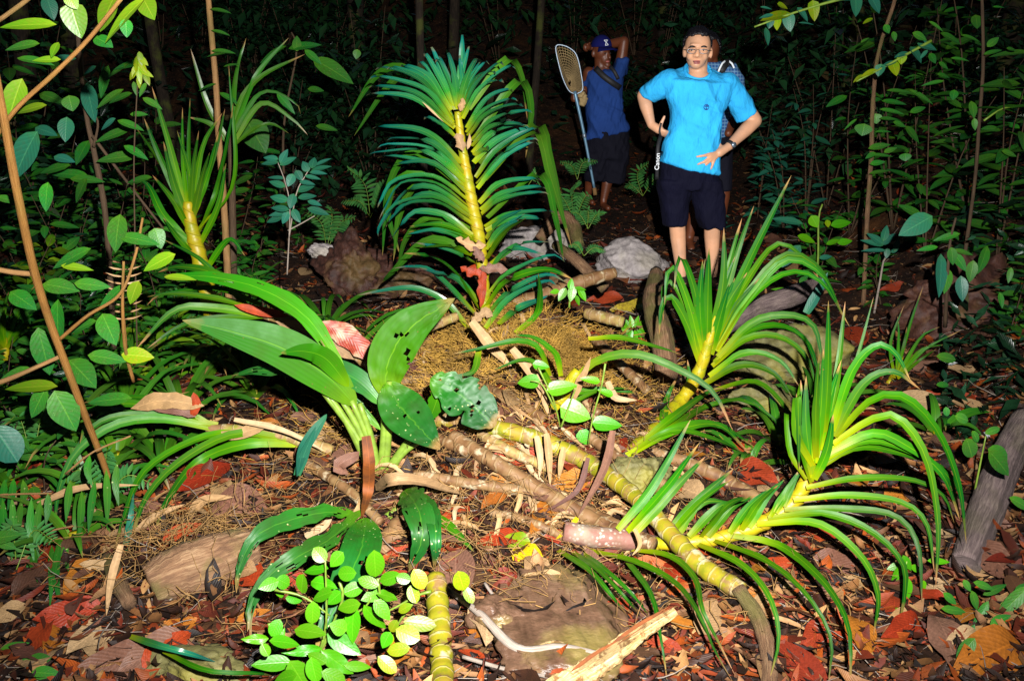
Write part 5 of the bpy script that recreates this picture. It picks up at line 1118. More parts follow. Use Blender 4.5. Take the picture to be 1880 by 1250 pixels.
# comb-like dead frond
cf = thing('dead_frond', 'comb like dried frond with thin pale leaflets in the left shrubs', 'frond', at(240, 640, 3.4))
tube_px(cf, [(232, 640), (226, 560), (227, 470)], 3.4, [2.5, 2, 1.5], 'stem_orange', 'rachis', n=10, ns=6)
for i in range(9):
    y = 482 + i * 13
    for s in (-1, 1):
        leaf_px(cf, [(227, y), (227 + s * 18, y - 2), (227 + s * 34, y - 8)], 3.4, 0, 3.5, 'dry_strip', 0.9, 'leaflet', prof_lance, 4, nc=2)

def shrub(name, label, base, Hh, nst, nlf, L, kind, m, seed, spread=0.45, cat='shrub', stem='stem_brown', group=None, lean=(0, 0), asp=None, droop=0.4, low=0.08):
    """Shrub of several stems; every leaf its own object."""
    r = random.Random(seed); t = thing(name, label, cat, base, group); base = Vector(base)
    mb = MB(); per = max(1, nlf // nst)
    for s in range(nst):
        a = r.uniform(0, 6.283); tip = Vector((math.cos(a) * spread * r.uniform(.3, 1) + lean[0], math.sin(a) * spread * r.uniform(.3, 1) + lean[1], Hh * r.uniform(0.65, 1.0)))
        mid = tip * 0.5 + Vector((r.uniform(-.06, .06), r.uniform(-.06, .06), Hh * 0.08))
        path = cr([Vector((0, 0, -0.03)), mid, tip], 10)
        mb.add(tube(path, [0.004 * Hh + 0.002, 0.0015], 5, 10))
        for k in range(per):
            f = low + (1 - low) * (k + r.random()) / per; q = path[min(10, int(f * 10))]
            az = k * 2.4 + r.uniform(-.5, .5) + s; el = r.uniform(-.35, .6) - droop * 0.3
            d = Vector((math.cos(az) * math.cos(el), math.sin(az) * math.cos(el), math.sin(el)))
            LL = L * r.uniform(0.6, 1.2)
            o = link('leaf', shared(kind, m), None, t)
            nrm = (UP + Vector((r.uniform(-.5, .5), r.uniform(-.7, .3), 0))).normalized()
            place(o, t, base + q + d * (LL * 0.55 + 0.015), d, nrm, LL, (asp or ASP[kind]) / ASP[kind])
    mb.build('stem', M[stem], t)
    return t
SH = [  # px, py of the foot (ground), height, stems, leaves, leaf length, kind, material, label
    (60, 560, 1.0, 5, 55, 0.16, 'ell', 'bush', 'dense shrub of drooping leaves at the left edge, behind the orange stem'), (180, 600, 0.9, 5, 55, 0.15, 'ell', 'bush', 'dark leafy shrub under the crooked brown sapling'),
    (300, 620, 0.7, 4, 45, 0.13, 'ell', 'bush', 'leafy shrub at the foot of the pale orchid tuft'), (20, 700, 0.7, 4, 40, 0.15, 'ell', 'bush', 'low shrub at the left edge below the small rosette'),
    (120, 480, 1.3, 5, 60, 0.17, 'ell', 'bush', 'tall shadowed shrub behind the left saplings'), (40, 450, 1.6, 5, 60, 0.18, 'ell', 'bush', 'tall shadowed shrub at the upper left edge'),
    (250, 490, 1.1, 5, 55, 0.15, 'ell', 'bush', 'shadowed shrub left of the pale orchid tuft'), (470, 520, 0.7, 4, 45, 0.13, 'ell', 'bush', 'low dark shrub right of the pale orchid tuft'),
    (430, 470, 1.0, 4, 50, 0.15, 'ell', 'bush', 'shadowed shrub behind the loose dark orchid'), (560, 450, 0.5, 4, 36, 0.12, 'ell', 'bush', 'small dark shrub left of the red boulder'),
    (80, 900, 0.3, 3, 18, 0.10, 'ell', 'bush', 'low seedling among hanging leaflets at the left edge'), (1500, 520, 0.6, 4, 40, 0.13, 'ell', 'bush', 'leafy seedling with lime leaves right of the middle orchid'),
    (60, 640, 0.75, 4, 42, 0.16, 'ellw', 'bush_warm', 'brighter broad leaved shrub at the left edge beside the orange stem'), (190, 640, 0.7, 4, 42, 0.15, 'ellw', 'bush', 'wavy leaved shrub right of the orange stem at mid height'), (300, 690, 0.5, 4, 36, 0.14, 'ellw', 'bush_warm', 'brighter wavy leaved shrub below the comb like frond'),  # brighter shrubs here and below: lit look put into a warmer leaf colour
    (110, 770, 0.5, 4, 36, 0.14, 'ellw', 'bush', 'wavy leaved shrub low behind the orange stem'), (390, 670, 0.4, 4, 34, 0.12, 'lance', 'bush_warm', 'brighter narrow leaved shrub left of the big broad leaf'), (460, 560, 0.6, 4, 40, 0.13, 'ellw', 'bush', 'wavy leaved shrub left of the forked blue green sapling'),
    (90, 690, 0.6, 4, 45, 0.11, 'ell', 'bush', 'leafy shrub between the orange stem and the left edge'), (205, 700, 0.55, 4, 45, 0.10, 'ell', 'bush', 'leafy shrub right of the orange stem, above the reclining cane'), (330, 690, 0.5, 4, 40, 0.10, 'ell', 'bush', 'low leafy shrub left of the broad leaf tip'),
    (25, 830, 0.5, 4, 40, 0.12, 'ell', 'bush', 'low shrub at the left edge above the hanging frond'), (400, 620, 0.45, 4, 40, 0.10, 'lance', 'bush', 'narrow leaved shrub at the foot of the pale orchid tuft'), (490, 610, 0.4, 4, 36, 0.10, 'ell', 'bush', 'low shrub between narrow leaved shrub and red boulder'),
    (150, 560, 0.8, 4, 55, 0.12, 'ell', 'bush', 'bushy shrub crossing the orange stem, middle left'), (330, 560, 0.7, 4, 50, 0.11, 'ell', 'bush', 'bushy shrub behind the comb like frond'), (1330, 430, 0.7, 4, 40, 0.10, 'ell', 'bush_sky_tint', 'low blue green shrub behind the legs of the man in blue'),
    (1620, 560, 0.4, 3, 30, 0.10, 'ell', 'bush', 'low shrub on the slope left of the hanging broad leaves'), (1850, 620, 0.6, 4, 40, 0.12, 'ell', 'bush', 'low shrub on the bank at the right edge'),
    (1440, 430, 0.9, 5, 60, 0.12, 'ell', 'bush_sky_tint', 'blue green shrub right of the man in blue'), (1390, 400, 1.0, 4, 50, 0.12, 'ell', 'bush_sky_tint', 'blue tinted shrub behind the hand on hip'),
    (1560, 430, 1.5, 5, 60, 0.16, 'ell', 'bush', 'tall dark shrub on the right slope behind the lime seedling'), (1700, 470, 1.3, 5, 60, 0.17, 'ell', 'bush', 'dark shrub above the hanging broad leaves'),
    (1830, 480, 1.4, 5, 60, 0.17, 'ell', 'bush', 'dark shrub at the right edge, upper bank'), (1640, 420, 1.8, 5, 65, 0.17, 'ell', 'bush', 'tall shadowed shrub high on the right slope'),
    (1780, 420, 2.0, 5, 60, 0.18, 'ell', 'bush', 'tall shadowed shrub in the upper right corner'), (1480, 400, 1.6, 5, 60, 0.12, 'ell', 'bush_sky_tint', 'blue lit shrub on the slope right of the man in blue')]
for k, (px, py, Hh, ns_, nl, L, kind, m_, lab) in enumerate(SH):
    shrub('shrub', lab, gp(px, py), Hh, max(2, ns_ - 2), int(nl * 1.6), L * (0.95 if px < 1380 else 1.0), kind, m_, 200 + k, spread=0.35 * Hh + 0.1)

# erect small shrub with blue-green leaflets left of the central orchid
es = thing('sapling', 'slender forked sapling with blue green leaf pairs left of the central orchid', 'sapling', at(530, 560, 4.6))
ZE = lambda x, y: (460 + x / 2.976, y / 2.976)
for L in ([(200, 1500), (215, 1150), (190, 1000), (150, 890)], [(210, 1300), (250, 1060), (300, 960), (335, 900)], [(205, 1260), (280, 1220), (350, 1180)]):
    tube_px(es, [ZE(*q) for q in L], 4.6, [1.4, 1.1, 0.8], 'twig', 'stem', n=14, ns=6)
for x, y, l, w_, a in [(110, 865, 80, 38, 190), (105, 890, 90, 36, 175), (182, 855, 80, 42, 300), (205, 880, 90, 40, 330), (300, 910, 60, 45, 240), (342, 890, 60, 45, 280), (395, 885, 90, 26, 335), (385, 920, 110, 32, 350), (370, 945, 90, 28, 5), (140, 972, 90, 26, 185), (218, 985, 70, 48, 110), (265, 960, 60, 44, 60), (145, 1005, 90, 40, 200),
                       (155, 1085, 100, 50, 195), (225, 1100, 80, 48, 100), (300, 1030, 90, 44, 340), (310, 1075, 90, 40, 350), (160, 1140, 100, 40, 190), (150, 1170, 90, 35, 170), (370, 1155, 110, 44, 15), (250, 1180, 80, 44, 60), (350, 1110, 80, 30, 20), (130, 1200, 80, 40, 160), (190, 1190, 70, 40, 120), (340, 970, 80, 26, 10), (310, 1000, 80, 30, 10)]:
    leaf_at(es, *ZE(x, y), l / 2.976 * 1.1, w_ / 2.976, a, 4.58 + RND.uniform(-.05, .05), 'ell', 'bush_sky_tint', RND.uniform(-.3, .3), 0.4)
# big leaf hanging in the dark above it
bl = thing('shrub', 'dim shrub with large drooping saw edged leaves in the upper dark', 'shrub', gp(540, 450))
tube_px(bl, [(530, 450, 6.5), (520, 250, 6.4), (545, 95, 6.3), (535, 60, 6.3)], 6.4, [3, 2.5, 2, 1.5], 'stem_brown', n=16, ns=6)
for cx, cy, l, w_, a in [(612, 130, 85, 34, 30), (560, 85, 60, 20, 350), (500, 100, 60, 14, 150), (545, 80, 30, 16, 270), (575, 105, 40, 14, 40), (470, 250, 70, 50, 60), (525, 190, 50, 14, 50), (580, 165, 30, 14, 5), (600, 235, 40, 14, 10), (655, 100, 18, 14, 100)]:
    leaf_at(bl, cx, cy, l, w_, a, 6.2, 'ell', 'bush', 0.1, 0.4)

# hanging narrow leaflets at the lower left (two pinnate fronds)
for k, (rp, lf, lab) in enumerate([([(-10, 908), (50, 906), (95, 905)], [(5, 915, 100), (22, 912, 120), (40, 915, 110), (58, 912, 125), (75, 916, 110), (8, 880, 60), (25, 878, 60), (42, 880, 55), (88, 905, 60)], 'pinnate frond with narrow leaflets hanging at the left edge'),
                                   ([(60, 990), (90, 975), (135, 965)], [(95, 1000, 120), (110, 985, 140), (125, 990, 60), (70, 1000, 70)], 'second hanging frond with long narrow leaflets, lower left'),
                                   ([(120, 870), (170, 830), (240, 800)], [(150, 900, 90), (175, 880, 100), (195, 860, 110), (130, 880, 80), (215, 850, 80), (165, 835, 60)], 'frond of narrow green leaflets behind the orange stem foot')]):
    t_ = thing('pinnate_frond', lab, 'frond', at(*rp[0], 2.75))
    tube_px(t_, rp, 2.75, [2.2, 1.6], 'stem_tan', 'rachis', n=8, ns=6)
    for x, y, l in lf:
        leaf_px(t_, [(x, y), (x - 3 + RND.uniform(-6, 6), y + l * 0.5), (x - 4 + RND.uniform(-10, 10), y + l)], 2.74, RND.uniform(-.05, .05), 13, 'bush', 0.8, 'leaflet', prof_lance, 7, nc=2)
for k, (bx, by, dirs, lab) in enumerate([(60, 830, [(-40, -70), (30, -80), (70, -20), (-60, 10), (90, 50)], 'fern with spreading fronds at the left edge'), (190, 900, [(-60, -40), (10, -80), (70, -30), (50, 40)], 'fern at the foot of the orange stem'), (310, 600, [(-50, -40), (20, -70), (70, -20)], 'fern below the pale orchid tuft'), (30, 1020, [(50, -50), (70, 10), (-10, -60), (40, 60)], 'low fern in the dark lower left'), (420, 560, [(-50, -30), (30, -60), (60, 0)], 'small fern right of the pale orchid stem')]):
    p_ = gp(bx, by + 30)
    FERNS = globals().setdefault('FERNQ', []); FERNS.append((lab, (bx, by + 25), p_.y, [[(bx, by + 25), (bx + dx * 0.6, by + dy * 0.9), (bx + dx * 1.3, by + dy * 0.9 + 15)] for dx, dy in dirs], 40 + k))
lo = thing('seedling', 'small seedling with two shiny oval leaves at the bottom left corner', 'seedling', gp(60, 1225))
for cx, cy, l, w_, a in [(75, 1210, 48, 22, 0), (85, 1235, 55, 24, 5), (30, 1185, 60, 14, 350), (48, 1210, 16, 12, 200), (10, 985, 60, 24, 350), (12, 1000, 40, 16, 20)]:
    leaf_at(lo, cx, cy, l, w_, a, 2.3 if cy > 1100 else 2.6, 'ell', 'bush', 0, 0.4)
tube_px(lo, [(50, 1250), (55, 1215), (70, 1205)], 2.3, [2, 1.6, 1.2], 'stem_green', n=6, ns=6)

# ---------------------------------------------------------------- right side plants
Z4 = lambda x, y: (1400 + x / 2.842, 400 + y / 2.842)
Z4t = lambda x, y: (1400 + x / 2.977, y / 2.977)
# two branches with pointed leaflets in two rows, upper right
for lab, rp, lf, Y in [('branch of pointed blue and yellow green leaflets at the top right of the man', [(1385, 50), (1440, 30), (1510, 8), (1560, -5)], [(75, 90, 170, 70, 165), (20, 90, 70, 30, 170), (40, 130, 50, 40, 100), (80, 130, 70, 40, 95), (145, 125, 90, 60, 80), (220, 80, 90, 50, 55), (280, 60, 100, 60, 80), (510, 30, 110, 70, 85), (615, 25, 100, 70, 60), (575, 115, 60, 24, 150), (240, 130, 80, 16, 5), (420, 0, 120, 24, 0), (110, 35, 60, 40, 20), (25, 200, 90, 40, 80), (20, 45, 60, 20, 10)], 5.0),
                       ('drooping branch of pale pointed leaflets high on the right', [(1572, 150), (1620, 125), (1665, 100), (1710, 75)], [(580, 400, 90, 30, 155), (640, 385, 60, 50, 100), (690, 350, 90, 30, 160), (720, 375, 80, 60, 75), (760, 300, 80, 34, 160), (840, 300, 100, 70, 60), (760, 325, 50, 50, 90), (900, 255, 100, 60, 20), (880, 300, 60, 20, 130), (520, 430, 60, 20, 140)], 5.2)]:
    t_ = thing('leafy_branch', lab, 'branch', at(*rp[-1], Y))
    tube_px(t_, rp, Y, [1.6, 2.2, 3], 'stem_green', 'twig', n=12, ns=6)
    for i, (x, y, l, w_, a) in enumerate(lf):
        leaf_at(t_, *Z4t(x, y), l / 2.977 * 1.1, w_ / 2.977, a, Y, 'heart' if w_ / l > 0.55 else 'ell', 'bush_sky_tint' if i % 3 else 'yellowlime', RND.uniform(-.2, .2), 0.5)
# sapling with narrow drooping leaves right of centre (row of horizontal leaves)
rs1 = thing('sapling', 'thin mossy sapling with rows of horizontal dark leaves, right of the man', 'sapling', at(1590, 560, 5.6))
tube_px(rs1, [(1585, 560), (1592, 400), (1600, 280), (1602, 200), (1612, 100), (1640, 10), (1650, -40)], 5.6, [4, 4, 4, 4, 3.5, 3, 3], 'rotwood', 'stem', n=40, noise=0.2)
for x, y, l, w_, a in [(750, 500, 130, 26, 5), (870, 530, 140, 30, 30), (720, 560, 120, 34, 10), (850, 600, 90, 36, 340), (710, 610, 130, 30, 10), (690, 650, 90, 24, 5), (750, 680, 70, 34, 20), (640, 800, 110, 40, 350), (650, 850, 110, 24, 5), (630, 890, 80, 34, 350), (780, 860, 40, 60, 90), (640, 940, 110, 24, 350), (550, 710, 60, 90, 100), (620, 650, 50, 60, 80), (590, 850, 60, 30, 150), (820, 735, 110, 46, 50), (660, 720, 80, 18, 0), (700, 820, 70, 30, 340), (480, 680, 90, 16, 140), (560, 220, 50, 16, 330), (680, 160, 50, 40, 60), (720, 200, 50, 30, 80)]:
    leaf_at(rs1, *Z4t(x, y), l / 2.977 * 1.1, w_ / 2.977, a, 5.5 + RND.uniform(-.1, .1), 'ell', 'bush', RND.uniform(-.2, .2), 0.4)
rs2 = thing('sapling', 'slim orange brown sapling with scattered leaves near the right edge', 'sapling', at(1775, 480, 5.0))
tube_px(rs2, [(1770, 480), (1790, 330), (1798, 220), (1805, 120), (1803, 0), (1800, -50)], 5.0, [3.5, 3, 3, 3, 2.6, 2.4], 'stem_brown', 'stem', n=30, noise=0.15)
tube_px(rs2, [(1806, 222), (1840, 200), (1880, 194)], 5.0, [2, 1.6, 1.2], 'stem_green', 'branch', n=8, ns=6)
for x, y, l, w_, a in [(1030, 210, 120, 50, 25), (1170, 120, 70, 80, 80), (1140, 210, 110, 26, 15), (1080, 325, 100, 22, 5), (1260, 285, 100, 26, 345), (1260, 230, 70, 40, 320), (950, 145, 90, 26, 35), (860, 200, 80, 50, 30), (1150, 600, 90, 50, 85), (1045, 520, 50, 50, 95), (990, 415, 70, 34, 10), (930, 455, 110, 24, 170), (1160, 680, 60, 30, 80), (930, 320, 60, 40, 60), (990, 360, 60, 40, 30), (1350, 840, 80, 40, 20), (1360, 270, 50, 26, 10), (1290, 40, 60, 16, 0)]:
    leaf_at(rs2, *Z4t(x, y), l / 2.977 * 1.1, w_ / 2.977, a, 4.95 + RND.uniform(-.1, .1), 'ell', 'bush', RND.uniform(-.2, .2), 0.4)
# hanging broad leaves on the right slope
hb = thing('shrub', 'shrub with large hanging glossy leaves on the right bank', 'shrub', gp(1730, 600))
tube_px(hb, [(1735, 600, 4.3), (1740, 500, 4.2), (1745, 440, 4.2), (1755, 400, 4.2)], 4.2, [4, 3, 2.4, 2], 'stem_brown', 'stem', n=12, ns=6)
for x, y, l, w_, a in [(800, 40, 190, 110, 150), (930, 300, 220, 70, 95), (1040, 370, 130, 62, 85), (1090, 280, 110, 56, 95), (1150, 220, 150, 60, 110), (1030, 230, 110, 50, 60), (860, 160, 110, 30, 170), (960, 100, 130, 36, 165), (990, 200, 90, 50, 80), (960, 330, 130, 60, 100), (1050, 180, 100, 30, 15), (1245, 430, 80, 30, 85), (1290, 300, 80, 30, 100)]:
    leaf_at(hb, *Z4(x, y), l / 2.842 * 1.05, w_ / 2.842, a, 4.2 + RND.uniform(-.06, .06), 'ell', 'bush_sky_tint' if w_ > 60 else 'bush', RND.uniform(-.2, .2), 0.3)
# whorled seedling and lime one
wl = thing('seedling', 'seedling with a whorl of glossy leaves on a crooked pale stem, right slope', 'seedling', gp(1605, 575))
tube_px(wl, [(1605, 575), (1615, 520), (1622, 480), (1628, 470)], wl.location.y, [2.4, 2, 1.6], 'twig', 'stem', n=10, ns=6)
for x, y, l, w_, a in [(590, 110, 100, 40, 215), (570, 130, 110, 30, 195), (640, 80, 80, 40, 285), (660, 110, 90, 34, 320), (580, 170, 120, 24, 180), (700, 140, 70, 30, 290), (650, 185, 50, 30, 100), (690, 170, 40, 22, 330)]:
    leaf_at(wl, *Z4(x, y), l / 2.842 * 1.1, w_ / 2.842, a, wl.location.y - 0.03, 'ell', 'bush_sky_tint', 0, 0.4)
sl = thing('seedling', 'seedling with ragged lime green leaves beside the middle right orchid tip', 'seedling', gp(1500, 545))
tube_px(sl, [(1498, 545), (1502, 470), (1503, 400), (1510, 375)], sl.location.y, [2.4, 2, 1.6], 'stem_green', 'stem', n=12, ns=6)
for x, y, l, w_, a, m_ in [(130, 15, 170, 40, 190, 'bush_sky_tint'), (230, 110, 100, 50, 20, 'lime'), (270, 20, 70, 60, 60, 'lime'), (410, 30, 110, 50, 350, 'lime'), (430, 125, 80, 40, 350, 'lime'), (370, 125, 80, 30, 340, 'lime'), (150, 200, 150, 60, 130, 'bush_sky_tint'), (330, 205, 70, 30, 350, 'bush_sky_tint'), (340, 30, 40, 40, 80, 'yellowlime'), (195, 385, 70, 70, 80, 'lime'), (100, 375, 110, 24, 185, 'lime'), (280, 380, 80, 30, 350, 'lime'), (215, 320, 60, 30, 320, 'bush')]:
    leaf_at(sl, *Z4(x, y), l / 2.842, w_ / 2.842, a, sl.location.y - 0.03, 'ell', m_, 0, 0.4)
# oval leaves lower right and seedling in the corner
ov = thing('seedling', 'seedling with round green leaves in front of the white sheet, right edge', 'seedling', gp(1790, 900))
for x, y, l, w_, a in [(1080, 1200, 110, 80, 70), (1230, 1235, 130, 90, 30), (1200, 1110, 90, 36, 340), (1110, 1140, 70, 40, 60), (960, 730, 110, 50, 10), (940, 870, 70, 30, 0), (1040, 1045, 80, 50, 20), (960, 1010, 50, 30, 80)]:
    leaf_at(ov, *Z4(x, y), l / 2.842, w_ / 2.842, a, 3.05 if y > 1000 else 3.8, 'oval', 'bush', 0.1, 0.3)
for cx, cy, l, w_, a in [(1835, 850, 60, 36, 50), (1875, 925, 50, 20, 30)]: leaf_at(ov, cx, cy, l, w_, a, 2.9, 'ell', 'bush', 0, 0.3)
tube_px(ov, [(1790, 900), (1800, 850), (1810, 800)], 3.05, [2, 1.6, 1.2], 'stem_green', 'stem', n=8, ns=6)
ZC = lambda x, y: (1380 + x / 2.906, 820 + y / 2.906)
cs = thing('seedling', 'leafy seedling in the lower right corner beside the purplish ribbed leaf', 'seedling', gp(1790, 1180))
tube_px(cs, [(1775, 1190, 2.42), (1800, 1140, 2.42), (1850, 1100, 2.4), (1890, 1080, 2.38)], 2.4, [3, 2.6, 2.2, 2], 'stem_green', 'stem', n=12, ns=6)
for x, y, l, w_, a in [(1390, 830, 240, 70, 130), (1060, 810, 110, 40, 40), (1080, 870, 150, 44, 10), (1110, 910, 130, 40, 60), (1220, 900, 180, 46, 120), (1140, 1080, 160, 70, 130), (1240, 740, 130, 40, 20), (1190, 820, 120, 40, 70), (1300, 760, 150, 40, 340), (1080, 975, 120, 26, 5), (1250, 1080, 80, 34, 60), (1300, 1030, 110, 36, 20), (1170, 985, 90, 40, 300), (1330, 920, 130, 50, 340), (1440, 760, 100, 50, 320), (1150, 740, 70, 36, 60)]:
    leaf_at(cs, *ZC(x, y), l / 2.906, w_ / 2.906, a, 2.38 + RND.uniform(-.04, .04), 'ell', 'bush', RND.uniform(-.2, .2), 0.35)
cs2 = thing('seedling', 'small seedling with fresh leaves under the tips of the bright front orchid', 'seedling', gp(1650, 1100))
for x, y, l, w_, a in [(770, 690, 130, 46, 110), (830, 770, 140, 50, 95), (830, 620, 100, 40, 60), (1000, 610, 130, 34, 5), (920, 740, 60, 30, 80), (760, 640, 80, 40, 160), (770, 890, 80, 26, 95), (880, 650, 70, 40, 20)]:
    leaf_at(cs2, *ZC(x, y), l / 2.906, w_ / 2.906, a, 2.62, 'ell', 'lime', 0.1, 0.35)
tube_px(cs2, [(1655, 1110), (1658, 1065), (1665, 1030)], 2.62, [2, 1.6, 1.2], 'stem_green', 'stem', n=6, ns=6)
# seedling on the mound
ms = thing('seedling', 'small green rosette seedling on the mound beside the root cushion', 'seedling', at(1045, 560, 4.1))
for x, y, l, w_, a in [(255, 395, 90, 44, 100), (205, 400, 80, 40, 120), (310, 400, 80, 36, 60), (250, 345, 60, 34, 280), (165, 385, 50, 30, 170), (285, 430, 60, 26, 70), (300, 370, 60, 24, 10)]:
    leaf_at(ms, *Z3(x, y), l / 2.842, w_ / 2.842, a, 4.0, 'ell', 'lime', 0, 0.4)
tube_px(ms, [(1045, 565), (1047, 540), (1050, 525)], 4.02, [2, 1.6, 1.2], 'stem_green', 'stem', n=6, ns=6)
ms2 = thing('seedling', 'tiny fern like seedling on the soil right of the root cushion', 'seedling', gp(1165, 610))
for i in range(14):
    a = i * 26; leaf_at(ms2, 1163 + 22 * math.cos(math.radians(a)), 604 + 14 * math.sin(math.radians(a)), 24, 9, a, ms2.location.y, 'ell', 'lime', 0, 0.5, 'leaflet')

# ---------------------------------------------------------------- ferns
def fern(label, pxbase, Y, fronds, seed, m='fern'):
    t = thing('fern', label, 'fern', at(*pxbase, Y)); r = random.Random(seed)
    for pts in fronds:
        P = cr([at(x, y, Y + r.uniform(-.05, .05)) for x, y in pts], 14)
        V, F, U = tube(P, [0.0022, 0.001], 5, 14, off=t.location); fo = link('frond', mesh_from('rachis', V, F, U), M['stem_green'], t)
        Lr = (P[-1] - P[0]).length
        for i in range(3, 15):
            T = (P[i] - P[i - 1]).normalized(); sd = T.cross(-FWD * 0.6 + UP * 0.8).normalized()
            for s in (-1, 1):
                l = Lr * 0.26 * math.sin(math.pi * (0.18 + 0.8 * (i - 2) / 13)) + 0.01
                d = (sd * s + T * 0.35 - UP * 0.15).normalized()
                o = link('leaflet', shared('ell', m), None, fo)
                place(o, t, P[i] + d * l * 0.5, d, UP * 0.7 - FWD * 0.6, l, 0.75)
    return t
for q_ in FERNQ: fern(*q_)
fern('fern frond standing in front of the net handle', (1075, 330), 7.0, [[(1060, 330), (1050, 305), (1030, 298)], [(1060, 330), (1070, 300), (1095, 296)]], 1)
fern('fern at the foot of the man with the net', (1050, 400), 6.4, [[(1055, 410), (1050, 360), (1060, 335)], [(1055, 405), (1035, 365), (1025, 362)], [(1055, 405), (1075, 360), (1085, 362)]], 2)
fern('small fern left of the pale grey boulder', (1085, 420), 6.0, [[(1080, 420), (1065, 395), (1050, 390)], [(1080, 420), (1095, 395), (1110, 392)], [(1078, 420), (1080, 390), (1075, 380)]], 3)
fern('fern spray behind the right leaves of the central orchid', (1000, 340), 5.6, [[(985, 350), (1000, 325), (1020, 330)], [(970, 340), (990, 312), (1005, 310)], [(985, 350), (1010, 345), (1030, 355)]], 4)
fern('little fern touching the pale grey boulder', (1075, 470), 5.3, [[(1072, 470), (1090, 455), (1110, 460)], [(1072, 470), (1060, 450), (1045, 450)]], 5)
fern('fern between the man with the net and the man in blue', (1185, 400), 7.4, [[(1180, 360), (1170, 320), (1190, 300)], [(1180, 360), (1200, 330), (1215, 320)], [(1180, 360), (1160, 340), (1150, 345)]], 6)
fern('dim fern left of the red boulder', (600, 420), 6.3, [[(600, 460), (590, 410), (560, 390)], [(600, 460), (625, 410), (650, 400)], [(600, 460), (610, 400), (605, 380)]], 7)
fern('dim fern in the dark left of the central orchid', (680, 370), 6.6, [[(680, 400), (670, 340), (640, 310)], [(680, 400), (700, 350), (720, 330)], [(680, 400), (660, 370), (630, 370)]], 8)

# white sheet at the right edge
sh_m = NB('white_sheet'); nz = sh_m.noise(sh_m.coord('Object'), 14, 4); sh_m.bump(nz, 0.5, 0.02); sh_m.set(Base_Color=(0.55, 0.57, 0.60), Roughness=0.55); M['sheet'] = sh_m.m
V = []; F = []; U = []
for i in range(15):
    for j in range(11):
        u, v = i / 14, j / 10
        q = at(1800 + 110 * u - 30 * v, 800 - 12 * u + 50 * v + 20 * u * v, 3.75 - 0.35 * v)
        q.z += 0.02 * math.sin(u * 11 + v * 4) + 0.015 * math.sin(v * 13 - u * 5)
        V.append(q); U.append((u, v))
for i in range(14):
    for j in range(10):
        a = i * 11 + j; F.append((a, a + 1, a + 12, a + 11))
so = link('crumpled_sheet', mesh_from('crumpled_sheet', V, F, U), M['sheet'])
sm = so.modifiers.new('thick', 'SOLIDIFY'); sm.thickness = 0.004
tag(so, 'crumpled greyish white sheet lying over the log at the right edge', 'sheet')

# ---------------------------------------------------------------- background: trees, far shrubs, undergrowth on the hillside
def leafmass(cx, cy, cz, rx, ry, rz, n, L, r, hollow=0.3):
    V = []; F = []; U = []
    for _ in range(n):
        a = r.uniform(0, 6.283); e = math.asin(r.uniform(-1, 1)); rr = hollow + (1 - hollow) * r.random() ** 0.5
        p = Vector((cx + math.cos(a) * math.cos(e) * rx * rr, cy + math.sin(a) * math.cos(e) * ry * rr, cz + math.sin(e) * rz * rr))
        az = r.uniform(0, 6.283); el = r.uniform(-.9, .3); d = Vector((math.cos(az) * math.cos(el), math.sin(az) * math.cos(el), math.sin(el)))
        s = d.cross(UP).normalized(); l = L * r.uniform(.6, 1.3); w_ = l * 0.2; k = len(V)
        up = s.cross(d)
        V += [p, p + d * l * .4 + s * w_ + up * w_ * .3, p + d * l, p + d * l * .4 - s * w_ + up * w_ * .3]; U += [(.5, 0), (1, .4), (.5, 1), (0, .4)]
        F += [(k, k + 1, k + 2), (k, k + 2, k + 3)]
    return V, F, U
r_ = random.Random(12)
TR = [(770, 7.8, 0.030, 'thin pale tree trunk above the central orchid'), (825, 10.5, 0.05, 'reddish tree trunk in the dark right of the thin pale trunk'), (968, 9.5, 0.035, 'grey tree trunk left of the man with the net'), (650, 11, 0.08, 'tree in the dark behind the saw edged leaves'), (540, 12, 0.10, 'tree in the dark far behind the loose dark orchid'),
      (300, 9.0, 0.05, 'slim tree behind the left shrubs'), (120, 10, 0.09, 'tree behind the upper left saplings'), (1230, 12, 0.12, 'tree in the dark behind the two men'), (1430, 11, 0.07, 'tree behind the blue lit shrubs'), (1560, 9.5, 0.05, 'slim tree on the right slope'), (1720, 9, 0.07, 'tree high on the right slope'), (1860, 8.5, 0.08, 'tree at the upper right edge'), (30, 8, 0.07, 'tree at the upper left edge'), (880, 14, 0.14, 'distant tree straight behind the central orchid'), (1090, 15, 0.15, 'distant tree behind the man with the net')]
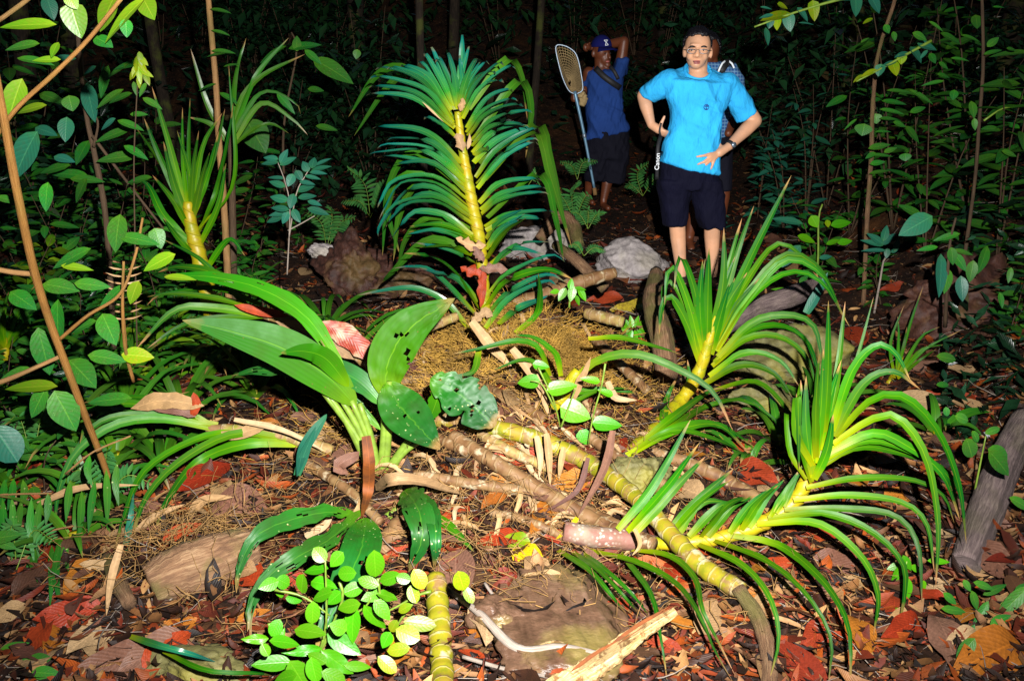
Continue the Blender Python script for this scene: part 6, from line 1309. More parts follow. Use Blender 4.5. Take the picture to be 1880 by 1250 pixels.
for px, Y, rad, lab in TR:
    p = at(px, 60, Y); x = p.x; b = Vector((x, Y, H(x, Y) - 0.1)); hh = r_.uniform(5.5, 8)
    t_ = thing('tree', lab, 'tree', b)
    top = Vector((x + r_.uniform(-.6, .6), Y + r_.uniform(-.3, .6), b.z + hh))
    V, F, U = tube([b, b.lerp(top, .3) + Vector((r_.uniform(-.08, .08), 0, 0)), b.lerp(top, .65) + Vector((r_.uniform(-.12, .12), 0, 0)), top], [rad * 1.25, rad, rad * .8, rad * .45], 10, 26, off=t_.location, noise=0.12)
    link('trunk', mesh_from('trunk', V, F, U), M['trunk'], t_)
    for k in range(3):
        q0 = b.lerp(top, 0.6 + 0.12 * k); a = r_.uniform(0, 6.283); q1 = q0 + Vector((math.cos(a) * 1.1, math.sin(a) * 1.1, 0.7))
        V, F, U = tube([q0, q0.lerp(q1, .5) + Vector((0, 0, .1)), q1], [rad * .4, rad * .12], 6, 8, off=t_.location); link('limb', mesh_from('limb', V, F, U), M['trunk'], t_)
    mb = MB()
    for k in range(6):
        mb.add(leafmass(top.x + r_.uniform(-1.1, 1.1), top.y + r_.uniform(-1.1, 1.1), top.z + r_.uniform(-1.2, .6), .8, .8, .5, 190, .24, r_, .1))
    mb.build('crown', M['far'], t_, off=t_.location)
ORD = 'first second third fourth fifth sixth seventh eighth ninth tenth eleventh twelfth thirteenth fourteenth fifteenth sixteenth seventeenth eighteenth nineteenth twentieth twenty-first twenty-second'.split()
FPX_ = sorted(r_.uniform(-60, 1940) for _ in range(44))
for k in range(44):
    px = FPX_[k]; Y = r_.uniform(7.2, 13)
    if 1000 < px < 1420 and Y < 9.3: Y += 2.4
    if 650 < px < 1000 and Y < 8: Y += 1.2
    x = at(px, 200, Y).x; b = Vector((x, Y, H(x, Y) - 0.03)); hh = r_.uniform(0.8, 2.4)
    zn = f'{ORD[k]} from the left edge' if k < 22 else f'{ORD[43 - k]} from the right edge'
    t_ = thing('understorey_shrub', f'dim understorey shrub on the dark hillside, {zn}', 'shrub', b, 'understorey shrubs on the hillside')
    mb = MB(); ms_ = MB()
    for s in range(3):
        tip = b + Vector((r_.uniform(-.5, .5), r_.uniform(-.5, .5), hh * r_.uniform(.6, 1)))
        ms_.add(tube([b, b.lerp(tip, .5) + Vector((0, 0, .1)), tip], [.007, .003], 5, 6))
        mb.add(leafmass(tip.x, tip.y, tip.z - hh * .3, .42, .42, hh * .42, 110, .17, r_, .05))
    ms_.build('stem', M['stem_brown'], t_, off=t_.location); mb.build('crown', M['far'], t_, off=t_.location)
# the closed forest canopy overhead, above the frame, that keeps most of the sky out
N = 15000
cvx = rs.uniform(-16, 16, N); cvy = rs.uniform(-9, 22, N); cvz = 8.2 + rs.random_sample(N) * 2.6 + 0.25 * np.clip(cvy - 8, 0, 20)
keep = vnoise(cvx * 0.8, cvy * 0.8, 77) + 0.5 * vnoise(cvx * 2.1, cvy * 2.1, 78) > -0.22; cvx, cvy, cvz = cvx[keep], cvy[keep], cvz[keep]; N = len(cvx)
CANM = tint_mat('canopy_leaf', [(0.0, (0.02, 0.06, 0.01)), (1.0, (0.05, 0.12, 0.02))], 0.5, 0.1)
o = scatter_mesh('canopy_foliage', N, np.stack([cvx, cvy, cvz], 1), rs.uniform(0.5, 1.0, N), 0.45, rs, CANM, [litter_template(2, c_, 0.3, prof_ell) for c_ in (0.5, -0.7, 0.9)], (0.9, 1.5))
tag(o, 'forest canopy overhead, above the picture', None, kind='stuff')
# hillside undergrowth: one uncountable mass
N = 15000
uy = 8.6 + rs.random_sample(N) ** 1.3 * 16; ux = (rs.random_sample(N) * 2 - 1) * (0.68 * uy + 1.0)
keep = ~((np.abs(ux - 1.2) < 1.3) & (uy < 9.4)); ux, uy = ux[keep], uy[keep]; N = len(ux)
uz = hgt(ux, uy) + rs.random_sample(N) ** 1.6 * 1.1
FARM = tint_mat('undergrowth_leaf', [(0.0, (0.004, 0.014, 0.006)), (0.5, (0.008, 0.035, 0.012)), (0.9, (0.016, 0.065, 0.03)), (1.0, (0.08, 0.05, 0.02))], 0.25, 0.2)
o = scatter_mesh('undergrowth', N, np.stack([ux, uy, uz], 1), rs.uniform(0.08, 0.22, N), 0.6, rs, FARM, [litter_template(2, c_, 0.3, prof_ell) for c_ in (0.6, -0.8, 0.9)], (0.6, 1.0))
tag(o, 'dark leafy undergrowth covering the hillside behind the men', None, kind='stuff')
N = 9000
sx = np.where(rs.rand(N) < 0.5, -1, 1); uy = 3.6 + rs.random_sample(N) * 5.5; ux = sx * ((0.47 if 0 else 0.42) * uy + 0.35 + rs.random_sample(N) ** 1.2 * 2.6)
ux = np.where(sx < 0, ux * 0.92, ux); uz = hgt(ux, uy) + rs.random_sample(N) ** 1.5 * 0.8 * np.clip((uy - 3) / 2.5, .15, 1)
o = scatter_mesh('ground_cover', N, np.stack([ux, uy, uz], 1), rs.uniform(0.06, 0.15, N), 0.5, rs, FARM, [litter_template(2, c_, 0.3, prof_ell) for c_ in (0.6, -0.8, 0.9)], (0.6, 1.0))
tag(o, 'low dark ground cover along both sides of the clearing', None, kind='stuff')
# ---------------------------------------------------------------- people
def skin_mat(name, c, rough=0.45):
    nb = NB(name); nz = nb.noise(nb.coord('Object'), 9, 5); n2 = nb.noise(nb.coord('Object'), 140, 3)
    col = nb.mix(maprange(nb, nz, 0.35, 0.65, 0, 1), tuple(x * 0.82 for x in c), (min(1, c[0] * 1.1), c[1] * 1.02, c[2] * 0.95))
    nb.bump(n2, 0.25, 0.003)
    return nb.set(Base_Color=col, Roughness=rough, Specular_IOR_Level=0.45)
def cloth_mat(name, c, fold=0.7, rough=0.85, var=0.15):
    nb = NB(name); oc = nb.coord('Object')
    mp = nb.n('ShaderNodeMapping', Vector=oc); mp.inputs['Scale'].default_value = (9, 6, 4); mp.inputs['Rotation'].default_value = (0.3, 0.6, 0.4)
    nz = nb.noise(mp.outputs[0], 1.3, 4, 0.5); n2 = nb.noise(oc, 6, 3)
    col = nb.mix(maprange(nb, n2, 0.3, 0.7, 0, 1), tuple(x * (1 - var) for x in c), tuple(min(1, x * (1 + var)) for x in c))
    nb.bump(nz, fold, 0.05)
    return nb.set(Base_Color=col, Roughness=rough, Specular_IOR_Level=0.12)
SK1 = skin_mat('skin_light', (0.60, 0.33, 0.20)); SK2 = skin_mat('skin_brown', (0.12, 0.034, 0.013)); SKP = skin_mat('skin_mid', (0.42, 0.20, 0.11))
TEE = cloth_mat('cyan_cotton', (0.03, 0.40, 0.80)); DENIM = cloth_mat('blue_cotton', (0.014, 0.045, 0.19)); BLK = cloth_mat('black_cloth', (0.006, 0.006, 0.012), 0.6); NAVY = cloth_mat('navy_cloth', (0.003, 0.003, 0.012), 0.8)
HAIR = plain_mat('black_hair', (0.006, 0.005, 0.007), 0.35, 0.3, 90, bump=0.8, dist=0.01); LIP = plain_mat('lips', (0.42, 0.12, 0.11), 0.4, 0.1); DARK = plain_mat('dark_brown', (0.015, 0.01, 0.01), 0.3, 0.1)
EYEW = plain_mat('eye_white', (0.55, 0.5, 0.47), 0.25, 0.05); METAL = plain_mat('metal', (0.22, 0.27, 0.33), 0.35, 0.1, metal=0.6); STRAP = plain_mat('black_strap', (0.01, 0.01, 0.012), 0.6, 0.2); WHITE = plain_mat('white_print', (0.8, 0.85, 0.9), 0.6, 0.02)
INK = plain_mat('logo_ink', (0.01, 0.05, 0.25), 0.7, 0.05); SHOE = plain_mat('dark_shoe', (0.02, 0.018, 0.018), 0.6, 0.2)
def plaid():
    nb = NB('plaid_cloth'); sp = nb.n('ShaderNodeSeparateXYZ', Vector=nb.coord('Object'))
    a = nb.math('SINE', nb.math('MULTIPLY', sp.outputs[0], 260.0)); b = nb.math('SINE', nb.math('MULTIPLY', sp.outputs[2], 260.0))
    col = nb.mix(maprange(nb, a, 0.2, 0.6, 0, 0.6), (0.015, 0.07, 0.24), (0.12, 0.27, 0.42)); col = nb.mix(maprange(nb, b, 0.2, 0.6, 0, 0.6), col, (0.15, 0.3, 0.45))
    return nb.set(Base_Color=col, Roughness=0.85)
PLAID = plaid()

class Blob:
    """Overlapping rounded pieces fused by a voxel remesh into one continuous surface."""
    def __init__(s): s.bm = bmesh.new()
    def ell(s, c, rx, ry, rz, rot=None, sub=3):
        g = bmesh.ops.create_icosphere(s.bm, subdivisions=sub, radius=1)
        Mx = Matrix.Translation(c) @ (rot.to_4x4() if rot else Matrix()) @ Matrix.Diagonal((rx, ry, rz, 1))
        bmesh.ops.transform(s.bm, matrix=Mx, verts=g['verts']); return s
    def cap(s, p0, r0, p1, r1, ends=True):
        p0, p1 = Vector(p0), Vector(p1)
        V, F, U = tube([p0, p1], [r0, r1], 14, 4)
        vs = [s.bm.verts.new(v) for v in V]
        for f in F: s.bm.faces.new([vs[i] for i in f])
        if ends: s.ell(p0, r0, r0, r0, sub=2); s.ell(p1, r1, r1, r1, sub=2)
        return s
    def chain(s, pts):
        for (a, ra), (b, rb) in zip(pts, pts[1:]): s.cap(a, ra, b, rb)
        return s
    def loft(s, rings, n=28, p=2.0):
        """rings: (centre, xvec, yvec); superellipse with exponent p."""
        R = []
        for c, xv, yv in rings:
            row = []
            for j in range(n):
                a = 2 * math.pi * j / n; ca, sa = math.cos(a), math.sin(a)
                fx = math.copysign(abs(ca) ** (2 / p), ca); fy = math.copysign(abs(sa) ** (2 / p), sa)
                row.append(s.bm.verts.new(Vector(c) + Vector(xv) * fx + Vector(yv) * fy))
            R.append(row)
        for a, b in zip(R, R[1:]):
            for j in range(n): s.bm.faces.new((a[j], a[(j + 1) % n], b[(j + 1) % n], b[j]))
        s.bm.faces.new(R[0][::-1]); s.bm.faces.new(R[-1]); return s
    def build(s, name, m, parent, voxel=0.008, smooth=4, wob=0.0, wscale=9.0, seed=1, factor=0.5, calm=None):
        bmesh.ops.recalc_face_normals(s.bm, faces=s.bm.faces)
        me = bpy.data.meshes.new(name + '_raw'); s.bm.to_mesh(me); s.bm.free()
        o = bpy.data.objects.new(name + '_tmp', me); COL.objects.link(o)
        md = o.modifiers.new('r', 'REMESH'); md.mode = 'VOXEL'; md.voxel_size = voxel; md.use_smooth_shade = True
        if smooth:
            sm = o.modifiers.new('s', 'SMOOTH'); sm.iterations = smooth; sm.factor = factor
        dg = bpy.context.evaluated_depsgraph_get()
        out = bpy.data.meshes.new_from_object(o.evaluated_get(dg)); out.name = name
        bpy.data.objects.remove(o); bpy.data.meshes.remove(me)
        n = len(out.vertices); co = np.empty(n * 3); out.vertices.foreach_get('co', co); co = co.reshape(-1, 3)
        if wob:
            no = np.empty(n * 3); out.vertices.foreach_get('normal', no); no = no.reshape(-1, 3)
            k = 0
            for ang_, f1, f2, amp in ((0.5, 1.5, 0.35, 1.0), (-0.35, 2.3, 0.5, 0.6), (1.2, 2.0, 0.45, 0.6), (0.1, 4.2, 1.0, 0.08)):
                c_, s_ = math.cos(ang_), math.sin(ang_)
                t_ = vnoise((co[:, 0] * c_ + co[:, 2] * s_) * wscale * f1 + co[:, 1] * 3, (co[:, 2] * c_ - co[:, 0] * s_) * wscale * f2 + co[:, 1] * 2, seed + int(f1 * 10))
                k = k + amp * (0.5 - np.abs(t_) * 2.2)
            if calm is not None: k = k * np.clip((calm - co[:, 2]) / 0.07, 0, 1)
            co = co + no * (wob * k)[:, None]
        loc = np.array(parent.location); out.vertices.foreach_set('co', (co - loc).ravel())
        out.polygons.foreach_set('use_smooth', [True] * len(out.polygons)); out.update()
        out.materials.clear(); out.materials.append(m)
        return link(name, out, None, parent)

def small_blob(name, m, parent, fn, voxel=0.003, smooth=2):
    b = Blob(); fn(b); return b.build(name, m, parent, voxel, smooth)
def hair_cap(parent, c, rx, ry, rz, face_dir, line, side, m=HAIR, name='hair', seed=1, tuftiness=0.012):
    """Skull cap of hair: sphere cut along a hairline that dips at the back."""
    bm = bmesh.new(); bmesh.ops.create_icosphere(bm, subdivisions=5, radius=1); r = random.Random(seed)
    f = Vector(face_dir).normalized(); kill = []
    for v in bm.verts:
        fr = v.co.dot(f); z = v.co.z
        lim = line if fr > 0.35 else (side + (line - side) * max(0, (fr + 0.15) / 0.5) if fr > -0.15 else side - 0.5 * min(1, (-fr - 0.15) / 0.6))
        lim += 0.10 * (vn1(v.co.x * 5 + v.co.y * 3, v.co.z * 2 + v.co.y * 5, seed))
        if z < lim: kill.append(v)
    bmesh.ops.delete(bm, geom=kill, context='VERTS')
    for v in bm.verts:
        k = 1 + tuftiness * 8 * ((vn1(v.co.x * 7 + v.co.z * 2, v.co.y * 4 + v.co.z * 3, seed + 2)))
        q = v.co * k; v.co = Vector(c) + Vector((q.x * rx, q.y * ry, q.z * rz)) - Vector(parent.location)
    me = bpy.data.meshes.new(name); bm.to_mesh(me); bm.free(); me.polygons.foreach_set('use_smooth', [True] * len(me.polygons))
    o = link(name, me, m, parent); sm = o.modifiers.new('t', 'SOLIDIFY'); sm.thickness = 0.014; sm.offset = 0.0
    return o
def patch(name, m, parent, pts, width, face=1.0, prof=lambda s: 1.0, nseg=10, thick=0.003, nc=2, fold=0.0):
    V, F, U = ribbon(pts, width, prof, fold, face, nseg, nc, off=parent.location)
    o = link(name, mesh_from(name, V, F, U), m, parent)
    if thick: sm = o.modifiers.new('t', 'SOLIDIFY'); sm.thickness = thick
    return o
def hand(b, wrist, palm, tips, thumb, s=1.0):
    """wrist, palm centre, four (knuckle, mid, tip) triples and a thumb chain."""
    b.chain([(wrist, 0.026 * s), (palm, 0.030 * s)])
    for i, (k, m_, t) in enumerate(tips):
        b.chain([(palm, 0.016 * s), (k, 0.0115 * s), (m_, 0.0098 * s), (t, 0.0078 * s)])
    b.chain([(palm, 0.016 * s), (thumb[0], 0.0125 * s), (thumb[1], 0.009 * s)])

# ---- man in the bright blue T-shirt
Y1 = 6.0
def q1(px, py, dy=0.0): return at(px, py, Y1 + dy)
s1 = m_per_px(q1(1280, 250))
gA = Vector((q1(1250, 515).x, Y1 - 0.02, 0)); gA.z = H(gA.x, gA.y); gB = Vector((q1(1310, 515).x, Y1 + 0.02, 0)); gB.z = H(gB.x, gB.y)
P1 = thing('person', 'man in a bright blue T-shirt and black shorts with hands on hips', 'person', (gA + gB) / 2)
b = Blob()
hc = q1(1281, 86)
b.ell(hc, 0.080, 0.096, 0.105); b.ell(q1(1279, 104, -0.022), 0.064, 0.078, 0.080); b.ell(q1(1278, 119, -0.055), 0.036, 0.036, 0.028)
b.ell(q1(1268, 103, -0.060), 0.026, 0.030, 0.030); b.ell(q1(1292, 104, -0.060), 0.026, 0.030, 0.030)
b.ell(q1(1281, 83, -0.078), 0.052, 0.022, 0.014)
b.cap(q1(1281, 89, -0.092), 0.010, q1(1280, 102, -0.108), 0.015); b.ell(q1(1275, 103, -0.098), 0.011, 0.012, 0.009); b.ell(q1(1285, 103, -0.098), 0.011, 0.012, 0.009)
b.ell(q1(1256.5, 96, 0.01), 0.012, 0.022, 0.034); b.ell(q1(1305, 98, 0.01), 0.012, 0.022, 0.034)
b.chain([(q1(1282, 100, 0.01), 0.060), (q1(1281, 140, 0.02), 0.060)])
b.loft([(q1(1281, 132, .01), (0.055, 0, 0), (0, 0.055, 0)), (q1(1282, 144, .01), (0.11, 0, 0), (0, 0.07, 0)), (q1(1283, 162), (0.17, 0, 0), (0, 0.095, 0)), (q1(1281, 220), (0.145, 0, 0), (0, 0.095, 0)), (q1(1268, 290), (0.165, 0, 0), (0, 0.10, 0)), (q1(1266, 330), (0.165, 0, 0), (0, 0.10, 0))])
eR, wR = q1(1181, 176, 0.12), q1(1196, 230, 0.03); eL, wL = q1(1386, 222, 0.05), q1(1337, 270, -0.06)
b.chain([(q1(1226, 147, 0.02), 0.055), (eR, 0.042), (eR.lerp(wR, .35), 0.043), (wR, 0.027)])
b.chain([(q1(1340, 156, 0.02), 0.055), (eL, 0.046), (eL.lerp(wL, .35), 0.045), (wL, 0.028)])
pl = q1(1320, 281, -0.085)
hand(b, wL, pl, [(q1(1303, 283, -.125), q1(1292, 286, -.14), q1(1279, 288, -.14)), (q1(1304, 288, -.125), q1(1293, 297, -.14), q1(1281, 302, -.138)), (q1(1306, 292, -.122), q1(1298, 301, -.135), q1(1290, 307, -.132)), (q1(1311, 294, -.115), q1(1308, 303, -.125), q1(1305, 311, -.125))], (q1(1322, 268, -.06), q1(1318, 258, -.03)))
pr = q1(1210, 238, 0.0)
hand(b, wR, pr, [(q1(1220, 241, -.02), q1(1227, 243, .0), q1(1233, 243, .05)), (q1(1219, 244, -.01), q1(1226, 247, .01), q1(1232, 247, .06)), (q1(1217, 246, .0), q1(1224, 249, .02), q1(1230, 250, .06)), (q1(1215, 247, .01), q1(1221, 250, .03), q1(1226, 252, .07))], (q1(1214, 227, -.03), q1(1220, 214, -.035)))
for g_, kx, hx in ((gA, 1243, 1240), (gB, 1308, 1295)):
    kn = q1(kx, 405); an = g_ + Vector((0, 0.02, 0.09))
    b.chain([(q1(hx, 320), 0.085), (kn, 0.056), (kn.lerp(an, .3) + Vector((0, .015, 0)), 0.053), (an, 0.034), (g_ + Vector((0, 0.02, 0.035)), 0.032)])
    b.chain([(g_ + Vector((0, 0.02, 0.035)), 0.032), (g_ + Vector((0.0, -0.13, 0.03)), 0.028)])
b.build('body', SK1, P1, 0.0065, 3)
b = Blob()
X = lambda hw, t=0.0: (hw * s1, 0, -t * s1)
b.loft([(q1(1281, 131, 0.01), X(23), (0, -0.078, -0.05)), (q1(1282, 137, .01), X(50, 3), (0, -0.095, -0.03)), (q1(1283, 150), X(66, 4), (0, -0.115, 0)), (q1(1282, 170), X(61, 4), (0, -0.125, 0)), (q1(1281, 200), X(50, 5), (0, -0.128, 0)), (q1(1277, 235), X(47, 8), (0, -0.125, 0)), (q1(1270, 270), X(51, 8), (0, -0.13, 0)), (q1(1267, 303), X(54, 11), (0, -0.135, 0)), (q1(1267, 308), X(54, 11), (0, -0.135, 0))], p=2.3)
b.ell(q1(1230, 148, .02), 0.075, 0.09, 0.072); b.cap(q1(1228, 149, .02), 0.076, q1(1196, 168, .09), 0.066, False); b.cap(q1(1201, 161, .09), 0.064, q1(1190, 177, .105), 0.062, False)
b.ell(q1(1335, 154, .02), 0.075, 0.09, 0.072); b.cap(q1(1336, 154, .02), 0.078, q1(1370, 214, .04), 0.070, False)
b.build('shirt', TEE, P1, 0.007, 6, wob=0.017, wscale=9, seed=4, calm=q1(1281, 138).z)
ring = [q1(1281, 132, .01) + Vector((math.cos(a) * 0.080, -math.sin(a) * 0.080 + 0.0, -math.sin(a) * 0.052 + 0.006)) for a in [i * 2 * math.pi / 28 for i in range(29)]]
V, F, U = tube(ring, [0.007], 6, 56, off=P1.location, cap=False) if 0 else tube(ring, [0.0115, 0.0115], 8, 56, off=P1.location); link('collar', mesh_from('collar', V, F, U), TEE, P1)
b = Blob()
b.loft([(q1(1267, 292), X(55, 16), (0, 0.125, 0)), (q1(1266, 320), X(56, 6), (0, 0.125, 0)), (q1(1266, 345), X(57, 2), (0, 0.115, 0))])
b.loft([(q1(1239, 330), X(33), (0, 0.12, 0)), (q1(1238, 370), X(27), (0, 0.10, 0)), (q1(1241, 412), X(23), (0, 0.085, 0))])
b.loft([(q1(1293, 330), X(33), (0, 0.12, 0)), (q1(1300, 370), X(28), (0, 0.10, 0)), (q1(1308, 417), X(23), (0, 0.085, 0))])
b.build('shorts', NAVY, P1, 0.009, 3, wob=0.016, wscale=9, seed=9)
for g_ in (gA, gB):
    def f_(b, g_=g_): b.ell(g_ + Vector((0, -0.04, 0.03)), 0.052, 0.14, 0.035); b.ell(g_ + Vector((0, 0.04, 0.05)), 0.045, 0.06, 0.05)
    small_blob('shoe', SHOE, P1, f_, 0.006)
hair_cap(P1, hc + Vector((0.002, 0.008, 0.004)), 0.089, 0.104, 0.116, (-0.05, -1, 0), 0.50, -0.05, seed=6)
for ex in (1270.5, 1292):
    small_blob('eye', EYEW, P1, lambda b, ex=ex: b.ell(q1(ex, 92.8, -0.084), 0.0105, 0.005, 0.0038))
    small_blob('pupil', DARK, P1, lambda b, ex=ex: b.ell(q1(ex - 0.5, 92.9, -0.0895), 0.0058, 0.003, 0.0048), 0.002)
    patch('eyelash', DARK, P1, [q1(ex - 4.6, 92, -0.088), q1(ex, 90.6, -0.094), q1(ex + 4.6, 92, -0.088)], 0.0016, nseg=6)
    patch('eyebrow', HAIR, P1, [q1(ex - 6, 87.5, -0.09), q1(ex, 85.6, -0.102), q1(ex + 6, 87, -0.09)], 0.0038, nseg=6, prof=lambda s: 0.5 + math.sin(s * 3.1))
small_blob('lips', LIP, P1, lambda b: (b.ell(q1(1279, 112.6, -0.094), 0.026, 0.012, 0.0055), b.ell(q1(1279.5, 116.4, -0.092), 0.022, 0.012, 0.0065)), 0.003, 1)
patch('mouth', DARK, P1, [q1(1272, 114, -0.100), q1(1279, 114.6, -0.107), q1(1286, 114.4, -0.100)], 0.0022, nseg=6, prof=prof_oval)
for (cx, cy) in ((1270, 93.5), (1292.5, 94)):
    fr = [q1(cx + 8.5 * math.cos(a), cy + 5.2 * math.sin(a) * (1 if math.sin(a) > 0 else 0.55), -0.118 + 0.004 * abs(math.cos(a))) for a in [i * math.pi / 12 for i in range(25)]]
    V, F, U = tube(fr, [0.0013, 0.0013], 5, 30, off=P1.location); link('spectacle_rim', mesh_from('spectacle_rim', V, F, U), METAL, P1)
for pts in ([(1278.5, 92.5), (1281, 91.5), (1284, 92.5)], [(1261.5, 91.8), (1258, 91.5), (1254.5, 92)], [(1301, 93), (1304, 93), (1307, 94)]):
    V, F, U = tube([q1(pts[0][0], pts[0][1], -.117), q1(pts[1][0], pts[1][1], -.115 if pts[0][0] == 1278.5 else -.07), q1(pts[2][0], pts[2][1], -.117 if pts[0][0] == 1278.5 else 0.0)], [0.0016, 0.0016], 5, 8, off=P1.location); link('spectacle_arm', mesh_from('spectacle_arm', V, F, U), DARK, P1)
# round tree badge printed on the chest
lc = q1(1297, 197, -0.1)
def on_chest(px, py): return q1(px, py, -0.150)
for nm, pts, wd in [('badge_ring', [(1297 + 4.6 * math.cos(a), 197 + 4.9 * math.sin(a)) for a in [i * math.pi / 8 for i in range(17)]], 0.0022), ('badge_tree', [(1297, 201), (1297, 193.6)], 0.002), ('badge_tree', [(1294, 196), (1297, 194.5), (1300, 196)], 0.0034), ('badge_tree', [(1294, 200.6), (1297, 200), (1300, 200.6)], 0.0016)]:
    V, F, U = tube([on_chest(*p) for p in pts], [wd, wd], 5, len(pts) * 2, off=P1.location); link(nm, mesh_from(nm, V, F, U), INK, P1)
# watch
wc = eL.lerp(wL, 0.93); ax = (wL - eL).normalized(); xx = ax.orthogonal().normalized(); yy = ax.cross(xx)
V, F, U = tube([wc - ax * 0.011, wc + ax * 0.011], [0.0345, 0.0345], 18, 2, off=P1.location); wb = link('watch', mesh_from('watch', V, F, U), STRAP, P1)
fd = (-FWD + RGT * 0.25 - UP * 0.3); fd = (fd - ax * fd.dot(ax)).normalized(); wp_ = wc + fd * 0.034
V, F, U = tube([wp_, wp_ + fd * 0.009], [0.017, 0.017], 16, 1, off=P1.location); link('watch_face', mesh_from('watch_face', V, F, U), METAL, wb)
# camera strap hanging from the right hand
cs_ = thing('camera_strap', 'black camera wrist strap with white lettering hanging from a hand', 'strap', q1(1213, 240))
patch('strap_loop', STRAP, cs_, [q1(1214, 226, -.05), q1(1211, 240, -.055), q1(1213, 250, -.05)], 0.006, nseg=8)
patch('strap_band', STRAP, cs_, [q1(1213, 250, -.06), q1(1208, 270, -.10), q1(1207, 300, -.12), q1(1206, 330, -.10)], 0.012, nseg=12)
tx = bpy.data.curves.new('lettering', 'FONT'); tx.body = 'Canon'; tx.size = 0.040; tx.align_x = 'CENTER'; tx.align_y = 'CENTER'; tx.extrude = 0.0006; tx.materials.append(WHITE)
to = bpy.data.objects.new('lettering_tmp', tx); COL.objects.link(to)
dg = bpy.context.evaluated_depsgraph_get(); tme = bpy.data.meshes.new_from_object(to.evaluated_get(dg)); bpy.data.objects.remove(to)
tme.materials.clear(); tme.materials.append(WHITE)
lo_ = link('lettering', tme, None, cs_)
xd = (q1(1208, 286) - q1(1206.5, 309)).normalized(); zd = -FWD; yd = zd.cross(xd).normalized(); zd = xd.cross(yd)
lo_.matrix_basis = Matrix.Translation(q1(1207, 297, -0.135) - cs_.location) @ Matrix((xd, yd, zd)).transposed().to_4x4()

# ---- man with the net
Yn = 8.5
def q2(px, py, dy=0.0): return at(px, py, Yn + dy)
s2 = m_per_px(q2(1110, 250))
gA = Vector((q2(1080, 385).x, Yn + 0.05, 0)); gA.z = H(gA.x, gA.y); gB = Vector((q2(1106, 388).x, Yn - 0.1, 0)); gB.z = H(gB.x, gB.y)
P2 = thing('person', 'man in cap and blue shirt holding a net, one arm behind his head', 'person', (gA + gB) / 2)
b = Blob(); hc = q2(1104, 93)
fd = Vector((0.62, -0.75, -0.15)).normalized(); sd = fd.cross(UP).normalized()
b.ell(hc, 0.080, 0.088, 0.104); b.ell(q2(1107, 107) + fd * 0.02, 0.058, 0.064, 0.075); b.ell(q2(1108, 118) + fd * 0.05, 0.03, 0.03, 0.026)
b.cap(hc + fd * 0.085 + UP * -0.005, 0.010, hc + fd * 0.108 + UP * -0.045, 0.015)
b.ell(q2(1089, 99, -.04), 0.016, 0.014, 0.034)
b.chain([(q2(1103, 105), 0.058), (q2(1104, 135), 0.06)])
b.loft([(q2(1105, 124), (0.07, 0, 0), (0, 0.06, 0)), (q2(1110, 135), (0.15, 0, 0), (0, 0.08, 0)), (q2(1112, 180), (0.145, 0, 0), (0, 0.1, 0)), (q2(1115, 250), (0.15, 0, 0), (0, 0.1, 0)), (q2(1116, 275), (0.15, 0, 0), (0, 0.1, 0))])
eL = q2(1146, 76, 0.0); wL = q2(1098, 86, 0.16)
b.chain([(q2(1138, 128), 0.058), (eL, 0.043), (eL.lerp(wL, .4), 0.042), (wL, 0.03), (q2(1082, 88, 0.05), 0.026)])
hp = q2(1078, 86, -0.02)
hand(b, q2(1084, 88, 0.04), hp, [(q2(1075, 82, -.05), q2(1073, 84, -.075), q2(1077, 86, -.085)), (q2(1074, 85, -.05), q2(1072, 87, -.075), q2(1076, 89, -.085)), (q2(1074, 88, -.05), q2(1072, 90, -.07), q2(1076, 92, -.08)), (q2(1075, 91, -.04), q2(1074, 93, -.06), q2(1078, 94, -.07))], (q2(1081, 82, -.05), q2(1083, 79, -.07)), 1.1)
eR = q2(1072, 172, 0.08); wR = q2(1061, 178, -0.14)
b.chain([(q2(1081, 134), 0.055), (eR, 0.04), (wR, 0.03)])
hp = q2(1056, 180, -0.20)
hand(b, wR, hp, [(q2(1051, 175, -.235), q2(1053, 175, -.26), q2(1060, 176, -.255)), (q2(1050, 178, -.235), q2(1053, 179, -.26), q2(1060, 180, -.255)), (q2(1050, 182, -.235), q2(1053, 183, -.26), q2(1060, 183, -.255)), (q2(1051, 185, -.23), q2(1054, 186, -.255), q2(1060, 186, -.25))], (q2(1058, 173, -.22), q2(1061, 170, -.24)), 1.1)
for g_, kx, hx in ((gA, 1086, 1098), (gB, 1118, 1130)):
    kn = q2(kx, 322); an = g_ + Vector((0, 0.02, 0.08))
    b.chain([(q2(hx, 270), 0.08), (kn, 0.055), (kn.lerp(an, .35) + Vector((0, .015, 0)), 0.05), (an, 0.033), (g_ + Vector((0, 0.02, 0.03)), 0.03), (g_ + Vector((0.03, -0.12, 0.025)), 0.026)])
b.build('body', SK2, P2, 0.0075, 3)
b = Blob(); X2 = lambda hw, t=0.0: (hw * s2, 0, t * s2)
b.loft([(q2(1104, 127), X2(16), (0, -0.085, -0.02)), (q2(1108, 133), X2(30), (0, -0.10, 0)), (q2(1111, 145), X2(33), (0, -0.125, 0)), (q2(1109, 190), X2(32), (0, -0.13, 0)), (q2(1113, 225), X2(35, 5), (0, -0.135, 0)), (q2(1116, 243), X2(39, 10), (0, -0.14, 0)), (q2(1116, 247), X2(39, 10), (0, -0.14, 0))], p=2.3)
b.loft([(q2(1134, 142), (0.085, 0, 0.02), (0, 0.09, 0)), (q2(1139, 122), (0.065, 0, 0.01), (0, 0.085, 0)), (q2(1142, 108), (0.055, 0, 0.0), (0, 0.07, 0))])
b.loft([(q2(1086, 134), (0.02, 0, 0.07), (0, 0.08, 0)), (q2(1078, 145, .02), (0.055, 0, 0.03), (0, 0.075, 0)), (q2(1075, 158, .05), (0.055, 0, 0.01), (0, 0.07, 0))])
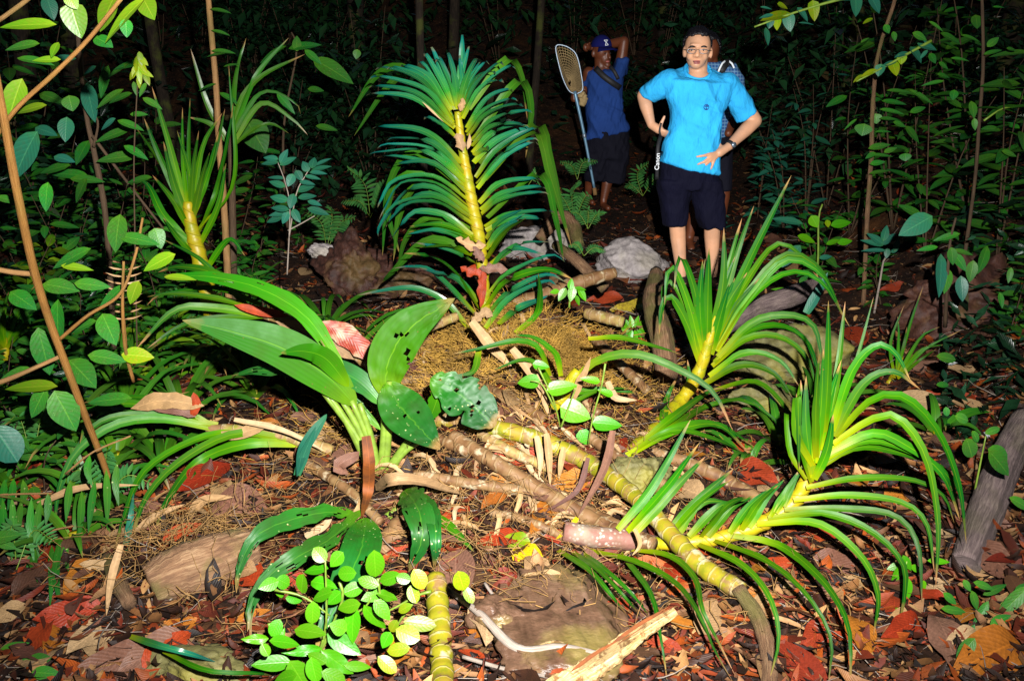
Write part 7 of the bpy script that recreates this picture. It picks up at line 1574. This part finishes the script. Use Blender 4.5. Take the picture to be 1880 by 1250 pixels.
b.build('shirt', DENIM, P2, 0.010, 3, wob=0.018, wscale=9, seed=14)
b = Blob()
b.loft([(q2(1116, 238), X2(37, 9), (0, 0.13, 0)), (q2(1116, 265), X2(39, 2), (0, 0.13, 0)), (q2(1116, 290), X2(40), (0, 0.12, 0))])
b.loft([(q2(1098, 280), X2(23), (0, 0.12, 0)), (q2(1092, 333), X2(19), (0, 0.09, 0))]); b.loft([(q2(1133, 280), X2(23), (0, 0.12, 0)), (q2(1128, 336), X2(20), (0, 0.09, 0))])
b.build('shorts', BLK, P2, 0.011, 4, wob=0.02, seed=3)
# cap
cc = hc + UP * 0.028; bm = bmesh.new(); bmesh.ops.create_uvsphere(bm, u_segments=28, v_segments=16, radius=1)
bmesh.ops.delete(bm, geom=[v for v in bm.verts if v.co.z < -0.02], context='VERTS')
for v in bm.verts: v.co = cc + Vector((v.co.x * 0.094, v.co.y * 0.100, v.co.z * 0.105)) - P2.location
me = bpy.data.meshes.new('cap'); bm.to_mesh(me); bm.free(); me.polygons.foreach_set('use_smooth', [True] * len(me.polygons))
CAPM = cloth_mat('cap_cloth', (0.006, 0.008, 0.09), 0.2); capo = link('cap', me, CAPM, P2); capo.modifiers.new('t', 'SOLIDIFY').thickness = 0.004
V = []; F = []; U = []
for i in range(13):
    a = -1.05 + 2.1 * i / 12
    for j in range(4):
        rr = 0.092 + 0.075 * j / 3 * max(0.0, math.cos(a * 1.25)); d = fd * math.cos(a) + sd * math.sin(a); d.z = 0; d.normalize()
        V.append(cc + d * rr + UP * (-0.002 - 0.022 * j / 3 - 0.02 * (a / 1.05) ** 2 * j / 3) - P2.location); U.append((i / 12, j / 3))
for i in range(12):
    for j in range(3): a = i * 4 + j; F.append((a, a + 1, a + 5, a + 4))
br = link('brim', mesh_from('brim', V, F, U), CAPM, capo); br.modifiers.new('t', 'SOLIDIFY').thickness = 0.005
def capp(px, py):
    d = ray(px, py); d = d.normalized(); o = CAM - cc; A_ = Vector((d.x / .0965, d.y / .1025, d.z / .1075)); B_ = Vector((o.x / .0965, o.y / .1025, o.z / .1075))
    a_, b_, c_ = A_.dot(A_), 2 * A_.dot(B_), B_.dot(B_) - 1; t = (-b_ - math.sqrt(max(0, b_ * b_ - 4 * a_ * c_))) / (2 * a_); return CAM + d * t
for pts in ([(1109, 74.5), (1116, 74)], [(1115.5, 74), (1112.5, 79)], [(1109.5, 75), (1117, 83)], [(1112.5, 79), (1111.5, 84)], [(1111.5, 84), (1117, 83)]):
    V, F, U = tube([capp(*p) for p in pts], [0.0035, 0.0035], 5, 4, off=P2.location); link('cap_emblem', mesh_from('cap_emblem', V, F, U), WHITE, capo)
small_blob('hair', HAIR, P2, lambda b: (b.ell(hc + Vector((-.02, .03, -.01)), 0.075, 0.075, 0.07)), 0.006)
for s in (-0.032, 0.032):
    small_blob('eye', DARK, P2, lambda b, s=s: b.ell(hc + fd * 0.082 + sd * s - UP * 0.012, 0.012, 0.008, 0.006), 0.003)
small_blob('lips', LIP, P2, lambda b: b.ell(hc + fd * 0.078 - UP * 0.082, 0.022, 0.018, 0.009), 0.003)
patch('bag_strap', STRAP, P2, [q2(1093, 125, -.10), q2(1108, 140, -.145), q2(1124, 152, -.155), q2(1139, 162, -.12)], 0.026, nseg=10, thick=0.004)
patch('bag_strap', STRAP, P2, [q2(1120, 122, -.09), q2(1128, 132, -.125), q2(1135, 146, -.12)], 0.016, nseg=8, thick=0.004)

# ---- net
NT = thing('landing_net', 'long handled landing net with a grey brown mesh bag held upright', 'net', q2(1092, 356, -0.1))
ZN = lambda x, y: (1010 + x / 6.25, 50 + y / 6.25)
hoop = [ZN(*p) for p in [(300, 770), (220, 735), (150, 600), (100, 430), (66, 270), (75, 212), (130, 208), (210, 235), (285, 295), (325, 390), (352, 520), (372, 650), (368, 730), (300, 770)]]
hp3 = [at(x, y, Yn - 0.27) for x, y in hoop]
V, F, U = tube(hp3, [0.0075, 0.0075], 7, 80, off=NT.location); link('hoop', mesh_from('hoop', V, F, U), METAL, NT)
POLE = plain_mat('blue_grey_pole', (0.16, 0.30, 0.42), 0.4, 0.15, metal=0.4)
V, F, U = tube([at(1055, 168, Yn - .27), at(1060, 190, Yn - .27), at(1073, 250, Yn - .26), at(1091, 345, Yn - .24)], [0.016, 0.014, 0.013, 0.012], 8, 20, off=NT.location); link('handle', mesh_from('handle', V, F, U), POLE, NT)
V, F, U = tube([at(1072, 246, Yn - .26), at(1073.5, 253, Yn - .26)], [0.018, 0.018], 8, 3, off=NT.location); link('ferrule', mesh_from('ferrule', V, F, U), METAL, NT)
V, F, U = tube([at(1091, 345, Yn - .24), at(1093, 358, Yn - .24)], [0.018, 0.02], 8, 3, off=NT.location); link('grip', mesh_from('grip', V, F, U), M['stem_tan'], NT)
# mesh bag: a shallow pocket hanging back from the hoop, as real netting
ring = cr([Vector(p) for p in hp3], 40)[:-1]; cen = sum(ring, Vector()) / len(ring) + Vector((0.02, 0.0, -0.05))
NW = plain_mat('net_cord', (0.34, 0.24, 0.11), 0.8, 0.4, 5)
V = []; F = []; K = 15
for k in range(K + 1):
    f = k / K
    for p in ring:
        q = p.lerp(cen, f); q = q + Vector((0, 0.28 * math.sin(f * math.pi / 2), -0.10 * f)); V.append(q - NT.location)
n = len(ring)
for k in range(K):
    for j in range(n): a = k * n + j; bq = k * n + (j + 1) % n; F.append((a, bq, bq + n, a + n))
no_ = link('net_bag', mesh_from('net_bag', V, F, [(0, 0)] * len(V)), NW, NT); wf = no_.modifiers.new('cord', 'WIREFRAME'); wf.thickness = 0.006; wf.use_replace = True
bq_ = Blob(); bq_.ell(at(1070, 182, Yn - .2), 0.035, 0.03, 0.06); bq_.cap(at(1066, 170, Yn - .22), 0.03, at(1071, 190, Yn - .2), 0.02); bq_.build('bunched_netting', NW, NT, 0.006, 1, wob=0.02, wscale=30)

# ---- third man, mostly hidden behind the first
Y3 = 6.95
def q3(px, py, dy=0.0): return at(px, py, Y3 + dy)
g3 = Vector((q3(1290, 470).x, Y3, 0)); g3.z = H(g3.x, g3.y)
P3_ = thing('person', 'third man in a plaid shirt, mostly hidden behind the man in blue', 'person', g3)
b = Blob(); hc = q3(1301, 90)
b.ell(hc, 0.078, 0.09, 0.105); b.ell(q3(1297, 104, -.02), 0.06, 0.07, 0.07); b.ell(q3(1318, 95), 0.012, 0.02, 0.03); b.cap(hc, 0.055, q3(1305, 125), 0.058)
b.loft([(q3(1304, 118), (0.07, 0, 0), (0, 0.06, 0)), (q3(1304, 130), (0.16, 0, 0), (0, 0.09, 0)), (q3(1303, 230), (0.15, 0, 0), (0, 0.1, 0)), (q3(1302, 260), (0.15, 0, 0), (0, 0.1, 0))])
for s in (-1, 1):
    b.chain([(q3(1303 + s * 42, 140), 0.055), (q3(1303 + s * 46, 195, .05), 0.043), (q3(1303 + s * 38, 235, -.1), 0.03), (q3(1303 + s * 34, 245, -.15), 0.03)])
    gg = g3 + Vector((s * 0.11, 0, 0)); b.chain([(q3(1303 + s * 22, 260), 0.085), (q3(1303 + s * 24, 360), 0.055), (gg + Vector((0, 0.02, 0.08)), 0.034), (gg + Vector((0, -0.1, 0.03)), 0.03)])
b.build('body', SK2, P3_, 0.009, 3)
b = Blob(); s3 = m_per_px(q3(1300, 200)); X3 = lambda hw: (hw * s3, 0, 0)
b.loft([(q3(1306, 113), X3(17), (0, .075, 0)), (q3(1305, 121), X3(34), (0, .10, 0)), (q3(1304, 138), X3(47), (0, .12, 0)), (q3(1303, 190), X3(41), (0, .125, 0)), (q3(1302, 250), X3(42), (0, .125, 0))], p=2.3)
for s in (-1, 1): b.loft([(q3(1304 + s * 38, 136), (0.02, 0, 0.08), (0, 0.085, 0)), (q3(1304 + s * 46, 150), (0.065, 0, 0.02), (0, 0.075, 0)), (q3(1304 + s * 48, 175, .03), (0.06, 0, 0.01), (0, 0.07, 0))])
b.build('shirt', PLAID, P3_, 0.011, 3, wob=0.015, seed=21)
b = Blob(); b.loft([(q3(1302, 245), X3(42), (0, .13, 0)), (q3(1302, 280), X3(44), (0, .12, 0))])
for s in (-1, 1): b.loft([(q3(1302 + s * 21, 270), X3(23), (0, .12, 0)), (q3(1302 + s * 23, 350), X3(19), (0, .09, 0))])
b.build('trousers', BLK, P3_, 0.012, 3)
hair_cap(P3_, hc + Vector((0.0, 0.008, 0.006)), 0.086, 0.1, 0.113, (-0.6, -0.8, 0), 0.45, -0.1, seed=9)
patch('pack_strap', STRAP, P3_, [q3(1322, 135, -.14), q3(1330, 120, -.13), q3(1338, 116, -.06), q3(1346, 122, .06)], 0.028, nseg=8, thick=0.006)
patch('strap_piping', WHITE, P3_, [q3(1318, 134, -.15), q3(1326, 117, -.14), q3(1336, 112, -.07), q3(1345, 119, -.06), q3(1352, 140, -.05), q3(1360, 165, -.04)], 0.006, nseg=12, thick=0.006)
